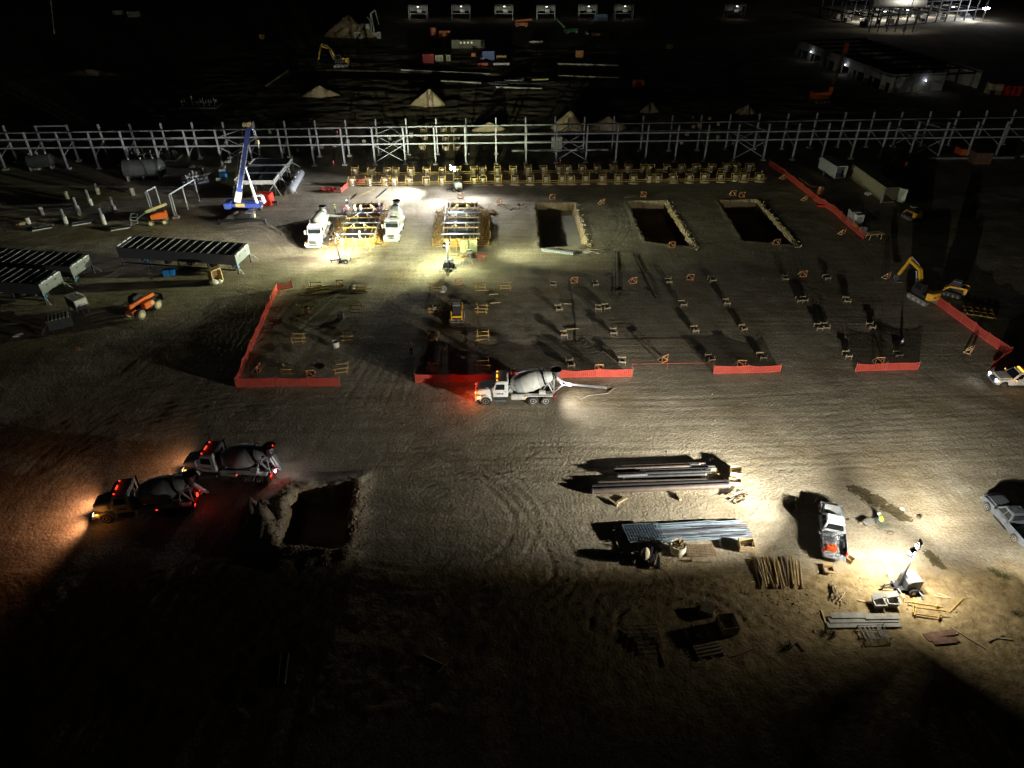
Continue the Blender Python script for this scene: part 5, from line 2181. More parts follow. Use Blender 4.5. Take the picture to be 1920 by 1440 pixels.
def track_pair(t, L, gauge, w, h, mt=dustyrub):
    for s in (-1, 1):
        poly = []
        n = 8
        for k in range(n + 1):
            a = math.pi / 2 + math.pi * k / n
            poly.append((-L / 2 + h / 2 + h / 2 * math.cos(a), h / 2 + h / 2 * math.sin(a)))
        for k in range(n + 1):
            a = -math.pi / 2 + math.pi * k / n
            poly.append((L / 2 - h / 2 + h / 2 * math.cos(a), h / 2 + h / 2 * math.sin(a)))
        m = MB()
        y0, y1 = s * gauge / 2 - w / 2, s * gauge / 2 + w / 2
        m.prism(poly, y0, y1)
        tr = part('track', m, mt, t)
        g = MB()
        for k in range(int(L / .22)):
            x = -L / 2 + h / 2 + (L - h) * (k + .5) / int(L / .22)
            g.box((x, s * gauge / 2, h + .015), (.07, w, .05))
            g.box((x, s * gauge / 2, -.0), (.07, w, .05))
        part('track_bars', g, mt, tr)
        r = MB()
        for k in range(4):
            x = -L / 2 + h * .55 + (L - h * 1.1) * k / 3
            r.tube((x, s * (gauge / 2 + w / 2 - .02), h * .42), (x, s * (gauge / 2 + w / 2 + .03), h * .42), h * .26, n=12)
        part('track_roller', r, steel, tr, 40)


def loader(label, loc, rz):
    t = thing('track_loader', label, 'track loader', loc, rz, 'yellow compact track loaders')
    track_pair(t, 2.4, 1.45, .42, .7)
    m = MB()
    m.prism([(-1.5, .45), (.9, .45), (.9, .85), (.2, 1.15), (-.9, 1.45), (-1.5, 1.35)], -.52, .52)
    part('body', m, black, t, bevel=.04)
    m = MB()
    m.prism([(-.75, 1.0), (.75, .95), (.72, 1.6), (.4, 2.1), (-.6, 2.15), (-.75, 1.8)], -.48, .48)
    cb = part('cab', m, black, t, bevel=.04)
    m = MB()
    m.pane([(.75, -.45, 1.0), (.75, .45, 1.0), (.42, .45, 2.05), (.42, -.45, 2.05)], .06, .94, .06, .92)
    part('windscreen', m, mat('green_glass', (.02, .05, .05), .1), cb)
    m = MB()
    m.box((-.1, 0, 2.17), (1.0, .9, .05))
    part('cab_roof', m, palegrey, cb)
    for s in (-1, 1):
        m = MB()
        m.bar((-1.4, s * .66, 1.55), (.55, s * .66, 1.35), .16, .26)
        m.bar((.5, s * .66, 1.38), (1.25, s * .66, .55), .16, .24)
        m.bar((-1.4, s * .66, .8), (-1.4, s * .66, 1.65), .2, .3, up=(1, 0, 0))
        part('lift_arm', m, machyellow, t, bevel=.02)
    m = MB()
    m.box((-1.45, 0, 1.15), (.3, 1.5, .8))
    part('engine_door', m, machyellow, t, bevel=.05)
    m = MB()
    m.prism([(1.15, .12), (2.0, .08), (2.0, .13), (1.3, .2), (1.22, .72), (1.12, .72)], -.95, .95)
    bk = part('bucket', m, dustyrub, t)
    m = MB()
    for k in range(7):
        m.box((2.05, -.84 + k * .28, .1), (.16, .1, .05))
    part('bucket_teeth', m, steel, bk)
    m = MB()
    m.box((1.05, 0, .95), (.12, 1.3, .25))
    part('coupler', m, machyellow, t)
    return t


def excavator(label, loc, rz, swing=0.0, s=1.0):
    t = thing('excavator', label, 'excavator', loc, rz, 'yellow excavators')
    t.scale = (s, s, s)
    track_pair(t, 3.4, 2.0, .5, .75, mat('track_grey', (.16, .16, .15), .8, dirt=.4))
    m = MB()
    m.box((0, 0, .55), (1.8, 1.4, .5))
    m.lathe([(0, .75), (.2, .75)], (0, 0, .8), (0, 0, 1), 18)
    part('undercarriage', m, black, t)
    m = MB()
    m.prism([(-1.3, 1.0), (1.3, 1.0), (1.3, 1.35), (-1.3, 1.55)], -1.15, 1.15)
    part('upper_deck', m, black, t, bevel=.04)
    m = MB()
    pts = [(-1.2, -1.2), (-1.75, -1.1), (-2.0, -.6), (-2.05, 0), (-2.0, .6), (-1.75, 1.1), (-1.2, 1.2)]
    m.loft([[(x, y, 1.0) for x, y in pts], [(x, y, 1.85) for x, y in pts], [(x * .95, y * .95, 2.0) for x, y in pts]])
    cw = part('counterweight', m, machyellow, t, bevel=.04)
    m = MB()
    m.box((-2.06, -.35, 1.5), (.03, .3, .16))
    m.box((-2.06, .45, 1.5), (.03, .5, .2))
    part('rear_vent', m, black, cw)
    m = MB()
    m.prism([(-1.2, 1.35), (.6, 1.35), (.6, 1.75), (-1.2, 1.9)], -1.1, -.2)
    part('engine_hood', m, machyellow, t, bevel=.05)
    m = MB()
    m.prism([(-.4, 1.35), (1.3, 1.35), (1.3, 2.0), (1.0, 2.75), (-.3, 2.8), (-.4, 2.0)], .25, 1.15)
    cb = part('cab', m, black, t, bevel=.05)
    m = MB()
    m.box((.4, 1.17, 2.25), (1.0, .03, .8))
    part('side_window', m, glass, cb)
    a, b_, c, d = Vector((1.0, -.15, 1.7)), Vector((2.0, -.15, 3.9)), Vector((4.2, -.15, 4.5)), Vector((5.0, -.15, 1.7))
    m = MB()
    m.bar(a, b_, .4, .55, up=(0, 1, 0))
    m.bar(b_, c, .4, .5, up=(0, 1, 0))
    part('boom', m, machyellow, t, bevel=.03)
    m = MB()
    m.bar(c + Vector((-.35, 0, .45)), d, .32, .42, up=(0, 1, 0))
    part('stick', m, machyellow, t, bevel=.03)
    m = MB()
    m.tube(Vector((1.5, .1, 1.6)), a.lerp(b_, .85) + Vector((.45, .25, 0)), .09)
    m.tube(b_ + Vector((.3, 0, .5)), c + Vector((-.3, 0, .5)), .09)
    part('hydraulic_ram', m, steel, t, 40)
    m = MB()
    m.prism([(4.75, 1.75), (5.35, 1.6), (5.3, 1.1), (4.9, .65), (4.45, .75), (4.5, .85), (4.85, .8), (5.15, 1.15), (5.1, 1.45)], -.6, .3)
    bk = part('bucket', m, greypaint, t)
    m = MB()
    for k in range(5):
        m.box((4.4, -.52 + k * .18, .74), (.2, .08, .06))
    part('bucket_teeth', m, steel, bk)
    return t


loader('yellow track loader with a toothed bucket standing among the batter boards in the dark middle', GP(857, 598), R(-88))
loader('yellow track loader beside the orange fence right of the excavator', GP(1785, 552), R(140))
loader('shadowed track loader with worn yellow arms behind the excavator', GP(1706, 410), R(100))
excavator('yellow excavator with its arm folded at the end of the orange fence on the right', GP(1729, 562), R(112), s=.95)
excavator('distant yellow excavator digging at the cut bank in the upper left', GP(640, 124), R(186), s=1.3)

# drilling rig with a leaning mast
t = thing('drilling_rig', 'orange drilling rig with a tall leaning mast in front of the precast walls', 'drilling rig', GP(1536, 193), R(10))
track_pair(t, 4.4, 2.6, .6, 1.0)
m = MB()
m.box((-.4, 0, 1.9), (4.2, 2.4, 1.6))
part('body', m, machorange, t, bevel=.1)
m = MB()
m.box((1.2, .7, 3.1), (1.4, 1.0, 1.3))
part('cab', m, black, t, bevel=.08)
hm = tall(1537, 193, 87) * 1.02
m = MB()
a0, a1 = Vector((2.0, 0, .6)), Vector((4.4, 1.0, hm))
for dx, dy in ((-.3, -.3), (.3, -.3), (.3, .3), (-.3, .3)):
    m.bar(a0 + Vector((dx, dy, 0)), a1 + Vector((dx * .7, dy * .7, 0)), .14, up=(1, 0, 0))
for k in range(22):
    f0_, f1_ = k / 22, (k + 1) / 22
    s = 1 if k % 2 else -1
    m.bar(a0.lerp(a1, f0_) + Vector((-.3 * s, -.3, 0)), a0.lerp(a1, f1_) + Vector((.3 * s, -.3, 0)), .08)
    m.bar(a0.lerp(a1, f0_) + Vector((-.3, .3 * s, 0)), a0.lerp(a1, f1_) + Vector((-.3, -.3 * s, 0)), .08)
part('mast', m, rust, t)
m = MB()
m.box(a0.lerp(a1, .93), (.9, .9, 2.2))
part('rotary_head', m, machorange, t, bevel=.05)
m = MB()
m.box(a0.lerp(a1, .16), (.9, .9, 2.0))
part('mast_foot', m, machorange, t, bevel=.05)
# ------------------------------------------------------------------ orange mesh fences
def mesh_fence(label, px, h=1.1, zig=0.0):
    pts = [GP(*p, 0.05) for p in px]
    t = thing('mesh_fence', label, 'mesh fence', pts[0], 0, 'orange mesh fences')
    o = pts[0].copy()
    rnd = random.Random(len(px) + int(px[0][0]))
    seq = []
    for a, b in zip(pts[:-1], pts[1:]):
        n = max(1, int(round((b - a).length / 3.2)))
        for k in range(n):
            q = a.lerp(b, k / n)
            seq.append(Vector((q.x, q.y, zmin(q.x, q.y, .3))))
    seq.append(pts[-1])
    for q in seq:
        m = MB()
        l = rnd.uniform(-.05, .05)
        m.tube(q - o + Vector((0, 0, -.1)), q - o + Vector((l, .03, h + .22)), .03, n=6)
        part('post', m, rust, t)
    for a, b in zip(seq[:-1], seq[1:]):
        m = MB()
        d = b - a
        L = d.length
        nb = 17
        u = d.normalized()
        nv = Vector((-u.y, u.x, 0))
        ns = max(3, int(L / .5))
        ph = rnd.uniform(0, 6)
        sag = rnd.uniform(.04, .22)

        def at(s, z):
            w = .035 * math.sin(s * 2.1 + ph) * (z / h)
            return a - o + u * s + nv * w + Vector((0, 0, .04 + z * (1 - sag * 4 * (s / L) * (1 - s / L))))
        for k in range(nb):
            z0, z1 = h * (k + .02) / nb, h * (k + (.80 if k in (0, nb - 1) else .56)) / nb
            for i in range(ns):
                s0, s1 = L * i / ns, L * (i + 1) / ns
                p = [at(s0, z0), at(s1, z0), at(s1, z1), at(s0, z1)]
                q = [v + nv * .012 for v in p]
                m._add(p + q, [(0, 1, 2, 3), (7, 6, 5, 4), (0, 4, 5, 1), (3, 2, 6, 7)])
        nv_ = int(L / .22)
        for i in range(nv_):
            s0 = L * (i + .5) / nv_
            p = [at(s0 - .02, 0), at(s0 + .02, 0), at(s0 + .02, h), at(s0 - .02, h)]
            q = [v + nv * .013 for v in p]
            m._add(p + q, [(0, 1, 2, 3), (7, 6, 5, 4), (0, 4, 5, 1), (3, 2, 6, 7)])
        part('mesh_panel', m, fenceorange, t)
    return t


mesh_fence('orange mesh fence bent in a long L around the left batter boards', [(549, 541), (521, 546), (501, 590), (472, 655), (443, 726), (520, 724), (638, 722)], 1.15)
mesh_fence('orange mesh fence running behind the side-on mixer truck', [(779, 716), (850, 716), (910, 715), (1052, 708), (1120, 707), (1185, 706)], 1.1)
mesh_fence('short orange mesh fence with one barricade behind it right of centre', [(1337, 701), (1400, 700), (1463, 697)], 1.05)
mesh_fence('short orange mesh fence left of the triangular barricade on the right', [(1603, 696), (1660, 694), (1721, 692)], 1.05)
mesh_fence('long diagonal orange mesh fence from the excavator to the white pickup', [(1750, 566), (1800, 603), (1850, 641), (1892, 668), (1856, 694)], 1.25)
mesh_fence('dim orange mesh fence stepping down past the upper right pits', [(1441, 311), (1470, 330), (1502, 356), (1528, 378), (1560, 398), (1590, 425), (1619, 449)], 1.2)
mesh_fence('slack orange mesh strip leaning by the first pier forms', [(640, 362), (655, 347), (690, 343)], .9)

# a fallen heap of the same mesh
m = MB()
rnd = random.Random(8)
for k in range(26):
    a = rnd.uniform(0, 6.28)
    r = rnd.uniform(.1, 1.5)
    p = Vector((r * math.cos(a) * 1.3, r * math.sin(a) * .8, .05))
    q = p + Vector((rnd.uniform(-1.2, 1.2), rnd.uniform(-.7, .7), rnd.uniform(.05, .7)))
    m.bar(p, q, .28, .03)
solo('mesh_heap', m, fenceorange, 'crumpled heap of orange mesh left of the pier forms', 'mesh heap', GP(622, 358))
m = MB()
for k in range(10):
    m.bar((rnd.uniform(-.3, .3), rnd.uniform(-.2, .2), .05), (rnd.uniform(-.3, .3), rnd.uniform(-.2, .2), .9), .26, .05, up=(1, 0, 0))
solo('mesh_roll', m, fenceorange, 'knotted bunch of orange mesh tied on the slanting left fence', 'mesh roll', GP(501, 584) + Vector((0, 0, .35)), R(20))


# ------------------------------------------------------------------ barricades
def barricade_meshes():
    f = MB()
    for x in (-.45, .45):
        f.bar((x, 0, 0), (x, 0, 1.0), .10, .05, up=(1, 0, 0))
    for z in (.08, .95):
        f.bar((-.5, -.03, z), (.5, -.03, z), .05, .12)
    d = MB()
    d.bar((-.42, -.05, .88), (.42, -.05, .16), .04, .10)
    l = MB()
    for x in (-.45, .45):
        l.bar((x, .02, .92), (x, .75, .03), .09, .05, up=(1, 0, 0))
        l.bar((x, .02, .08), (x, .75, .05), .05, .07)
    return f.mesh('frame', orangewood), d.mesh('diagonal', orangewood), l.mesh('prop', timberpale)


BM = barricade_meshes()
BARR = [
    (1077, 530, 5, 'left of the lone dark strip in the middle'), (1188, 531, 20, 'knocked askew beside the long dark strips'), (1294, 525, -5, 'between the middle pit and the batter boards'),
    (1036, 374, 10, 'just above the first pit near its left corner'), (1206, 370, -15, 'just above the middle pit'), (1375, 367, 10, 'above the right pit on its left'), (1391, 370, 0, 'above the right pit on its right'),
    (1260, 464, 5, 'at the near edge of the middle pit'), (1456, 459, 5, 'at the near edge of the right pit'), (1130, 384, 40, 'tipped between the first and middle pits'),
    (1246, 678, 35, 'standing alone right of the first short fence end'), (1123, 696, 0, 'behind the mesh fence right of the mixer chute'), (1389, 688, 0, 'behind the short fence right of centre'),
    (1506, 519, 8, 'in the top row right of the middle, before the right pit'), (1665, 521, 40, 'beside the excavator bucket'), (1648, 682, 0, 'behind the short fence near the right edge'),
    (1821, 661, 45, 'standing as a triangle before the diagonal fence'), (1511, 376, 45, 'beside the red cushion by the dim fence'), (1581, 440, 40, 'at the foot of the dim upper right fence'),
    (1470, 336, 35, 'upper one along the dim stepping fence'), (486, 697, 80, 'seen edge on inside the left fence corner'), (860, 534, 15, 'in the shade below the dark light tower'),
    (638, 537, 5, 'between two timber heaps above the left boards'), (864, 372, 15, 'in front of the glaring light tower'), (936, 384, 30, 'right of the empty timber form'), (583, 706, 10, 'seen through the left mesh fence')]
for x, y, a, lb in BARR:
    t = thing('barricade', 'braced timber barricade ' + lb, 'barricade', GP(x, y), R(a), 'small timber barricades')
    for nm, me in zip(('frame', 'diagonal', 'prop'), BM):
        part(nm, me, None, t)


# ------------------------------------------------------------------ batter boards round drilled shafts
def board_meshes():
    s = MB()
    s.box((0, 0, .45), (.06, .06, 1.0))
    b = MB()
    b.box((0, 0, 0), (1.0, .04, .2))
    c = MB()
    c.lathe([(0, .36), (.46, .36), (.46, .31), (.05, .31)], (0, 0, 0), (0, 0, 1), 16)
    r = MB()
    r.box((0, 0, 0), (.04, 1.0, .14))
    return s.mesh('stake', timberold), b.mesh('board', timberold), c.mesh('shaft_collar', sheddark, 40), r.mesh('cross_board', timberold)


BB = board_meshes()
ROWS = [('top', [(1037, 536), (1116, 535), (1253, 531), (1334, 528), (1471, 526), (1549, 523)]),
        ('second', [(1047, 581), (1122, 581), (1136, 579), (1279, 574), (1361, 571), (1497, 567), (1507, 566), (1586, 566)]),
        ('third', [(1057, 630), (1150, 626), (1302, 622), (1392, 619), (1533, 617), (1546, 616), (1632, 615)]),
        ('bottom', [(1069, 686), (1166, 681), (1330, 676), (1427, 672), (1587, 669), (1682, 667)])]
for rn, lst in ROWS:
    for k, (x, y) in enumerate(lst):
        rnd = random.Random(k * 7 + len(rn))
        t = thing('batter_board', 'timber batter board, %s from left in the %s row of the field' % (ORD[k], rn), 'batter board', GP(x, y), SITE + rnd.uniform(-.2, .2), 'batter boards in the dark field')
        t.scale = [rnd.uniform(.78, .92)] * 3
        for sx in (-.42, .42):
            for sy in (-.55, .55):
                o = part('stake', BB[0], None, t)
                o.location = (sx + rnd.uniform(-.05, .05), sy, rnd.uniform(-.2, .0))
                o.rotation_euler = (rnd.uniform(-.08, .08), rnd.uniform(-.08, .08), 0)
        for sy in (-.6, .6):
            o = part('board', BB[1], None, t)
            o.location = (rnd.uniform(-.06, .06), sy, .52 + rnd.uniform(-.05, .1))
            o.rotation_euler = (0, rnd.uniform(-.06, .06), 0)
        o = part('shaft_collar', BB[2], None, t)
        o = part('cross_board', BB[3], None, t)
        o.location = (.46, 0, .40)
TALL = [(592, 543, 'beside the loose lumber above the left boards', 2, 0), (677, 545, 'right of the white casing near the lit ground', 2, 0), (576, 588, 'holding a dark topped casing, second row left', 1, 1), (669, 587, 'in the second row behind the left casing', 1, 0),
        (560, 640, 'third row left inside the L fence', 1, 0), (655, 637, 'third row beside a white casing', 1, 0), (540, 699, 'bottom row left above the L fence', 1, 0), (640, 696, 'bottom row right above the L fence', 1, 0),
        (816, 545, 'with a white casing below the dark light tower', 1, 0), (902, 544, 'right of the dark light tower in the top row', 1, 0), (947, 541, 'with red scraps in the top row, right', 1, 0),
        (816, 586, 'holding a casing left of the loader', 1, 1), (904, 585, 'right of the yellow loader', 1, 0), (812, 635, 'in the deep shade below the loader, left', 1, 1), (906, 635, 'lit just right below the loader', 1, 0),
        (810, 694, 'holding a casing behind the red lit fence', 1, 1), (905, 690, 'hidden in red glow behind the mixer cab', 1, 0)]
BB2 = (BB[0].copy(), BB[1].copy())
for me_ in BB2:
    me_.materials[0] = timber
for i, (x, y, lb, n, cas) in enumerate(TALL):
    rnd = random.Random(i + 70)
    t = thing('stake_frame', 'yellow timber stake frame ' + lb, 'stake frame', GP(x, y), SITE + rnd.uniform(-.1, .1), 'yellow timber stake frames at left')
    for sx in (-.62, .62):
        for sy in (-.5, .5):
            o = part('stake', BB2[0], None, t)
            o.location = (sx + rnd.uniform(-.1, .1), sy, -.1)
            o.rotation_euler = (rnd.uniform(-.15, .15), rnd.uniform(-.15, .15), 0)
            o.scale.z = rnd.uniform(1.0, 1.35)
    for sy, z in ((-.56, .35), (.56, .75), (-.56, .85)):
        o = part('board', BB2[1], None, t)
        o.location = (rnd.uniform(-.15, .15), sy, z + rnd.uniform(-.05, .05))
        o.scale = (rnd.uniform(1.4, 1.9), 1, .5)
        o.rotation_euler = (0, rnd.uniform(-.08, .08), rnd.uniform(-.06, .06))
    if n == 2:
        for k in range(7):
            m = MB()
            a = Vector((rnd.uniform(-1.9, 0), rnd.uniform(-.9, .3), .06 + k * .05))
            m.bar(a, a + Vector((rnd.uniform(1.2, 2.6), rnd.uniform(-.4, .4), rnd.uniform(-.02, .1))), .06, .12)
            part('loose_board', m, timberpale if k % 2 else timber, t)
    if cas:
        m = MB()
        m.lathe([(0, .34), (1.0, .34), (1.0, .30), (.1, .30)], (0, 0, 0), (0, 0, 1), 16)
        part('casing', m, concrete, t, 40)
for x, y, lb in ((660, 543, 'white casing stub at the edge of the lit ground'), (639, 597, 'white casing stub standing alone in the left field'), (630, 650, 'white casing stub lowest in the left field'), (828, 546, 'tilted white casing stub below the dark light tower')):
    m = MB()
    m.lathe([(0, .40), (.80, .40), (.80, .35), (.08, .35)], (0, 0, 0), (0, 0, 1), 18)
    t = thing('casing_stub', lb, 'pipe casing', GP(x, y), 0, 'white casing stubs')
    part('casing', m, pierwhite, t, 40)
    m = MB()
    m.lathe([(.70, .41), (.76, .41)], (0, 0, 0), (0, 0, 1), 18)
    part('band', m, steel, t, 40)
    if y == 546:
        t.rotation_euler = (R(20), R(35), 0)

# lumber lying about; the right dark strip is a cast shadow made solid
LUM = [((1154, 555), (1153, 472), .1, 'long dark strip lying up the field, left of the pair'), ((1229, 560), (1186, 476), .16, 'long dark strip of painted shadow up the field, right of the pair'),
       ((1135, 518), (1155, 519), .12, 'short pale board left of the dark strips'), ((1157, 546), (1172, 546), .12, 'short pale board at the foot of the left dark strip'),
       ((1180, 480), (1199, 480), .12, 'short pale board across the top of the right dark strip'), ((1197, 512), (1212, 512), .12, 'short pale board across the middle of the right dark strip'), ((1211, 546), (1226, 546), .12, 'short pale board across the foot of the right dark strip'),
       ((849, 562), (862, 561), .12, 'short pale board behind the dark loader'), ((917, 553), (934, 552), .12, 'upper pale board right of the loader'), ((919, 569), (938, 568), .12, 'lower pale board right of the loader'),
       ((1056, 569), (1072, 570), .1, 'short board beside the second row boards'), ((1062, 617), (1086, 616), .1, 'short board beside the third row boards'),
       ((660, 374), (703, 362), .14, 'long yellow plank propped behind the filled form'), ((706, 372), (726, 354), .1, 'thin dark pole lying behind the filled form'),
       ((1018, 353), (1085, 334), .06, 'thin pole leaning in the dirt above the first pit'), ((578, 548), (640, 541), .16, 'grey plank lying below the left timber heap'), ((565, 555), (612, 552), .12, 'brown plank in the left field heap')]
for i, (a, b, w, lb) in enumerate(LUM):
    p, q = GP(*a), GP(*b)
    m = MB()
    m.bar(Vector((0, 0, .10)), q - p + Vector((0, 0, .12 if i != 12 else .9)), w, .07)
    dark = 'dark' in lb
    solo('plank', m, black if dark else (timber if 'yellow' in lb else timberpale), lb, 'plank', p, 0, 'planks lying in the field')

# the rope along the field and a hose
m = MB()
pts = [GP(1079, 641) + Vector((0, 0, .03))]
for x, y in ((1079, 610), (1077, 585), (1073, 560), (1068, 540), (1065, 525)):
    pts.append(GP(x, y) + Vector((0, 0, .03)))
m.path([p - pts[0] for p in pts], .05)
solo('hose', m, black, 'dark hose snaking up the field between the batter boards', 'hose', pts[0])
m = MB()
pts = [GP(1080, 741)] + [GP(x, y) for x, y in ((1090, 748), (1103, 742), (1120, 740), (1140, 738), (1150, 728), (1138, 724))]
m.path([p - pts[0] + Vector((0, 0, .04)) for p in pts], .045)
solo('hose', m, mat('pale_hose', (.3, .27, .2), .7), 'pale hose lying on the lit dirt behind the mixer chute', 'hose', pts[0])
m = MB()
pts = [GP(1185, 694, 0.05), GP(1250, 693), GP(1336, 692)]
m.path([p - pts[0] + Vector((0, 0, .9)) for p in pts], .02)
for p in pts:
    m.tube(p - pts[0], p - pts[0] + Vector((0, 0, 1.0)), .02)
solo('rope_line', m, fenceorange, 'thin red rope line strung between two mesh fences', 'rope line', pts[0])

# cones
for x, y, lb in ((633, 251, 'red traffic cone between the rack columns at left'), (626, 309, 'orange traffic cone beside the first pier forms'), (1051, 306, 'red traffic cone at the foot of the braced rack bay'), (1690, 646, 'small dark cone lying in the right field')):
    t = thing('traffic_cone', lb, 'traffic cone', GP(x, y), 0, 'traffic cones')
    m = MB()
    m.lathe([(.04, .24), (.95, .05)], (0, 0, 0), (0, 0, 1), 14)
    part('cone', m, red if y < 600 else greypaint, t, 40)
    m = MB()
    m.box((0, 0, .03), (.6, .6, .06))
    part('base', m, black, t)
    m = MB()
    m.lathe([(.5, .155), (.7, .115)], (0, 0, 0), (0, 0, 1), 14)
    part('band', m, palegrey, t, 40)

# ------------------------------------------------------------------ workers
top1 = FH + .05


def on_form(px, py, z):
    g = G(px, py, z)
    return g


person('person in a lime vest and white helmet standing left of the form by the chute', GP(629, 402), R(20), 'stand', greycloth, denim, vest=hivis)
person('person in a red shirt stooping over the left edge of the filled form', on_form(645, 400, top1), R(10), 'bend', redcloth, denim)
person('person in black standing at the back left corner of the filled form', on_form(651, 392, top1), R(-60), 'work', darkcloth, darkcloth)
person('person in dark clothes standing on the boards with arms down, back turned', on_form(656, 408, top1), R(80), 'stand', darkcloth, darkcloth)
person('person in a grey green shirt raking concrete beside the blue shirted worker', on_form(667, 402, top1), R(-70), 'work', mat('sage_cloth', (.28, .34, .32), .9), denim)
person('person in a light blue shirt raking concrete in the filled form', on_form(679, 403, top1), R(-100), 'work', skyclo, denim)
person('person in a beige top bending by the right chute', on_form(707, 402, top1), R(200), 'bend', mat('beige_cloth', (.5, .46, .38), .9), redcloth)
person('person in purple and grey standing beside the right chute', on_form(716, 400, top1), R(190), 'work', mat('purple_cloth', (.16, .12, .30), .9), denim)
person('person in grey striding along the front wall of the filled form', on_form(675, 454, top1), R(0), 'stride', greycloth, greycloth)
person('person standing alone in the dark field left of the loader', GP(771, 664), R(-90), 'stand', mat('drab_hivis', (.42, .5, .12), .9), darkcloth)
WK = person('person in a lime vest crouching over a board by the wet patches', GP(1651, 982), R(150), 'crouch', denim, denim, vest=hivis)

# ------------------------------------------------------------------ stores near the right hand tower
def pile_beams(label, name, cat, items, mats, group=None, part_name='pipe'):
    """items: (px a, px b, radius, height)"""
    o = GP(*items[0][0])
    t = thing(name, label, cat, o, 0, group)
    for k, (a, b, r, z) in enumerate(items):
        p, q = GP(*a, 0.0), GP(*b, 0.0)
        mm = MB()
        p, q = p - o + Vector((0, 0, z)), q - o + Vector((0, 0, z))
        mm.tube(p, q, r, n=14)
        po = part(part_name, mm, mats[k % len(mats)], t, 40)
        d = (q - p).normalized()
        c = MB()
        c.tube(p - d * .02, p + d * .12, r * 1.06, n=14)
        c.tube(q - d * .12, q + d * .02, r * 1.06, n=14)
        part('end_collar', c, chrome if k % 3 == 0 else black, po, 40)
    return t


pile_beams('row of long primed brown pipes lying in front of the black pipe pile', 'pipe_row', 'steel pipes',
           [((1110, 925), (1366, 914), .27, .30), ((1110, 916), (1364, 907), .24, .27), ((1120, 909), (1326, 904), .22, .25)], [pipebrown, pipeblack, pipebrown], 'stores of long pipe')
items = []
rnd = random.Random(12)
for k in range(11):
    y = 898 - k * 1.9
    x0 = 1158 + rnd.uniform(-8, 30)
    items.append(((x0, y), (1310 + rnd.uniform(-20, 30), y - 5), rnd.choice([.10, .13, .16]), rnd.choice([.14, .30, .42])))
pile_beams('loose pile of thin black pipes behind the brown pipe row', 'pipe_pile', 'steel pipes', items, [pipeblack, pipebrown, black], 'stores of long pipe')
pile_beams('two short bright ended pipes resting on the long pipe row', 'short_pipes', 'steel pipes', [((1158, 901), (1212, 898), .15, .62), ((1162, 897), (1208, 894), .13, .60)], [chrome, pipeblack], 'stores of long pipe')
for i, (a, b, lb) in enumerate((((1140, 936), (1158, 948), 'timber block slanting before the pipe row, lower of a crossed pair'), ((1156, 944), (1175, 933), 'timber block slanting before the pipe row, upper of a crossed pair'), ((1268, 926), (1276, 938), 'short upright timber block before the middle of the pipe row'),
                                ((1164, 878), (1164, 893), 'timber bearer under the left end of the black pipes'), ((1308, 872), (1312, 890), 'timber bearer under the right end of the black pipes'), ((1345, 890), (1362, 903), 'loose timber offcut at the right of the pipes'), ((1324, 884), (1346, 878), 'loose timber offcut among the black pipe ends'))):
    p, q = GP(*a), GP(*b)
    m = MB()
    m.bar(Vector((0, 0, .12)), q - p + Vector((0, 0, .12)), .22, .24)
    solo('timber_block', m, timberold, lb, 'timber block', p, 0, 'timber bearers by the pipes')


def crate(label, px, rz, d, m=ply, group='open wooden crates', fill=None, name='wooden_crate', cat='crate'):
    t = thing(name, label, cat, GP(*px), rz, group)
    w, l, h = d
    for y in (-l / 2, l / 2):
        for k in range(3):
            b = MB()
            b.box((0, y, h * (k + .5) / 3 + .08), (w, .04, h / 3 - .02))
            part('side_board', b, m, t)
    for x in (-w / 2 + .02, w / 2 - .02):
        for k in range(3):
            b = MB()
            b.box((x, 0, h * (k + .5) / 3 + .08), (.04, l - .05, h / 3 - .02))
            part('end_board', b, m, t)
    b = MB()
    b.box((0, 0, .1), (w - .06, l - .06, .05))
    part('base_board', b, m, t)
    b = MB()
    for y in (-l * .35, l * .35):
        b.box((0, y, .04), (w, .1, .08))
    part('skid', b, m, t)
    if fill is not None:
        f = MB()
        rn = random.Random(int(px[0]))
        for k in range(9):
            f.box((rn.uniform(-w * .3, w * .3), rn.uniform(-l * .3, l * .3), h * .3 + rn.uniform(0, h * .25)), (rn.uniform(.15, .35), rn.uniform(.12, .3), rn.uniform(.1, .25)), rn.uniform(0, 3))
        part('contents', f, fill, t)
    return t


crate('open wooden crate right of the black pipe pile', (1378, 892), R(-12), (1.05, 1.0, .8), timberpale)
crate('small wooden crate with scraps at the right end of the pipe row', (1377, 907), R(-5), (1.1, .6, .45), timberold, fill=timberpale)
crate('open wooden crate right of the blue grey rebar stack', (1398, 1028), R(-5), (1.25, .95, .7), timberpale, fill=plastic_grey)
crate('dim open crate with two upright battens low in the picture', (1362, 1178), R(8), (1.3, 1.3, .9), timberold)


def stick_heap(label, px, rz, n, L, spread, m, name='stick_heap', cat='lumber heap', r=.04, partname='stick', seed=0, group=None, h=.4):
    t = thing(name, label, cat, GP(*px), rz, group)
    rn = random.Random(seed + int(px[0]))
    for k in range(n):
        b = MB()
        c = Vector((rn.uniform(-spread[0], spread[0]), rn.uniform(-spread[1], spread[1]), .05 + h * rn.random()))
        a = rn.uniform(-.5, .5) if spread[0] < L else rn.uniform(-.15, .15)
        d = Vector((math.cos(a), math.sin(a), rn.uniform(-.08, .08))) * L * rn.uniform(.35, .55)
        b.bar(c - d, c + d, r * 2, r * 1.6)
        part(partname, b, m[k % len(m)], t)
    return t


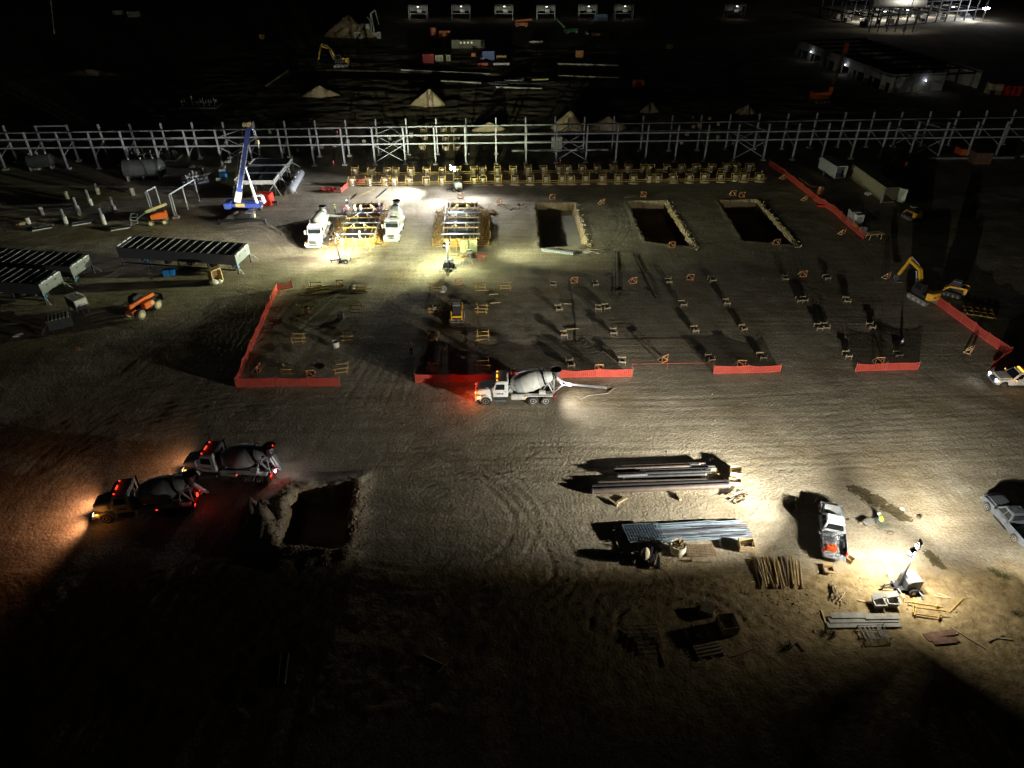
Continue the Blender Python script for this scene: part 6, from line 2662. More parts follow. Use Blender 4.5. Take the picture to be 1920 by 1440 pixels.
stick_heap('heap of crossed timber offcuts at the lower right corner of the pipe row', (1388, 932), R(35), 14, 1.5, (.45, .6), [timberold, timberpale, plastic_grey], seed=1)
stick_heap('tangle of pale sticks and strapping left of the grey bins', (1570, 1116), R(60), 16, 1.3, (.4, .4), [timberpale, timberold], seed=2, r=.03)

# blue grey bar stack
o = GP(1140, 1022)
t = thing('rebar_stack', 'wide stack of blue grey coated reinforcing bars below the pipe row', 'rebar stack', o, 0)
rn = random.Random(21)
e0, e1, e2 = GP(1148, 1024) - o, GP(1412, 1010) - o, GP(1134, 992) - o
xv, yv = (e1 - e0), (e2 - e0)
bar_m = MB()
bar_m.tube((-.5, 0, 0), (.5, 0, 0), .035, n=6)
bar_me = bar_m.mesh('bar', rebarblue)
bar_d = bar_m.mesh('bar', rebarm)
LX = xv.length
for k in range(84):
    v = rn.random()
    long_ = rn.random() < .7
    L = LX * (rn.uniform(.55, .75) if long_ else rn.uniform(.25, .5))
    s = rn.uniform(0, LX - L) if not long_ else (LX - L) * rn.choice([1, .9, .35])
    c = e0 + yv * v + xv.normalized() * (s + L / 2) + Vector((0, 0, .12 + rn.uniform(0, .32)))
    ob = part('bar', bar_me if k % 3 else bar_d, None, t)
    ob.location = c
    ob.rotation_euler = (0, rn.uniform(-.008, .008), math.atan2(xv.y, xv.x) + rn.gauss(0, .028))
    ob.scale = (L, rn.uniform(.8, 1.5), rn.uniform(.8, 1.5))
cage = MB()
for k in range(9):
    a = e0 + yv * (k / 8) + Vector((0, 0, .5))
    cage.bar(a + xv * .12, a + xv * .38, .05)
for k in range(14):
    a = e0 + xv * (.12 + .26 * k / 13) + Vector((0, 0, .54))
    cage.bar(a + yv * .05, a + yv * .95, .05)
part('tied_cage', cage, rebarblue, t)
for k, f in enumerate((.04, .42, .82)):
    b = MB()
    a = e0 + xv * f
    b.bar(a - yv * .08 + Vector((0, 0, .06)), a + yv * 1.08 + Vector((0, 0, .06)), .14, .12)
    part('bearer', b, timberold, t)

# bundle of posts with a sack, bulk bag, mesh mats
t = stick_heap('bundle of dark posts wrapped with a torn sack below the rebar stack', (1226, 1048), R(75), 16, 1.7, (.3, .65), [black, pipeblack, timberold], 'post_bundle', 'post bundle', .06, 'post', 3, h=.7)
m = MB()
m.ball((-.2, .75, .75), .55, 12, 1.1, .7, .8)
part('sack', m, mat('torn_sack', (.45, .40, .28), .9, bump=.5), t, 60)
t = thing('bulk_bag', 'open white bulk bag filled with timber offcuts below the rebar stack', 'bulk bag', GP(1270, 1034), R(8))
m = MB()
n = 16
for r0_, r1_, z0, z1 in ((.62, .68, .0, .5), (.68, .60, .5, .95)):
    pass
m.lathe([(.0, .58), (.12, .66), (.55, .68), (.92, .60), (.98, .64), (.94, .55), (.6, .58)], (0, 0, 0), (0, 0, 1), 18)
part('bag', m, mat('bag_fabric', (.58, .53, .42), .9, bump=.6), t, 60)
for k in range(9):
    b = MB()
    a = random.Random(k + 4)
    b.bar((a.uniform(-.4, .4), a.uniform(-.4, .4), .6), (a.uniform(-.5, .5), a.uniform(-.5, .5), 1.15 + a.random() * .2), .09, .06, up=(1, 0, 0))
    part('offcut', b, timberpale, t)
t = thing('mesh_mats', 'flat stack of wire mesh mats right of the bulk bag', 'mesh stack', GP(1312, 1035), R(3))
for k in range(4):
    m = MB()
    for i in range(11):
        m.bar((-1.2 + .24 * i, -.55, .1 + k * .09), (-1.2 + .24 * i, .55, .1 + k * .09), .03)
    for i in range(7):
        m.bar((-1.2, -.55 + .18 * i, .13 + k * .09), (1.2, -.55 + .18 * i, .13 + k * .09), .03)
    part('mesh_mat', m, timberold if k % 2 else rust, t)
m = MB()
m.tube((-.9, -.95, .16), (.75, -1.0, .16), .14, n=10)
solo('short_log', m, timberold, 'short dark log lying below the wire mesh mats', 'log', GP(1312, 1036), 0)

# fanned poles
t = thing('pole_stack', 'fanned stack of long timber poles left of the silver pickup', 'timber poles', GP(1455, 1100), 0)
rn = random.Random(9)
for k in range(17):
    a, b = G(1413 + k * 5.4 + rn.uniform(-4, 4), 1051 + rn.uniform(-7, 7)), G(1430 + k * 4.6 + rn.uniform(-5, 5), 1102 + rn.uniform(-4, 3))
    o_ = t.location
    m = MB()
    z = rn.choice([.14, .24, .36])
    m.tube(Vector((a.x - o_.x, a.y - o_.y, z)), Vector((b.x - o_.x, b.y - o_.y, z - .04)), .07, .085, n=8)
    part('pole', m, timber if k % 3 == 0 else (timberold if k % 3 == 1 else timberpale), t, 40)

# things in the silver pickup's bed
pk, ang = PK1.location, PK1.rotation_euler.z
rot = Matrix.Rotation(ang, 3, 'Z')
m = MB()
rn = random.Random(33)
for k in range(34):
    p = Vector((rn.gauss(0, .32), rn.gauss(0, .32), .1 + rn.random() * .35))
    pts = [p]
    for j in range(3):
        pts.append(pts[-1] + Vector((rn.uniform(-.25, .25), rn.uniform(-.25, .25), rn.uniform(-.1, .1))))
    for q in pts:
        q.z = max(.05, q.z)
    m.path(pts, .035, 5)
solo('cargo_heap', m, steel, 'tangled heap of grey straps and hose in the silver pickup bed', 'cargo', pk + rot @ Vector((-1.25, .1, .76)), ang)
t = thing('cooler_box', 'bright orange cooler box at the tail of the silver pickup bed', 'cooler', pk + rot @ Vector((-2.55, .28, .78)), ang)
m = MB()
m.box((0, 0, .19), (.42, .8, .38))
part('box', m, mat('cooler_orange', (.85, .13, .03), .45), t, bevel=.04)
m = MB()
m.box((0, 0, .41), (.44, .82, .07))
part('lid', m, mat('cooler_orange', (.85, .13, .03), .45), t, bevel=.03)
m = MB()
m.box((.05, .1, .46), (.12, .2, .02))
m.box((.05, -.2, .46), (.12, .12, .02))
part('lid_fitting', m, black, t)


def carton(label, px, rz, d, flaps=True, m=cardboard):
    t = thing('cardboard_box', label, 'box', GP(*px), rz, 'cardboard boxes by the pickup')
    b = MB()
    w, l, h = d
    b.box((0, 0, .01), (w, l, .02))
    for s in (-1, 1):
        b.box((0, s * l / 2, h / 2), (w, .02, h))
        b.box((s * w / 2, 0, h / 2), (.02, l - .03, h))
    part('box', b, m, t)
    for s in (-1, 1):
        f = MB()
        f.bar((-w / 2, s * l / 2, h), (w / 2, s * l / 2, h), .02)
        f._add([(-w / 2, s * l / 2, h), (w / 2, s * l / 2, h), (w / 2, s * (l / 2 + .28), h + .1), (-w / 2, s * (l / 2 + .28), h + .1),
                (-w / 2, s * l / 2, h + .02), (w / 2, s * l / 2, h + .02), (w / 2, s * (l / 2 + .28), h + .12), (-w / 2, s * (l / 2 + .28), h + .12)],
               [(0, 1, 2, 3), (7, 6, 5, 4), (0, 4, 5, 1), (1, 5, 6, 2), (2, 6, 7, 3), (3, 7, 4, 0)])
        part('flap', f, m, t)
    return t


carton('open brown cardboard box standing off the pickup tailgate corner', (1592, 1052), R(35), (.5, .62, .42))
carton('brown cardboard box lying open below the silver pickup', (1552, 1070), R(-8), (.75, .55, .36))

# crouching worker's gear
t = thing('work_board', 'flat grey board with a hose coil beside the crouching worker', 'board', GP(1658, 988), R(6))
m = MB()
m.box((0, 0, .14), (1.15, .62, .05))
part('board', m, mat('board_green', (.20, .20, .15), .6), t)
for s in (-1, 1):
    m = MB()
    m.box((s * .45, 0, .06), (.08, .6, .12))
    part('bearer', m, timberold, t)
m = MB()
for k in range(22):
    a, b = k * .42, (k + 1) * .42
    r = .32 - k * .004
    m.tube((.15 + r * math.cos(a), -.72 + r * .7 * math.sin(a), .04), (.15 + r * math.cos(b), -.72 + r * .7 * math.sin(b), .04), .02, n=5)
m.path([(.45, -.6, .04), (-.2, -.4, .04), (-.7, -.1, .05), (-.75, .3, .05)], .02)
part('hose', m, black, t)
t = thing('wheelbarrow', 'small tipped wheelbarrow casting a shadow left of the crouching worker', 'wheelbarrow', GP(1624, 988), R(30))
m = MB()
m.loft([[(-.25, -.2, .32), (.3, -.2, .32), (.3, .2, .32), (-.25, .2, .32)], [(-.42, -.34, .62), (.55, -.34, .6), (.55, .34, .6), (-.42, .34, .62)]])
part('tray', m, plastic_grey, t)
for s in (-1, 1):
    m = MB()
    m.tube((.75, s * .1, .22), (-1.0, s * .3, .55), .02)
    m.tube((-.3, s * .25, .4), (-.38, s * .28, .02), .02)
    part('handle', m, timberpale, t)
m = MB()
m.lathe([(0, .1), (.01, .2), (.07, .2), (.08, .1)], (.72, -.04, .2), (.72, .04, .2), 14)
part('wheel', m, rubber, t, 40)
m = MB()
m.lathe([(0, .12), (.1, .2), (.17, .2), (.25, .12)], (0, 0, 0), (0, 0, 1), 14)
solo('lost_lid', m, rubber, 'small dark round lid on the lit ground right of the wet patches', 'lid', GP(1722, 971))
m = MB()
m.lathe([(0, .22), (.06, .24), (.08, .2)], (0, 0, 0), (0, 0, 1), 16)
solo('bucket_lid', m, concrete, 'round grey bucket lid among the wet patches', 'lid', GP(1692, 954))

# bins
for px, rz, lb in (((1645, 1137), 3, 'grey plastic bin with a tilted rim, left of the pair'), ((1670, 1135), -4, 'grey plastic bin with a tilted rim, right of the pair')):
    t = thing('plastic_bin', lb, 'bin', GP(*px), R(rz), 'pair of grey bins')
    m = MB()
    a, b = .34, .42
    m.loft([[(-a, -a * .8, .05), (a, -a * .8, .05), (a, a * .8, .05), (-a, a * .8, .05)], [(-b, -b * .8, .62), (b, -b * .8, .62), (b, b * .8, .62), (-b, b * .8, .62)],
            [(-b * .9, -b * .7, .62), (b * .9, -b * .7, .62), (b * .9, b * .7, .62), (-b * .9, b * .7, .62)], [(-a * .9, -a * .7, .15), (a * .9, -a * .7, .15), (a * .9, a * .7, .15), (-a * .9, a * .7, .15)]])
    part('tub', m, plastic_grey, t)
    m = MB()
    for y in (-b * .85, b * .85):
        m.box((0, y, .62), (2 * b + .08, .07, .07))
    for x in (-b - .02, b + .02):
        m.box((x, 0, .62), (.07, 2 * b * .8, .07))
    part('rim', m, mat('bin_rim', (.42, .40, .36), .5), t)
    m = MB()
    m.bar((-b, b * .9, .66), (b, b * .95, .95), .08, .5, up=(0, 1, 0))
    part('lid', m, plastic_grey, t)

# flat panels
t = thing('panel_stack', 'stack of four long flat grey panels below the grey bins', 'panel stack', GP(1552, 1176), 0)
o_ = t.location
for k, (a, b, z, w) in enumerate((((1556, 1158), (1624, 1157), .30, .5), ((1620, 1160), (1684, 1159), .30, .5), ((1553, 1166), (1682, 1164), .22, .45), ((1550, 1174), (1688, 1171), .16, .5))):
    p, q = GP(*a), GP(*b)
    m = MB()
    m.bar(p - o_ + Vector((0, 0, z)), q - o_ + Vector((0, 0, z)), w, .07)
    part('panel', m, mat('panel_grey', (.30, .285, .24), .6, dirt=.3), t)
for x in (1560, 1640, 1680):
    p = GP(x, 1168)
    m = MB()
    m.bar(p - o_ + Vector((0, -.45, .06)), p - o_ + Vector((0, .5, .06)), .12, .12)
    part('bearer', m, timberold, t)
m = MB()
rn = random.Random(2)
for k in range(12):
    m.bar((-1.0 + k * .18, -.6, .4 + rn.uniform(-.1, .1)), (-1.0 + k * .18 + rn.uniform(-.2, .2), .6, .35), .04)
for y in (-.6, 0, .6):
    m.bar((-1.05, y, .42), (1.05, y, .38), .05)
for x in (-1, 1):
    for y in (-.6, .6):
        m.bar((x, y, 0), (x, y, .5), .05, up=(1, 0, 0))
solo('wire_rack', m, plastic_grey, 'bent wire rack with torn plastic below the flat panels', 'wire rack', GP(1637, 1190), R(4))

# timber sawhorse frames and loose boards, right
t = thing('broken_sawhorse', 'broken yellow timber frame lying right of the grey bins', 'sawhorse', GP(1745, 1158), 0)
o_ = t.location
for a, b, z in (((1700, 1133), (1766, 1142), .35), ((1714, 1146), (1770, 1152), .55), ((1713, 1153), (1764, 1160), .25), ((1712, 1124), (1710, 1152), .3), ((1756, 1134), (1752, 1142), .3), ((1715, 1143), (1713, 1156), .3), ((1760, 1150), (1757, 1164), .3)):
    p, q = GP(*a), GP(*b)
    m = MB()
    m.bar(p - o_ + Vector((0, 0, z)), q - o_ + Vector((0, 0, z * .9)), .08, .12)
    part('member', m, timber, t)
for a, b, w, mt, lb in (((1779, 1148), (1806, 1120), .14, timber, 'long yellow board slanting right of the timber frame'), ((1757, 1113), (1782, 1122), .10, timberpale, 'thin pale board above the timber frame'), ((1752, 1118), (1776, 1122), .10, timberpale, 'second pale board above the timber frame, the flatter one'),
                        ((1733, 1193), (1790, 1185), .45, rust, 'wide rust brown board in the near gloom, upper of three'), ((1738, 1198), (1797, 1199), .35, rust, 'wide rust brown board in the near gloom, middle of three'), ((1750, 1206), (1792, 1202), .3, rust, 'rust brown board in the near gloom, lowest of three'),
                        ((1782, 1176), (1848, 1216), .10, timberold, 'long thin pole slanting into the dark at lower right'), ((1852, 1202), (1880, 1190), .12, timberold, 'crossed stick near the right edge, rising one'), ((1866, 1195), (1896, 1199), .12, timberold, 'crossed stick near the right edge, flat one'),
                        ((1607, 1126), (1622, 1129), .10, timberpale, 'short pale slat left of the grey bins'), ((1540, 1144), (1550, 1176), .12, timberpale, 'upright pale slat at the left end of the flat panels'), ((1230, 1200), (1248, 1248), .10, timber, 'thin yellow pole in the gloom at the bottom'),
                        ((1375, 1230), (1412, 1216), .09, timberold, 'thin pale stick right of the dim pallets'), ((1495, 1205), (1508, 1222), .16, rust, 'brown board end in the gloom right of the pallets')):
    p, q = GP(*a), GP(*b)
    m = MB()
    m.bar(Vector((0, 0, .10)), q - p + Vector((0, 0, .10)), w, .07)
    solo('board', m, mt, lb, 'board', p, 0, 'loose boards near the viewer')
t = thing('timber_pallets', 'dim slatted timber pallets stacked low in the picture', 'pallet stack', GP(1330, 1212), R(12))
for k in range(7):
    m = MB()
    m.box((-.2, -.7 + k * .28, .18 + .02 * (k % 3)), (2.1, .16, .05))
    part('slat', m, timberold, t)
for x in (-1.1, -.2, .7):
    m = MB()
    m.box((x, 0, .08), (.12, 1.9, .14))
    part('bearer', m, timberold, t)
t = thing('tilted_box', 'weathered wooden box sunk askew in the rutted dirt', 'box', GP(1327, 1146), R(-25))
m = MB()
m.box((0, 0, .3), (.95, .8, .6))
b_ = part('box', m, timberold, t, bevel=.02)
m = MB()
m.box((0, 0, .63), (1.02, .86, .06))
part('lid', m, timberold, t)
t.rotation_euler = (R(6), R(-5), R(-25))
t = thing('scaffold_frames', 'pile of dark scaffold frames in the gloom at the bottom', 'scaffold frames', GP(1218, 1212), R(5))
for k in range(4):
    m = MB()
    y = -.6 + k * .4
    for x in (-.9, .9):
        m.tube((x, y, .08 + k * .07), (x, y + 1.1, .08 + k * .07), .03, n=6)
    for j in range(4):
        m.tube((-.9, y + j * .35, .08 + k * .07), (.9, y + j * .35, .08 + k * .07), .025, n=6)
    part('frame', m, rust if k % 2 else timberold, t)
for a, b, lb in (((521, 1285), (527, 1228), 'faint pale pole lying in the dark foreground, left of two'), ((534, 1285), (541, 1226), 'faint pale pole lying in the dark foreground, right of two'), ((795, 1232), (838, 1252), 'faint timber lying in the dark foreground, upper'), ((820, 1262), (838, 1246), 'faint timber lying in the dark foreground, lower')):
    p, q = GP(*a), GP(*b)
    m = MB()
    m.tube(Vector((0, 0, .1)), q - p + Vector((0, 0, .1)), .07, n=8)
    solo('pole', m, steel if 'pole' in lb else timber, lb, 'pole', p, 0, 'poles in the dark foreground')

# scrub along the edge of the soil bank
for k, (x, y) in enumerate(((1872, 1078), (1888, 1082), (1862, 1070), (1905, 1150), (1560, 1192), (1545, 1188), (1478, 1212))):
    rn = random.Random(k)
    m = MB()
    for i in range(60):
        a, r = rn.uniform(0, 6.28), rn.uniform(0, .3)
        p = Vector((r * math.cos(a), r * math.sin(a), rn.uniform(0, .05)))
        d = Vector((rn.uniform(-.3, .3), rn.uniform(-.3, .3), rn.uniform(.1, .4)))
        s = d.cross(Vector((0, 0, 1))).normalized() * .025
        m._add([p - s, p + s, p + d * .7 + s * .7, p + d, p + d * .7 - s * .7], [(0, 1, 2, 3, 4)])
    solo('dry_shrub', m, leaf, 'small tuft of dry scrub, %s counting along the soil bank from the right tower' % ORD[k], 'shrub', GP(x, y), 0, 'tufts of dry scrub')

# ------------------------------------------------------------------ rubble (stuff)
def rubble(label, centres, n, rmin, rmax, m, seed):
    rn = random.Random(seed)
    b = MB()
    for k in range(n):
        (px, py), sp = rn.choice(centres)
        c = G(px, py)
        x, y = c.x + rn.gauss(0, sp), c.y + rn.gauss(0, sp)
        s = rn.uniform(rmin, rmax) * (1 if rn.random() < .8 else 1.7)
        o = Vector((x, y, zg(x, y) + s * .2))
        q = Matrix.Rotation(rn.uniform(0, 6), 4, rn.choice('XYZ')) @ Matrix.Rotation(rn.uniform(0, 6), 4, 'Z')
        vs = [o + q @ Vector((sx * s * rn.uniform(.5, 1.2), sy * s * rn.uniform(.5, 1.0), sz * s * rn.uniform(.4, .9))) for sz in (-1, 1) for sy in (-1, 1) for sx in (-1, 1)]
        b._add(vs, [(0, 2, 3, 1), (4, 5, 7, 6), (0, 1, 5, 4), (2, 6, 7, 3), (0, 4, 6, 2), (1, 3, 7, 5)])
    o = part('rubble', b, m, None, stuff=True)
    o['label'] = label


def along(a, b, n, sp):
    return [((a[0] + (b[0] - a[0]) * k / n, a[1] + (b[1] - a[1]) * k / n), sp) for k in range(n + 1)]


rubble('clods and gravel heaped round the near pit', along((545, 922), (520, 1025), 6, .5) + along((668, 915), (655, 1035), 6, .5) + along((530, 1038), (650, 1046), 5, .6) + [((505, 975), .9), ((480, 1000), .8)], 1500, .02, .07, soil, 1)
rubble('broken clods along the right edges of the three pits', along((1080, 385), (1103, 460), 8, .35) + along((1250, 380), (1305, 466), 10, .35) + along((1422, 378), (1496, 462), 10, .35), 900, .02, .085, sand, 2)
rubble('loose clods scattered over the rutted soil bank', along((980, 1080), (1520, 1130), 20, 1.6) + along((1400, 1130), (1900, 1110), 20, 1.8), 700, .02, .05, soil, 3)
rubble('pale stones scattered on the scraped dirt', along((700, 900), (1400, 780), 20, 4) + along((1000, 480), (1500, 480), 12, 4) + along((450, 430), (760, 520), 10, 3), 250, .02, .045, soil, 4)
# ------------------------------------------------------------------ beyond the rack
def heap(label, px, w, d, h, m, seed, group=None, name='sand_heap', cat='dirt heap', peaks=1):
    rn = random.Random(seed)
    b = MB()
    n = 30
    ang = [1 + .10 * math.sin(2 * math.pi * k / n * 2 + seed) + .06 * math.sin(2 * math.pi * k / n * 5 + seed * 2) for k in range(n)]
    secs = []
    for i, r in enumerate((1.08, 1.0, .86, .72, .58, .44, .3, .17, .06)):
        z = h * (1 - r) ** .92 if r < 1 else -.05
        secs.append([(w * r * (ang[k] + rn.uniform(-.05, .05)) * math.cos(2 * math.pi * k / n) + (w * .12 * (1 - r)), d * r * (ang[k] + rn.uniform(-.05, .05)) * math.sin(2 * math.pi * k / n), z * rn.uniform(.92, 1.06) - .06) for k in range(n)])
    b.loft(secs)
    if peaks > 1:
        for j in range(peaks - 1):
            s2 = []
            ox = w * rn.uniform(.5, .9)
            for r in (1.0, .75, .5, .25, .05):
                s2.append([(ox + w * .7 * r * ang[k] * math.cos(2 * math.pi * k / n), d * .8 * r * ang[k] * math.sin(2 * math.pi * k / n), h * .6 * (1 - r) - .06) for k in range(n)])
            b.loft(s2)
    return solo(name, b, m, label, cat, GP(*px), SITE, group, 70)


heap('broad double topped sand heap lit beyond the rack at left', (597, 179), 4.2, 2.6, 2.6, sand, 1, 'sand heaps beyond the rack', peaks=2)
heap('steep conical sand heap lit beyond the rack in the middle', (803, 196), 4.2, 2.8, 3.8, sand, 2, 'sand heaps beyond the rack')
heap('large spoil heap right behind the braced rack bay, left of a pair', (1064, 243), 4.2, 3.0, 4.4, sand, 3, 'sand heaps beyond the rack')
heap('large spoil heap right behind the braced rack bay, right of a pair', (1135, 243), 5.0, 2.6, 3.2, sand, 4, 'sand heaps beyond the rack', peaks=2)
heap('pale boulder like heap dim beyond the rack at right', (1217, 209), 2.8, 2.0, 2.4, sand, 5, 'sand heaps beyond the rack')
heap('small tan heap in the dark right of the pale heap', (1397, 212), 2.8, 2.0, 2.0, sand, 6, 'sand heaps beyond the rack')
heap('low spoil heap just behind the rack left of the braced bay', (915, 243), 4.0, 2.0, 1.7, sand, 7, 'sand heaps beyond the rack')
heap('tall dim spoil heap left of the white upright tank', (652, 68), 8.0, 4.0, 7.0, soil, 8, 'sand heaps beyond the rack', peaks=2)
heap('low spoil bank at the far left beyond the rack', (165, 140), 8.0, 2.5, 1.6, soil, 9, 'sand heaps beyond the rack', peaks=2)


def upright_tank(label, px, top, r, m, group=None, legs=False):
    p = GP(*px)
    h = tall(px[0], px[1], top)
    t = thing('upright_tank', label, 'tank', p, 0, group)
    b = MB()
    b.lathe([(0, r), (h * .95, r), (h, r * .8)], (0, 0, .2), (0, 0, 1.2), 20)
    part('shell', b, m, t, 40)
    b = MB()
    for k in range(3):
        b.lathe([(h * (k + .5) / 3, r + .04), (h * (k + .5) / 3 + .12, r + .04)], (0, 0, .2), (0, 0, 1.2), 20)
    part('band', b, steel, t, 40)
    b = MB()
    b.box((0, 0, .12), (r * 2.2, r * 2.2, .24))
    part('base', b, concrete, t)
    return t


upright_tank('white upright tank standing tall in the dark beyond the sand heaps', (687, 67), 44, 1.65, white)


def toilet(label, px, top, m, w=1.3):
    p = GP(*px)
    h = tall(px[0], px[1], top)
    t = thing('site_cabin', label, 'cabin', p, SITE, 'small upright cabins and boxes')
    b = MB()
    b.box((0, 0, h / 2), (w, w, h))
    bd = part('walls', b, m, t, bevel=.04)
    b = MB()
    b.box((0, -w / 2 - .01, h * .48), (w * .7, .04, h * .82))
    part('door', b, plastic_grey if m is not plastic_grey else palegrey, bd)
    b = MB()
    b.box((0, 0, h + .06), (w + .1, w + .1, .12))
    part('roof', b, m, t, bevel=.03)
    return t


toilet('pale narrow cabin left of the white upright tank, left of two', (669, 71), 59, palegrey, 1.3)
toilet('pale narrow cabin left of the white upright tank, right of two', (676, 71), 59, palegrey, 1.3)
toilet('pale narrow cabin right of the white upright tank', (711, 71), 59, palegrey, 1.3)
toilet('bright white cabin beyond the middle sand heap, left of a touching pair', (821, 114), 103, white, 1.4)
toilet('bright white cabin beyond the middle sand heap, right of a touching pair', (827, 114), 103, white, 1.4)
toilet('white narrow cabin right of the bright pair', (841, 114), 103, white, 1.3)
toilet('grey upright cabin behind the dim fence, left of two', (1596, 419), 396, steel, 1.4)
toilet('grey upright cabin behind the dim fence, right of two', (1605, 423), 402, palegrey, 1.3)
toilet('small white box by the dark stores beyond the rack', (904, 115), 108, white, 1.1)

# the grouting mast by the tank
t = thing('mixing_plant', 'pale slender mixing plant with hoses beside the white upright tank', 'mixing plant', GP(700, 68), 0)
for a, b, w in (((-.6, 0, 0), (-.2, 0, 7.5), .3), ((.6, 0, 0), (.1, 0, 7.5), .3), ((-.2, 0, 7.4), (1.6, 0, 8.6), .3), ((1.6, 0, 8.6), (2.4, 0, 4.0), .22), ((-.4, 0, 4.5), (-1.4, 0, 6.5), .25)):
    m = MB()
    m.bar(a, b, w)
    part('pipe_arm', m, palegrey, t)
m = MB()
m.box((0, 0, .8), (5.5, 2.2, 1.4))
part('pump_unit', m, concrete, t, bevel=.05)


def block(name, label, cat, px, d, rz, m, group=None, parts=()):
    t = thing(name, label, cat, GP(*px), rz, group)
    b = MB()
    b.box((0, 0, d[2] / 2 + .15), d)
    bd = part('box_body', b, m, t, bevel=.05)
    for k in range(int(d[0] / .9)):
        r = MB()
        r.box((-d[0] / 2 + (k + .5) * .9, -d[1] / 2 - .03, d[2] / 2 + .15), (.18, .06, d[2] * .86))
        part('wall_rib', r, m, bd)
    b = MB()
    for x in (-d[0] * .4, d[0] * .4):
        b.box((x, 0, .08), (.25, d[1], .16))
    part('skid', b, black, t)
    return t


block('container', 'dark red container box left of the bright white cabins', 'container', (804, 117), (3.4, 2.4, 2.6), SITE, red, 'containers in the dark')
block('container', 'red orange box alone in the dark beyond the rack', 'container', (1196, 164), (3.2, 2.0, 2.2), R(-6), red, 'containers in the dark')
office = block('container', 'pale long office container with a row of lit windows', 'office', (878, 90), (11, 2.6, 2.6), SITE, plastic_grey, 'containers in the dark')
block('container', 'blue container half hidden in the dark stores', 'container', (915, 112), (4.0, 2.4, 2.6), SITE, machblue, 'containers in the dark')
block('container', 'pale blue container below the right canopy bays', 'container', (1126, 39), (5.0, 2.4, 2.4), SITE, skyclo, 'containers in the dark')
for k in range(4):
    m = MB()
    m.box((-2.4 + k * 1.2, -1.36, 1.9), (.5, .05, .5))
    part('window', m, glow('office_window', (1.0, .85, .6), .5), office)
for px, sc, m_, lb in (((1070, 62), 1.0, greenp, 'green boom lift parked in the dark below the canopies'), ((978, 50), .9, machorange, 'orange boom lift parked in the dark below the canopies')):
    t = thing('far_lift', lb, 'boom lift', GP(*px), R(20 if m_ is greenp else 0), 'lifts parked far back')
    m = MB()
    m.box((0, 0, 1.0), (5.0, 2.2, 1.2))
    part('chassis', m, m_, t, bevel=.1)
    m = MB()
    m.bar((-2.5, 0, 2.0), (4.0, 0, 2.6) if m_ is machorange else (-5.5, 1.5, 5.0), .6)
    part('boom_section', m, m_, t)
    for x in (-1.7, 1.7):
        for s in (-1, 1):
            tyre(t, (x, s * 1.2, .55), .55, .4)
for px, m_, d, lb in (((1101, 63), white, (1.0, 4.0, .3), 'white slab leaning in the dark right of the green lift'), ((1119, 67), rust, (4.0, 1.6, 1.0), 'rust red skip in the dark right of the white slab'), ((1005, 80), white, (4.6, 1.0, .5), 'white rail like beam lying in the dark stores'),
                      ((940, 122), palegrey, (5.0, 1.2, .6), 'bright long pale slab beyond the rack'), ((940, 110), ply, (3.2, 2.0, 1.0), 'tan stack of sheets above the bright pale slab'), ((1086, 108), orangewood, (2.4, 1.6, 2.2), 'dim orange box in the dark right of the stores'),
                      ((1254, 92), ply, (2.2, 1.6, 1.5), 'small tan box in the far right dark'), ((492, 73), machyellow, (1.5, 1.5, 1.5), 'small yellow box far away at left'), ((813, 66), machorange, (2.0, 1.5, 2.4), 'orange machine part standing by the far stores, left'), ((834, 68), machorange, (4.0, 1.6, 1.8), 'orange machine part standing by the far stores, right'),
                      ((906, 122), red, (3.0, 1.2, .7), 'low red stack beyond the rack left of the pale slab'), ((888, 106), machorange, (1.4, 1.2, 1.0), 'small orange crate beside the red container'), ((1811, 292), machorange, (4.0, 2.4, 1.6), 'dull orange boxes under the right end of the rack'), ((1835, 305), rust, (3.4, 2.2, 2.2), 'brown crate under the right end of the rack'),
                      ((1893, 178), red, (4.0, 2.4, 2.4), 'dull red container near the right edge of the dark'), ((1860, 176), sand, (3.2, 2.4, 2.6), 'dull tan container near the right edge of the dark'), ((222, 27), white, (3.4, 2.2, 1.4), 'white block in the far upper left, left of two'), ((252, 32), white, (4.0, 3.0, 2.0), 'white block in the far upper left, right of two')):
    t = thing('stored_box', lb, 'stored goods', GP(*px), SITE, 'goods stored in the dark')
    b = MB()
    b.box((0, 0, d[2] / 2 + .1), d)
    bd = part('load', b, m_, t, bevel=.04)
    b = MB()
    for x in (-.35, .35):
        b.box((x * d[0], 0, .05), (.15, d[1] * 1.05, .1))
    part('bearer', b, timberold, t)
    b = MB()
    for x in (-.25, .25):
        b.box((x * d[0], 0, d[2] / 2 + .1), (.06, d[1] + .03, d[2] + .03))
    part('strap', b, black, bd)

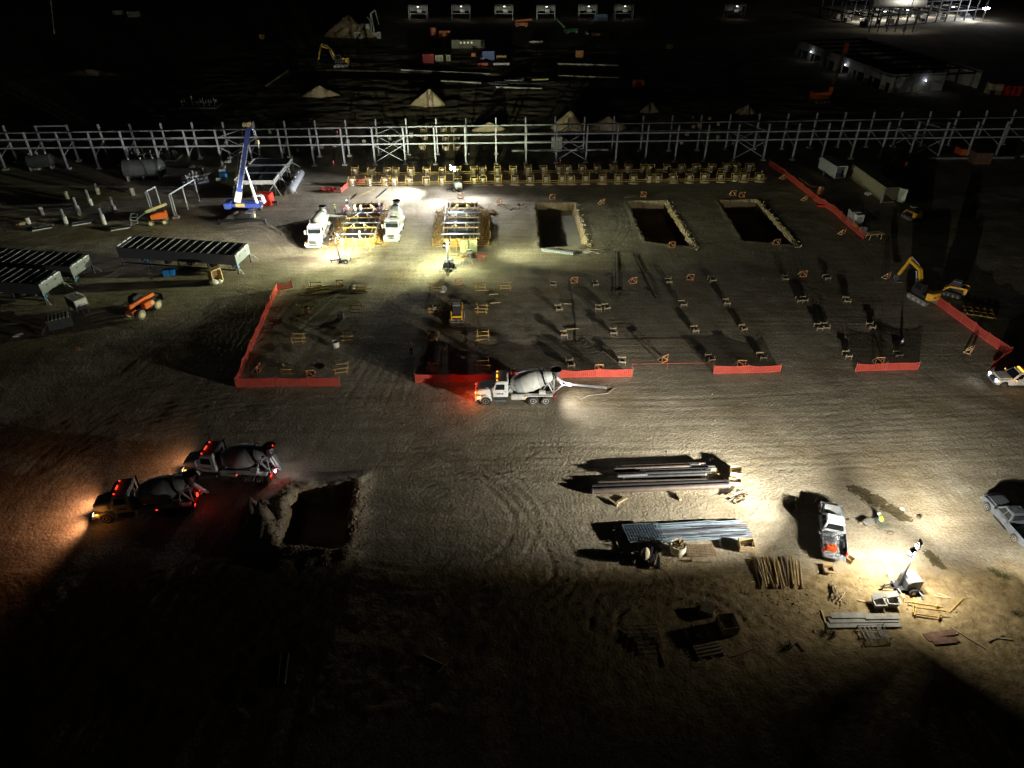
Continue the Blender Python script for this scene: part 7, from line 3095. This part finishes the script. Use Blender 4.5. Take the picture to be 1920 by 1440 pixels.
# row of canopied equipment bays far back
for k, x in enumerate((785, 865, 945, 1023, 1101, 1168, 1375)):
    t = thing('canopy_bay', 'pale roofed canopy bay far back, %s of the row from the left' % ORD[k], 'canopy bay', GP(x, 36 - (1 if k > 3 else 0)), 0, 'row of canopy bays far back')
    W, D, Hh = 7.4, 5.0, 5.2
    m = MB()
    m.box((0, 0, Hh), (W, D, .5))
    m.box((-W * .32, -D / 2 - .1, Hh + .1), (W * .3, .3, .7))
    m.box((W * .34, -D / 2 - .1, Hh + .1), (W * .3, .3, .7))
    part('roof', m, palegrey, t)
    m = MB()
    m.box((0, D / 2 - .3, Hh - 1.4), (W * .9, .2, 2.2))
    part('back_panel', m, palegrey, t)
    for s in (-1, 1):
        for y in (-1, 1):
            m = MB()
            m.box((s * (W / 2 - .15), y * (D / 2 - .15), Hh / 2), (.28, .28, Hh))
            part('leg', m, steel, t)
    m = MB()
    m.bar((-W / 2, -D / 2 + .1, 2.4), (W / 2, -D / 2 + .1, 2.4), .25)
    part('beam', m, steel, t)
    m = MB()
    m.box((.6, 0, 3.1), (2.0, 1.4, 1.2))
    part('unit_box', m, white, t, bevel=.05)
    m = MB()
    m.box((.2, -D / 2 + .5, Hh - .36), (.5, .2, .12))
    l_ = part('lamp', m, white_on, t)
    lamp('POINT', l_, (.2, -D / 2 + .2, Hh - .7), 12 if k < 3 else (4 if k < 5 else 1), (1.0, .95, .85), .1)

# precast wall and its return, with dots of light
wa, wb, wc = GP(1490, 103), GP(1664, 174), GP(1765, 170)
HW = tall(1664, 174, 140)
t = thing('precast_building', 'long roofless precast concrete building in the dark upper right', 'building', wa, 0)
for (a, b, n) in ((wa, wb, 13), (wb, wc, 4)):
    for k in range(n):
        p, q = a.lerp(b, k / n) - wa, a.lerp(b, (k + .97) / n) - wa
        m = MB()
        m.bar(p + Vector((0, 0, HW - 1.1)), q + Vector((0, 0, HW - 1.1)), .3, 2.2)
        if k % 2 == 0 or n == 4:
            m.bar(p + Vector((0, 0, HW / 2 - 1)), p.lerp(q, .55 if n > 4 else 1) + Vector((0, 0, HW / 2 - 1)), .3, HW - 2)
        else:
            m.bar(p + Vector((0, 0, HW / 2 - 1)), p.lerp(q, .12) + Vector((0, 0, HW / 2 - 1)), .3, HW - 2)
        w_ = part('wall_panel', m, precast, t)
        if (n > 4 and k in (2, 7)) or (n == 4 and k == 2):
            c = p.lerp(q, .5) + Vector((-.6 if n > 4 else 0, -.7, HW * .62))
            m = MB()
            m.ball(c, .18, 8)
            part('wall_lamp', m, cool_on, w_)
            lamp('POINT', w_, c + Vector((-.2, -.5, 0)), 3, (1, .95, .85), .1)
d_ = (wb - wa).normalized()
bk = Vector((-d_.y, d_.x, 0)) * 22
m = MB()
m.bar(wb - wa + bk * 1.2 + Vector((0, 0, HW / 2)), bk * 1.0 + Vector((0, 0, HW / 2)), .3, HW)
part('back_wall', m, precast, t)
m = MB()
for k in range(9):
    p = (wb - wa) * (k / 8)
    m.bar(p + Vector((0, 0, HW - .4)), p + bk * 1.1 + Vector((0, 0, HW - .4)), .3, .5)
part('roof_beam', m, sheddark, t)

# lit steel building top right
p0, p1 = GP(1622, 52), GP(1842, 36)
t = thing('lit_frame_building', 'steel framed building under construction lit from inside at the top right', 'building', p0, math.atan2(p1.y - p0.y, p1.x - p0.x))
LB = (p1 - p0).length
DB = 26.0
nb = 12
for k in range(nb + 1):
    x = LB * k / nb
    for y in (0, DB / 2, DB):
        m = MB()
        m.box((x, y, 4.0), (.42, .42, 8.0))
        part('column', m, sheddark, t)
for z in (3.6, 7.6):
    for y in (0, DB / 2, DB):
        m = MB()
        m.box((LB / 2, y, z), (LB, .3, .4))
        part('beam', m, sheddark, t)
    for k in range(nb + 1):
        m = MB()
        m.box((LB * k / nb, DB / 2, z - .05), (.25, DB, .35))
        part('cross_beam', m, sheddark, t)
for k in range(nb):
    m = MB()
    m.box((LB * (k + .5) / nb, DB * .75, 3.95), (LB / nb - .3, DB / 2 - .4, .12))
    part('floor_slab', m, concrete, t)
m = MB()
m.box((LB / 2, DB / 2, .1), (LB, DB, .2))
part('ground_slab', m, mat('pale_slab', (.55, .53, .48), .8), t)
rn = random.Random(77)
for k in range(34):
    m = MB()
    m.box((rn.uniform(1, LB - 1), rn.uniform(1, DB - 1), .9), (rn.uniform(.8, 2.6), rn.uniform(.8, 2.0), rn.uniform(.8, 1.8)), rn.uniform(0, 3))
    part('stored_load', m, rn.choice([white, palegrey, ply, concrete, sheddark]), t, bevel=.04)
for k in range(5):
    x = LB * (k + .5) / 5
    m = MB()
    m.box((x, DB * .4, 3.3), (1.2, .3, .1))
    l_ = part('strip_lamp', m, white_on, t)
    lamp('POINT', l_, (x, DB * .4, 3.0), (400, 800, 700, 500, 450)[k], (1.0, .9, .72), .3)
pc0, pc1 = G(1650, 2, 11.0), G(1752, 2, 11.0)
t = thing('white_duct', 'long white round duct lying above the lit building at the top edge', 'duct', Vector((pc0.x, pc0.y + 6, 0)), 0)
m = MB()
Ld = (pc1 - pc0).length
m.lathe([(0, 1.5), (Ld * .8, 1.5), (Ld * .8, 1.62), (Ld, 1.62)], (0, 0, 9.6), (1, 0, 9.6), 20)
part('duct_shell', m, white, t, 40)
for k in range(6):
    m = MB()
    m.box((Ld * (k + .5) / 6, 0, 4.1), (.35, .35, 8.2))
    part('support_post', m, sheddark, t)
m = MB()
m.tube((Ld * .6, -6.4, 0), (Ld * .6, -6.4, 13.2), .12, n=8)  # pole and lamp head added to carry the light that brightens the duct
m.box((Ld * .6, -6.3, 13.2), (.8, .3, .5))
part('added_lamp_pole', m, steel, t)
m = MB()
m.box((Ld * .6, -6.1, 13.2), (.7, .08, .4))
part('lamp_glass', m, white_on, t)  # glowing face of the added lamp
lamp('SPOT', t, (Ld * .6, -6.0, 13.1), 3000, (1.0, .93, .8), .3, (0, 1, -.5), R(150), .8)
pl = GP(1841, 40)
hl_ = tall(1841, 40, 16)
t = thing('light_mast', 'lone floodlight mast glaring like a star at the top right', 'light mast', pl, 0)
m = MB()
m.tube((0, 0, 0), (0, 0, hl_), .16, .1, 8)
part('mast', m, steel, t, 40)
for k in range(3):
    m = MB()
    m.box((-.8 + k * .8, 0, hl_ + .1), (.7, .3, .6))
    part('lamp_head', m, floodcool_on, t)
lamp('SPOT', t, (0, -.6, hl_), 12000, (.9, .94, 1.0), .3, (-.9, .2, -.2), R(120), .8)

# cut bank rails and stored steel
for a, b, z, m_, lb in (((598, 138), (756, 146), .3, palegrey, 'pale pipe laid along the top of the cut bank, left'), ((752, 132), (918, 138), .3, palegrey, 'pale pipe laid along the top of the cut bank, middle'), ((1042, 121), (1160, 124), .25, palegrey, 'pale pipe laid far back at right'), ((1046, 143), (1160, 147), .25, sand, 'tan pipe laid along the dark road at right'),
                        ((826, 153), (902, 157), .25, palegrey, 'pale pipe laid below the cut bank, middle'), ((930, 165), (1016, 168), .25, palegrey, 'pale pipe in the dark steel stack, nearest'), ((944, 152), (982, 154), .6, palegrey, 'pale pipe in the dark steel stack, farthest'), ((996, 156), (1028, 155), .8, cream, 'cream pipe on the dark steel stack'),
                        ((500, 163), (541, 133), .3, sand, 'tan pipe slanting up the bank at left'), ((1735, 300), (1900, 298), .3, steel, 'pale pipe lying under the right end of the rack'), ((965, 270), (1150, 269), .5, steel, 'pale pipe on the ground behind the rack, upper'), ((960, 287), (1140, 285), .5, steel, 'pale pipe on the ground behind the rack, lower'),
                        ((104, 70), (124, 14), 1.0, palegrey, 'pale leaning pole far at the upper left')):
    p, q = GP(*a), GP(*b)
    m = MB()
    if 'leaning' in lb:
        q = p + Vector((3.5, 0, 14))
    m.tube(Vector((0, 0, z)), q - p + Vector((0, 0, z)), .22, n=10)
    for s in (.1, .5, .9):
        c = (q - p) * s + Vector((0, 0, z))
        m.tube(c - (q - p).normalized() * .15, c + (q - p).normalized() * .15, .29, n=10)
    solo('laid_pipe', m, m_, lb, 'pipe', p, 0, 'pipes lying beyond the rack', 40)
stick = MB()
rn = random.Random(5)
for k in range(26):
    a = Vector((rn.uniform(-8, 8), rn.uniform(-2, 2), rn.uniform(.1, .8)))
    stick.bar(a, a + Vector((rn.uniform(3, 8), rn.uniform(-.3, .3), 0)), .15)
solo('steel_stack', stick, sheddark, 'dark stack of long steel sections beyond the rack', 'steel stack', GP(965, 160), SITE)
# formed piers just behind the rack
for k, (x, y) in enumerate(((795, 247), (832, 246), (852, 246), (796, 262), (836, 263), (856, 263), (792, 280), (836, 281), (857, 281))):
    t = thing('framed_pier', 'timber framed low pier behind the rack, %s reading along three rows' % ORD[k], 'pier form', GP(x, y), SITE, 'framed piers behind the rack')
    for nm, me, loc in [('pier', PM[0], (0, 0, -.5)), ('rail', PM[3], (0, -.6, .6)), ('rail', PM[3], (0, .6, .6))] + [('post', PM[2], (sx, sy, -.5)) for sx in (-.62, .62) for sy in (-.5, .5)]:
        o_ = part(nm, me, None, t)
        o_.location = loc
rn = random.Random(31)
for k, (x, y) in enumerate([(512 + i * 24 + rn.uniform(-6, 6), 250 + (i * 37) % 40) for i in range(12)] + [(1300, 222), (1331, 224), (1310, 238), (1346, 236), (1327, 252), (1346, 262), (1300, 240), (1278, 270), (1288, 254)]):
    p = GP(x, y)
    m = MB()
    h = rn.uniform(.5, 1.1)
    m.lathe([(0, .42), (h, .42), (h, .36), (.1, .36)], (0, 0, 0), (0, 0, 1), 14)
    solo('pier_stub', m, concrete if k < 12 else timberpale, 'low round pier stub behind the rack, %s counting from the left' % ORD[k], 'pier stub', p, 0, 'pier stubs behind the rack', 40)
t = thing('site_cabinet', 'pale green cabinet standing behind the braced rack bay', 'cabinet', GP(1043, 284), SITE)
m = MB()
m.box((0, 0, 1.6), (2.2, 1.4, 3.0))
c_ = part('cabinet_body', m, mat('pale_green', (.42, .44, .34), .6, dirt=.2), t, bevel=.05)
for s in (-1, 1):
    m = MB()
    m.box((s * .52, -.72, 1.6), (.95, .04, 2.7))
    part('door', m, mat('pale_green', (.42, .44, .34)), c_)

# upper right compound behind the dim fence
t = thing('box_trailer', 'white open ended box trailer behind the dim stepping fence', 'trailer', GP(1557, 330), heading((1580, 336), (1538, 309)))
m = MB()
m.box((0, 1.1, 1.7), (6.0, .08, 2.2))
m.box((0, -1.1, 1.7), (6.0, .08, 2.2))
m.box((0, 0, .62), (6.0, 2.2, .1))
m.box((2.96, 0, 1.7), (.08, 2.2, 2.2))
m.box((0, 0, 2.8), (6.0, 2.24, .06))
part('box', m, mat('trailer_grey', (.36, .38, .41), .5, dirt=.2), t)
m = MB()
for y in (-1.05, 1.05):
    m.box((-3.02, y, 1.7), (.1, .14, 2.3))
m.box((-3.02, 0, 2.8), (.1, 2.24, .12))
part('door_frame', m, white, t)
for s in (-1, 1):
    tyre(t, (.3, s * 1.2, .38), .38, .24, rubber, steel)
m = MB()
m.box((0, 0, .5), (5.8, 1.2, .14))
part('chassis', m, black, t)
t = thing('tool_container', 'long beige container with its end doors swung open', 'container', GP(1634, 356), heading((1652, 362), (1592, 318)))
LC = (GP(1652, 362) - GP(1592, 318)).length
for y in (-1.25, 1.25):
    m = MB()
    m.box((0, y, 1.4), (LC, .08, 2.5))
    sw = part('side_wall', m, beige, t)
    for k in range(int(LC / .5)):
        r = MB()
        r.box((-LC / 2 + .25 + k * .5, y + (.05 if y > 0 else -.05), 1.4), (.2, .05, 2.4))
        part('corrugation', r, beige, sw)
m = MB()
m.box((0, 0, 2.68), (LC, 2.56, .06))
part('roof', m, beige, t)
m = MB()
m.box((0, 0, .12), (LC, 2.5, .1))
m.box((LC / 2, 0, 1.4), (.08, 2.5, 2.5))
part('end_wall', m, beige, t)
for s in (-1, 1):
    m = MB()
    a = Vector((-LC / 2, s * 1.25, 1.4))
    m.bar(a, a + Vector((-.9, s * .9, 0)), .06, 2.4)
    part('door', m, palegrey, t)
stick_heap('jumble of tools and parts inside the beige container doors', (1661, 352), R(20), 10, .8, (.5, .5), [darkcloth, redcloth, plastic_grey], 'tool_jumble', 'tools', .1, 'tool', 4, h=.9)
upright_tank('white round water tub on the ground behind the beige container', (1644, 325), 313, .75, white)
for px, m_, d, lb in (((1676, 307), mat('olive_tarp', (.45, .33, .12), .9), (1.0, 1.0, 1.3), 'olive and orange wrapped bale behind the water tub, left'), ((1694, 313), machorange, (1.6, 1.2, 1.0), 'orange wrapped bale behind the water tub, right'), ((1690, 301), greenp, (1.2, .8, .6), 'bright green wrapped bale behind the orange one'), ((1627, 366), white, (1.0, .8, .6), 'small white pump unit before the beige container'),
                      ((1537, 365), orangewood, (.9, .7, 1.5), 'orange brown box standing behind the dim fence'), ((1597, 408), red, (.5, .3, 1.2), 'red upright board before the grey cabins'), ((1607, 426), hivis, (.9, .5, .5), 'lime green bundle at the foot of the grey cabins'), ((1617, 434), palegrey, (1.2, .7, .8), 'pale box right of the lime bundle')):
    t = thing('wrapped_bale', lb, 'stored goods', GP(*px), R(25), 'goods behind the dim fence')
    b = MB()
    b.loft([[(-d[0] / 2, -d[1] / 2, 0), (d[0] / 2, -d[1] / 2, 0), (d[0] / 2, d[1] / 2, 0), (-d[0] / 2, d[1] / 2, 0)], [(-d[0] * .52, -d[1] * .5, d[2] * .7), (d[0] * .5, -d[1] * .52, d[2] * .66), (d[0] * .52, d[1] * .5, d[2] * .72), (-d[0] * .5, d[1] * .52, d[2] * .7)], [(-d[0] * .36, -d[1] * .34, d[2]), (d[0] * .34, -d[1] * .34, d[2] * .96), (d[0] * .36, d[1] * .34, d[2]), (-d[0] * .34, d[1] * .36, d[2])]])
    bd = part('wrap', b, m_, t, bevel=.05)
    b = MB()
    b.box((0, 0, d[2] * .4), (d[0] * 1.06, .06, d[2] * .05))
    part('strap', b, black, bd)
t = thing('plank_stack', 'orange brown planks stacked along the dim stepping fence', 'plank stack', GP(1515, 343), heading((1502, 330), (1530, 350)))
for k in range(8):
    m = MB()
    m.box((0, -.5 + (k % 4) * .3, .1 + .08 * (k // 4)), (5.0, .24, .07))
    part('plank', m, orangewood if k % 3 else timberpale, t)
t = thing('work_bench', 'pale timber work bench frame at the end of the dim fence', 'bench', GP(1637, 448), R(10))
for x in (-1.0, 1.0):
    for y in (-.5, .5):
        m = MB()
        m.bar((x, y, 0), (x * .9, y * .9, 1.0), .09, up=(1, 0, 0))
        part('leg', m, timberpale, t)
for z, y in ((.95, -.5), (.95, .5), (.95, 0), (.5, .5)):
    m = MB()
    m.bar((-1.3, y, z), (1.3, y, z), .09, .14)
    part('rail', m, timberpale, t)
t = thing('foam_cushion', 'small red padded mat lying before the dim fence', 'mat', GP(1540, 388), R(-8))
m = MB()
m.box((0, 0, .2), (1.7, .7, .35))
part('pad', m, red, t, bevel=.1)
t = thing('timber_frame_stack', 'tray of timber frames beside the long diagonal fence', 'timber stack', GP(1836, 586), R(-20))
for k in range(5):
    m = MB()
    m.box((-1.6 + k * .8, 0, .3), (.09, 2.2, .16))
    part('cross_piece', m, timber, t)
for y in (-1.1, 0, 1.1):
    m = MB()
    m.box((0, y, .15), (3.6, .09, .16))
    part('long_piece', m, timber, t)

# bits by the lit forms
t = thing('panel_sheets', 'plywood sheets leaning on the front of the empty form', 'plywood sheets', GP(880, 474), SITE)
for k in range(2):
    m = MB()
    x = -.75 + k * 1.35
    m._add([(x - .6, 0, .02), (x + .6, 0, .02), (x + .6, .7, 1.75), (x - .6, .7, 1.75), (x - .6, .05, .02), (x + .6, .05, .02), (x + .6, .75, 1.75), (x - .6, .75, 1.75)], [(3, 2, 1, 0), (4, 5, 6, 7), (0, 1, 5, 4), (1, 2, 6, 5), (2, 3, 7, 6), (3, 0, 4, 7)])
    part('sheet', m, mat('green_ply', (.36, .38, .20), .7), t)
stick_heap('litter of short boards in front of the empty form', (866, 484), R(10), 22, .8, (1.6, .9), [timber, timberpale, timberold], 'board_litter', 'lumber heap', .05, 'offcut', 6)
stick_heap('scatter of offcuts at the front left foot of the filled form', (606, 466), R(30), 10, .7, (1.0, .5), [timber, timberold], 'board_litter', 'lumber heap', .05, 'offcut', 7)
stick_heap('heap of timber offcuts beside the far right corner of the empty form', (926, 398), R(10), 12, .8, (.7, .5), [timber, timberpale], 'board_litter', 'lumber heap', .05, 'offcut', 8)
stick_heap('dark lumber scattered on the dirt left of the first pit', (975, 392), R(60), 7, .7, (2.5, 1.2), [black, timberold], 'board_litter', 'lumber heap', .06, 'offcut', 9)
stick_heap('pile of brush and boards at the near edge of the first pit', (1062, 462), R(0), 14, 1.0, (1.0, .4), [timberpale, timberold, palegrey], 'board_litter', 'lumber heap', .06, 'offcut', 10)
stick_heap('pale boards scattered right of the first pit corner', (1104, 474), R(0), 14, 1.1, (1.2, .5), [timberold, palegrey], 'board_litter', 'lumber heap', .05, 'offcut', 11)
stick_heap('dark coil of wire and sticks above the first pit', (1064, 374), R(0), 16, 1.0, (.9, .3), [black, rebarm], 'board_litter', 'lumber heap', .04, 'offcut', 12)
stick_heap('dark brush heap above the middle pit corner', (1180, 371), R(40), 16, 1.1, (.9, .4), [black, timberold], 'board_litter', 'lumber heap', .05, 'offcut', 13)
stick_heap('red and yellow scraps at the foot of the leftmost low pier', (43, 421), R(20), 10, .8, (.8, .4), [redcloth, cream, timberpale], 'board_litter', 'scrap heap', .08, 'scrap', 14)
for k, (x, y) in enumerate(((82, 428), (156, 419), (228, 428))):
    t = thing('pipe_bundle', 'strapped bundle of dark pipes with pale ends, %s from the left by the piers' % ORD[k], 'pipe bundle', GP(x, y), R(28), 'pipe bundles by the piers')
    for i in range(9):
        m = MB()
        m.tube((-1.6, -.4 + (i % 5) * .2, .12 + .18 * (i // 5)), (1.2 + (i % 3) * .15, -.4 + (i % 5) * .2, .12 + .18 * (i // 5)), .085, n=8)
        part('pipe', m, pipeblack if i % 4 else palegrey, t, 40)
t = thing('grating_step', 'pale slotted beam lying on the near lip of the first pit', 'slotted beam', GP(1045, 474), heading((1016, 470), (1075, 477)))
m = MB()
m.box((0, 0, .2), (4.9, .5, .35))
b_ = part('beam', m, rackpaint, t)
m = MB()
for k in range(14):
    m.box((-2.3 + k * .35, -.26, .2), (.12, .02, .16))
part('slot', m, black, b_)
t = thing('red_sawhorse', 'red sawhorse with a dark bag in the light right of the dark tower', 'sawhorse', GP(901, 490), R(10))
for x in (-.5, .5):
    for s in (-1, 1):
        m = MB()
        m.bar((x, 0, .85), (x + .1 * s, s * .35, 0), .08, up=(1, 0, 0))
        part('leg', m, red, t)
m = MB()
m.box((0, 0, .9), (1.3, .16, .14))
part('top_rail', m, red, t)
m = MB()
m.ball((-.5, .5, .28), .34, 10, 1.3, .9, .8)
solo('tool_bag', m, darkcloth, 'dark tool bag on the ground left of the red sawhorse', 'bag', GP(894, 487), 0, None, 60)
t = thing('generator_cart', 'dusty mixer cart standing by the plywood sheets', 'cart', GP(880, 480), R(10))
m = MB()
m.box((0, 0, .6), (.9, .6, .5))
part('engine', m, plastic_grey, t, bevel=.06)
m = MB()
m.tube((0, 0, .9), (0, 0, 1.2), .1)
part('exhaust', m, steel, t, 40)
for s in (-1, 1):
    tyre(t, (0, s * .4, .28), .28, .12, rubber, steel)
t = thing('bent_signs', 'folded metal stands lying in the light near the dark tower', 'metal stands', GP(872, 494), R(5))
for k in range(4):
    m = MB()
    m.bar((-.8 + k * .45, -.3, .05), (-.5 + k * .45, .4, .5), .06)
    m.bar((-.5 + k * .45, .4, .5), (-.2 + k * .45, -.3, .05), .06)
    part('stand', m, steel, t)
# left hand crates
t = thing('tall_crate', 'tall open tan wooden crate standing on end by the long module', 'crate', GP(406, 528), R(-35))
for nm, c, d in (('side_board', (0, -.75, 1.0), (1.0, .06, 2.0)), ('side_board', (0, .75, 1.0), (1.0, .06, 2.0)), ('back_board', (-.5, 0, 1.0), (.06, 1.5, 2.0)), ('top_board', (0, 0, 2.0), (1.0, 1.56, .06)), ('base_board', (0, 0, .05), (1.0, 1.5, .1))):
    m = MB()
    m.box(c, d)
    part(nm, m, ply, t)
m = MB()
for s in (-1, 1):
    m.box((.52, s * .74, 1.0), (.06, .12, 2.06))
m.box((.52, 0, 2.0), (.06, 1.5, .12))
part('face_frame', m, timberpale, t)
m = MB()
m.ball((0, 0, .3), .55, 10, 1.4, .9, .7)
m.ball((.7, .3, .25), .4, 10, 1.2, .9, .7)
solo('white_sacks', m, mat('sack_white', (.6, .58, .54), .9, bump=.5), 'heap of white sacks at the foot of the tall crate', 'sacks', GP(401, 532), 0, None, 60)
t = thing('blue_bin', 'bright blue folding bin in the shade of the long module', 'bin', GP(321, 516), R(10))
m = MB()
m.box((-.5, 0, .5), (.9, .9, .95))
part('tub', m, bluep, t, bevel=.04)
m = MB()
m.box((.35, .1, .5), (.6, .9, .95))
part('lid', m, bluep, t, bevel=.04)
stick_heap('dim pale scraps below the left modules', (36, 631), R(10), 4, .5, (.4, .3), [palegrey], 'board_litter', 'scrap heap', .09, 'scrap', 15)
stick_heap('small orange scraps in the dark dirt at left', (150, 657), R(10), 5, .4, (.4, .3), [orangewood, timber], 'board_litter', 'scrap heap', .05, 'scrap', 16)
t = thing('blue_motor', 'bright blue motor standing in the dark left of the crane boom', 'motor', GP(421, 338), 0)
m = MB()
m.lathe([(0, .3), (.1, .45), (1.3, .45), (1.4, .3)], (-.7, 0, 1.0), (.7, 0, 1.0), 14)
part('housing', m, bluep, t, 40)
m = MB()
m.box((0, 0, .35), (1.0, .7, .5))
part('base', m, sheddark, t)
for k, (x, y) in enumerate(((412, 338), (417, 322), (428, 305))):
    t = thing('valve_stand', 'pale angled valve stand left of the crane boom, %s from the viewer' % ORD[k], 'valve stand', GP(x, y), R(20), 'valve stands by the crane')
    m = MB()
    m.box((0, 0, .3), (1.2, .6, .5))
    part('block', m, palegrey, t, bevel=.05)
    m = MB()
    m.tube((.4, 0, .4), (.7, 0, 1.2), .18)
    part('neck', m, palegrey, t, 40)
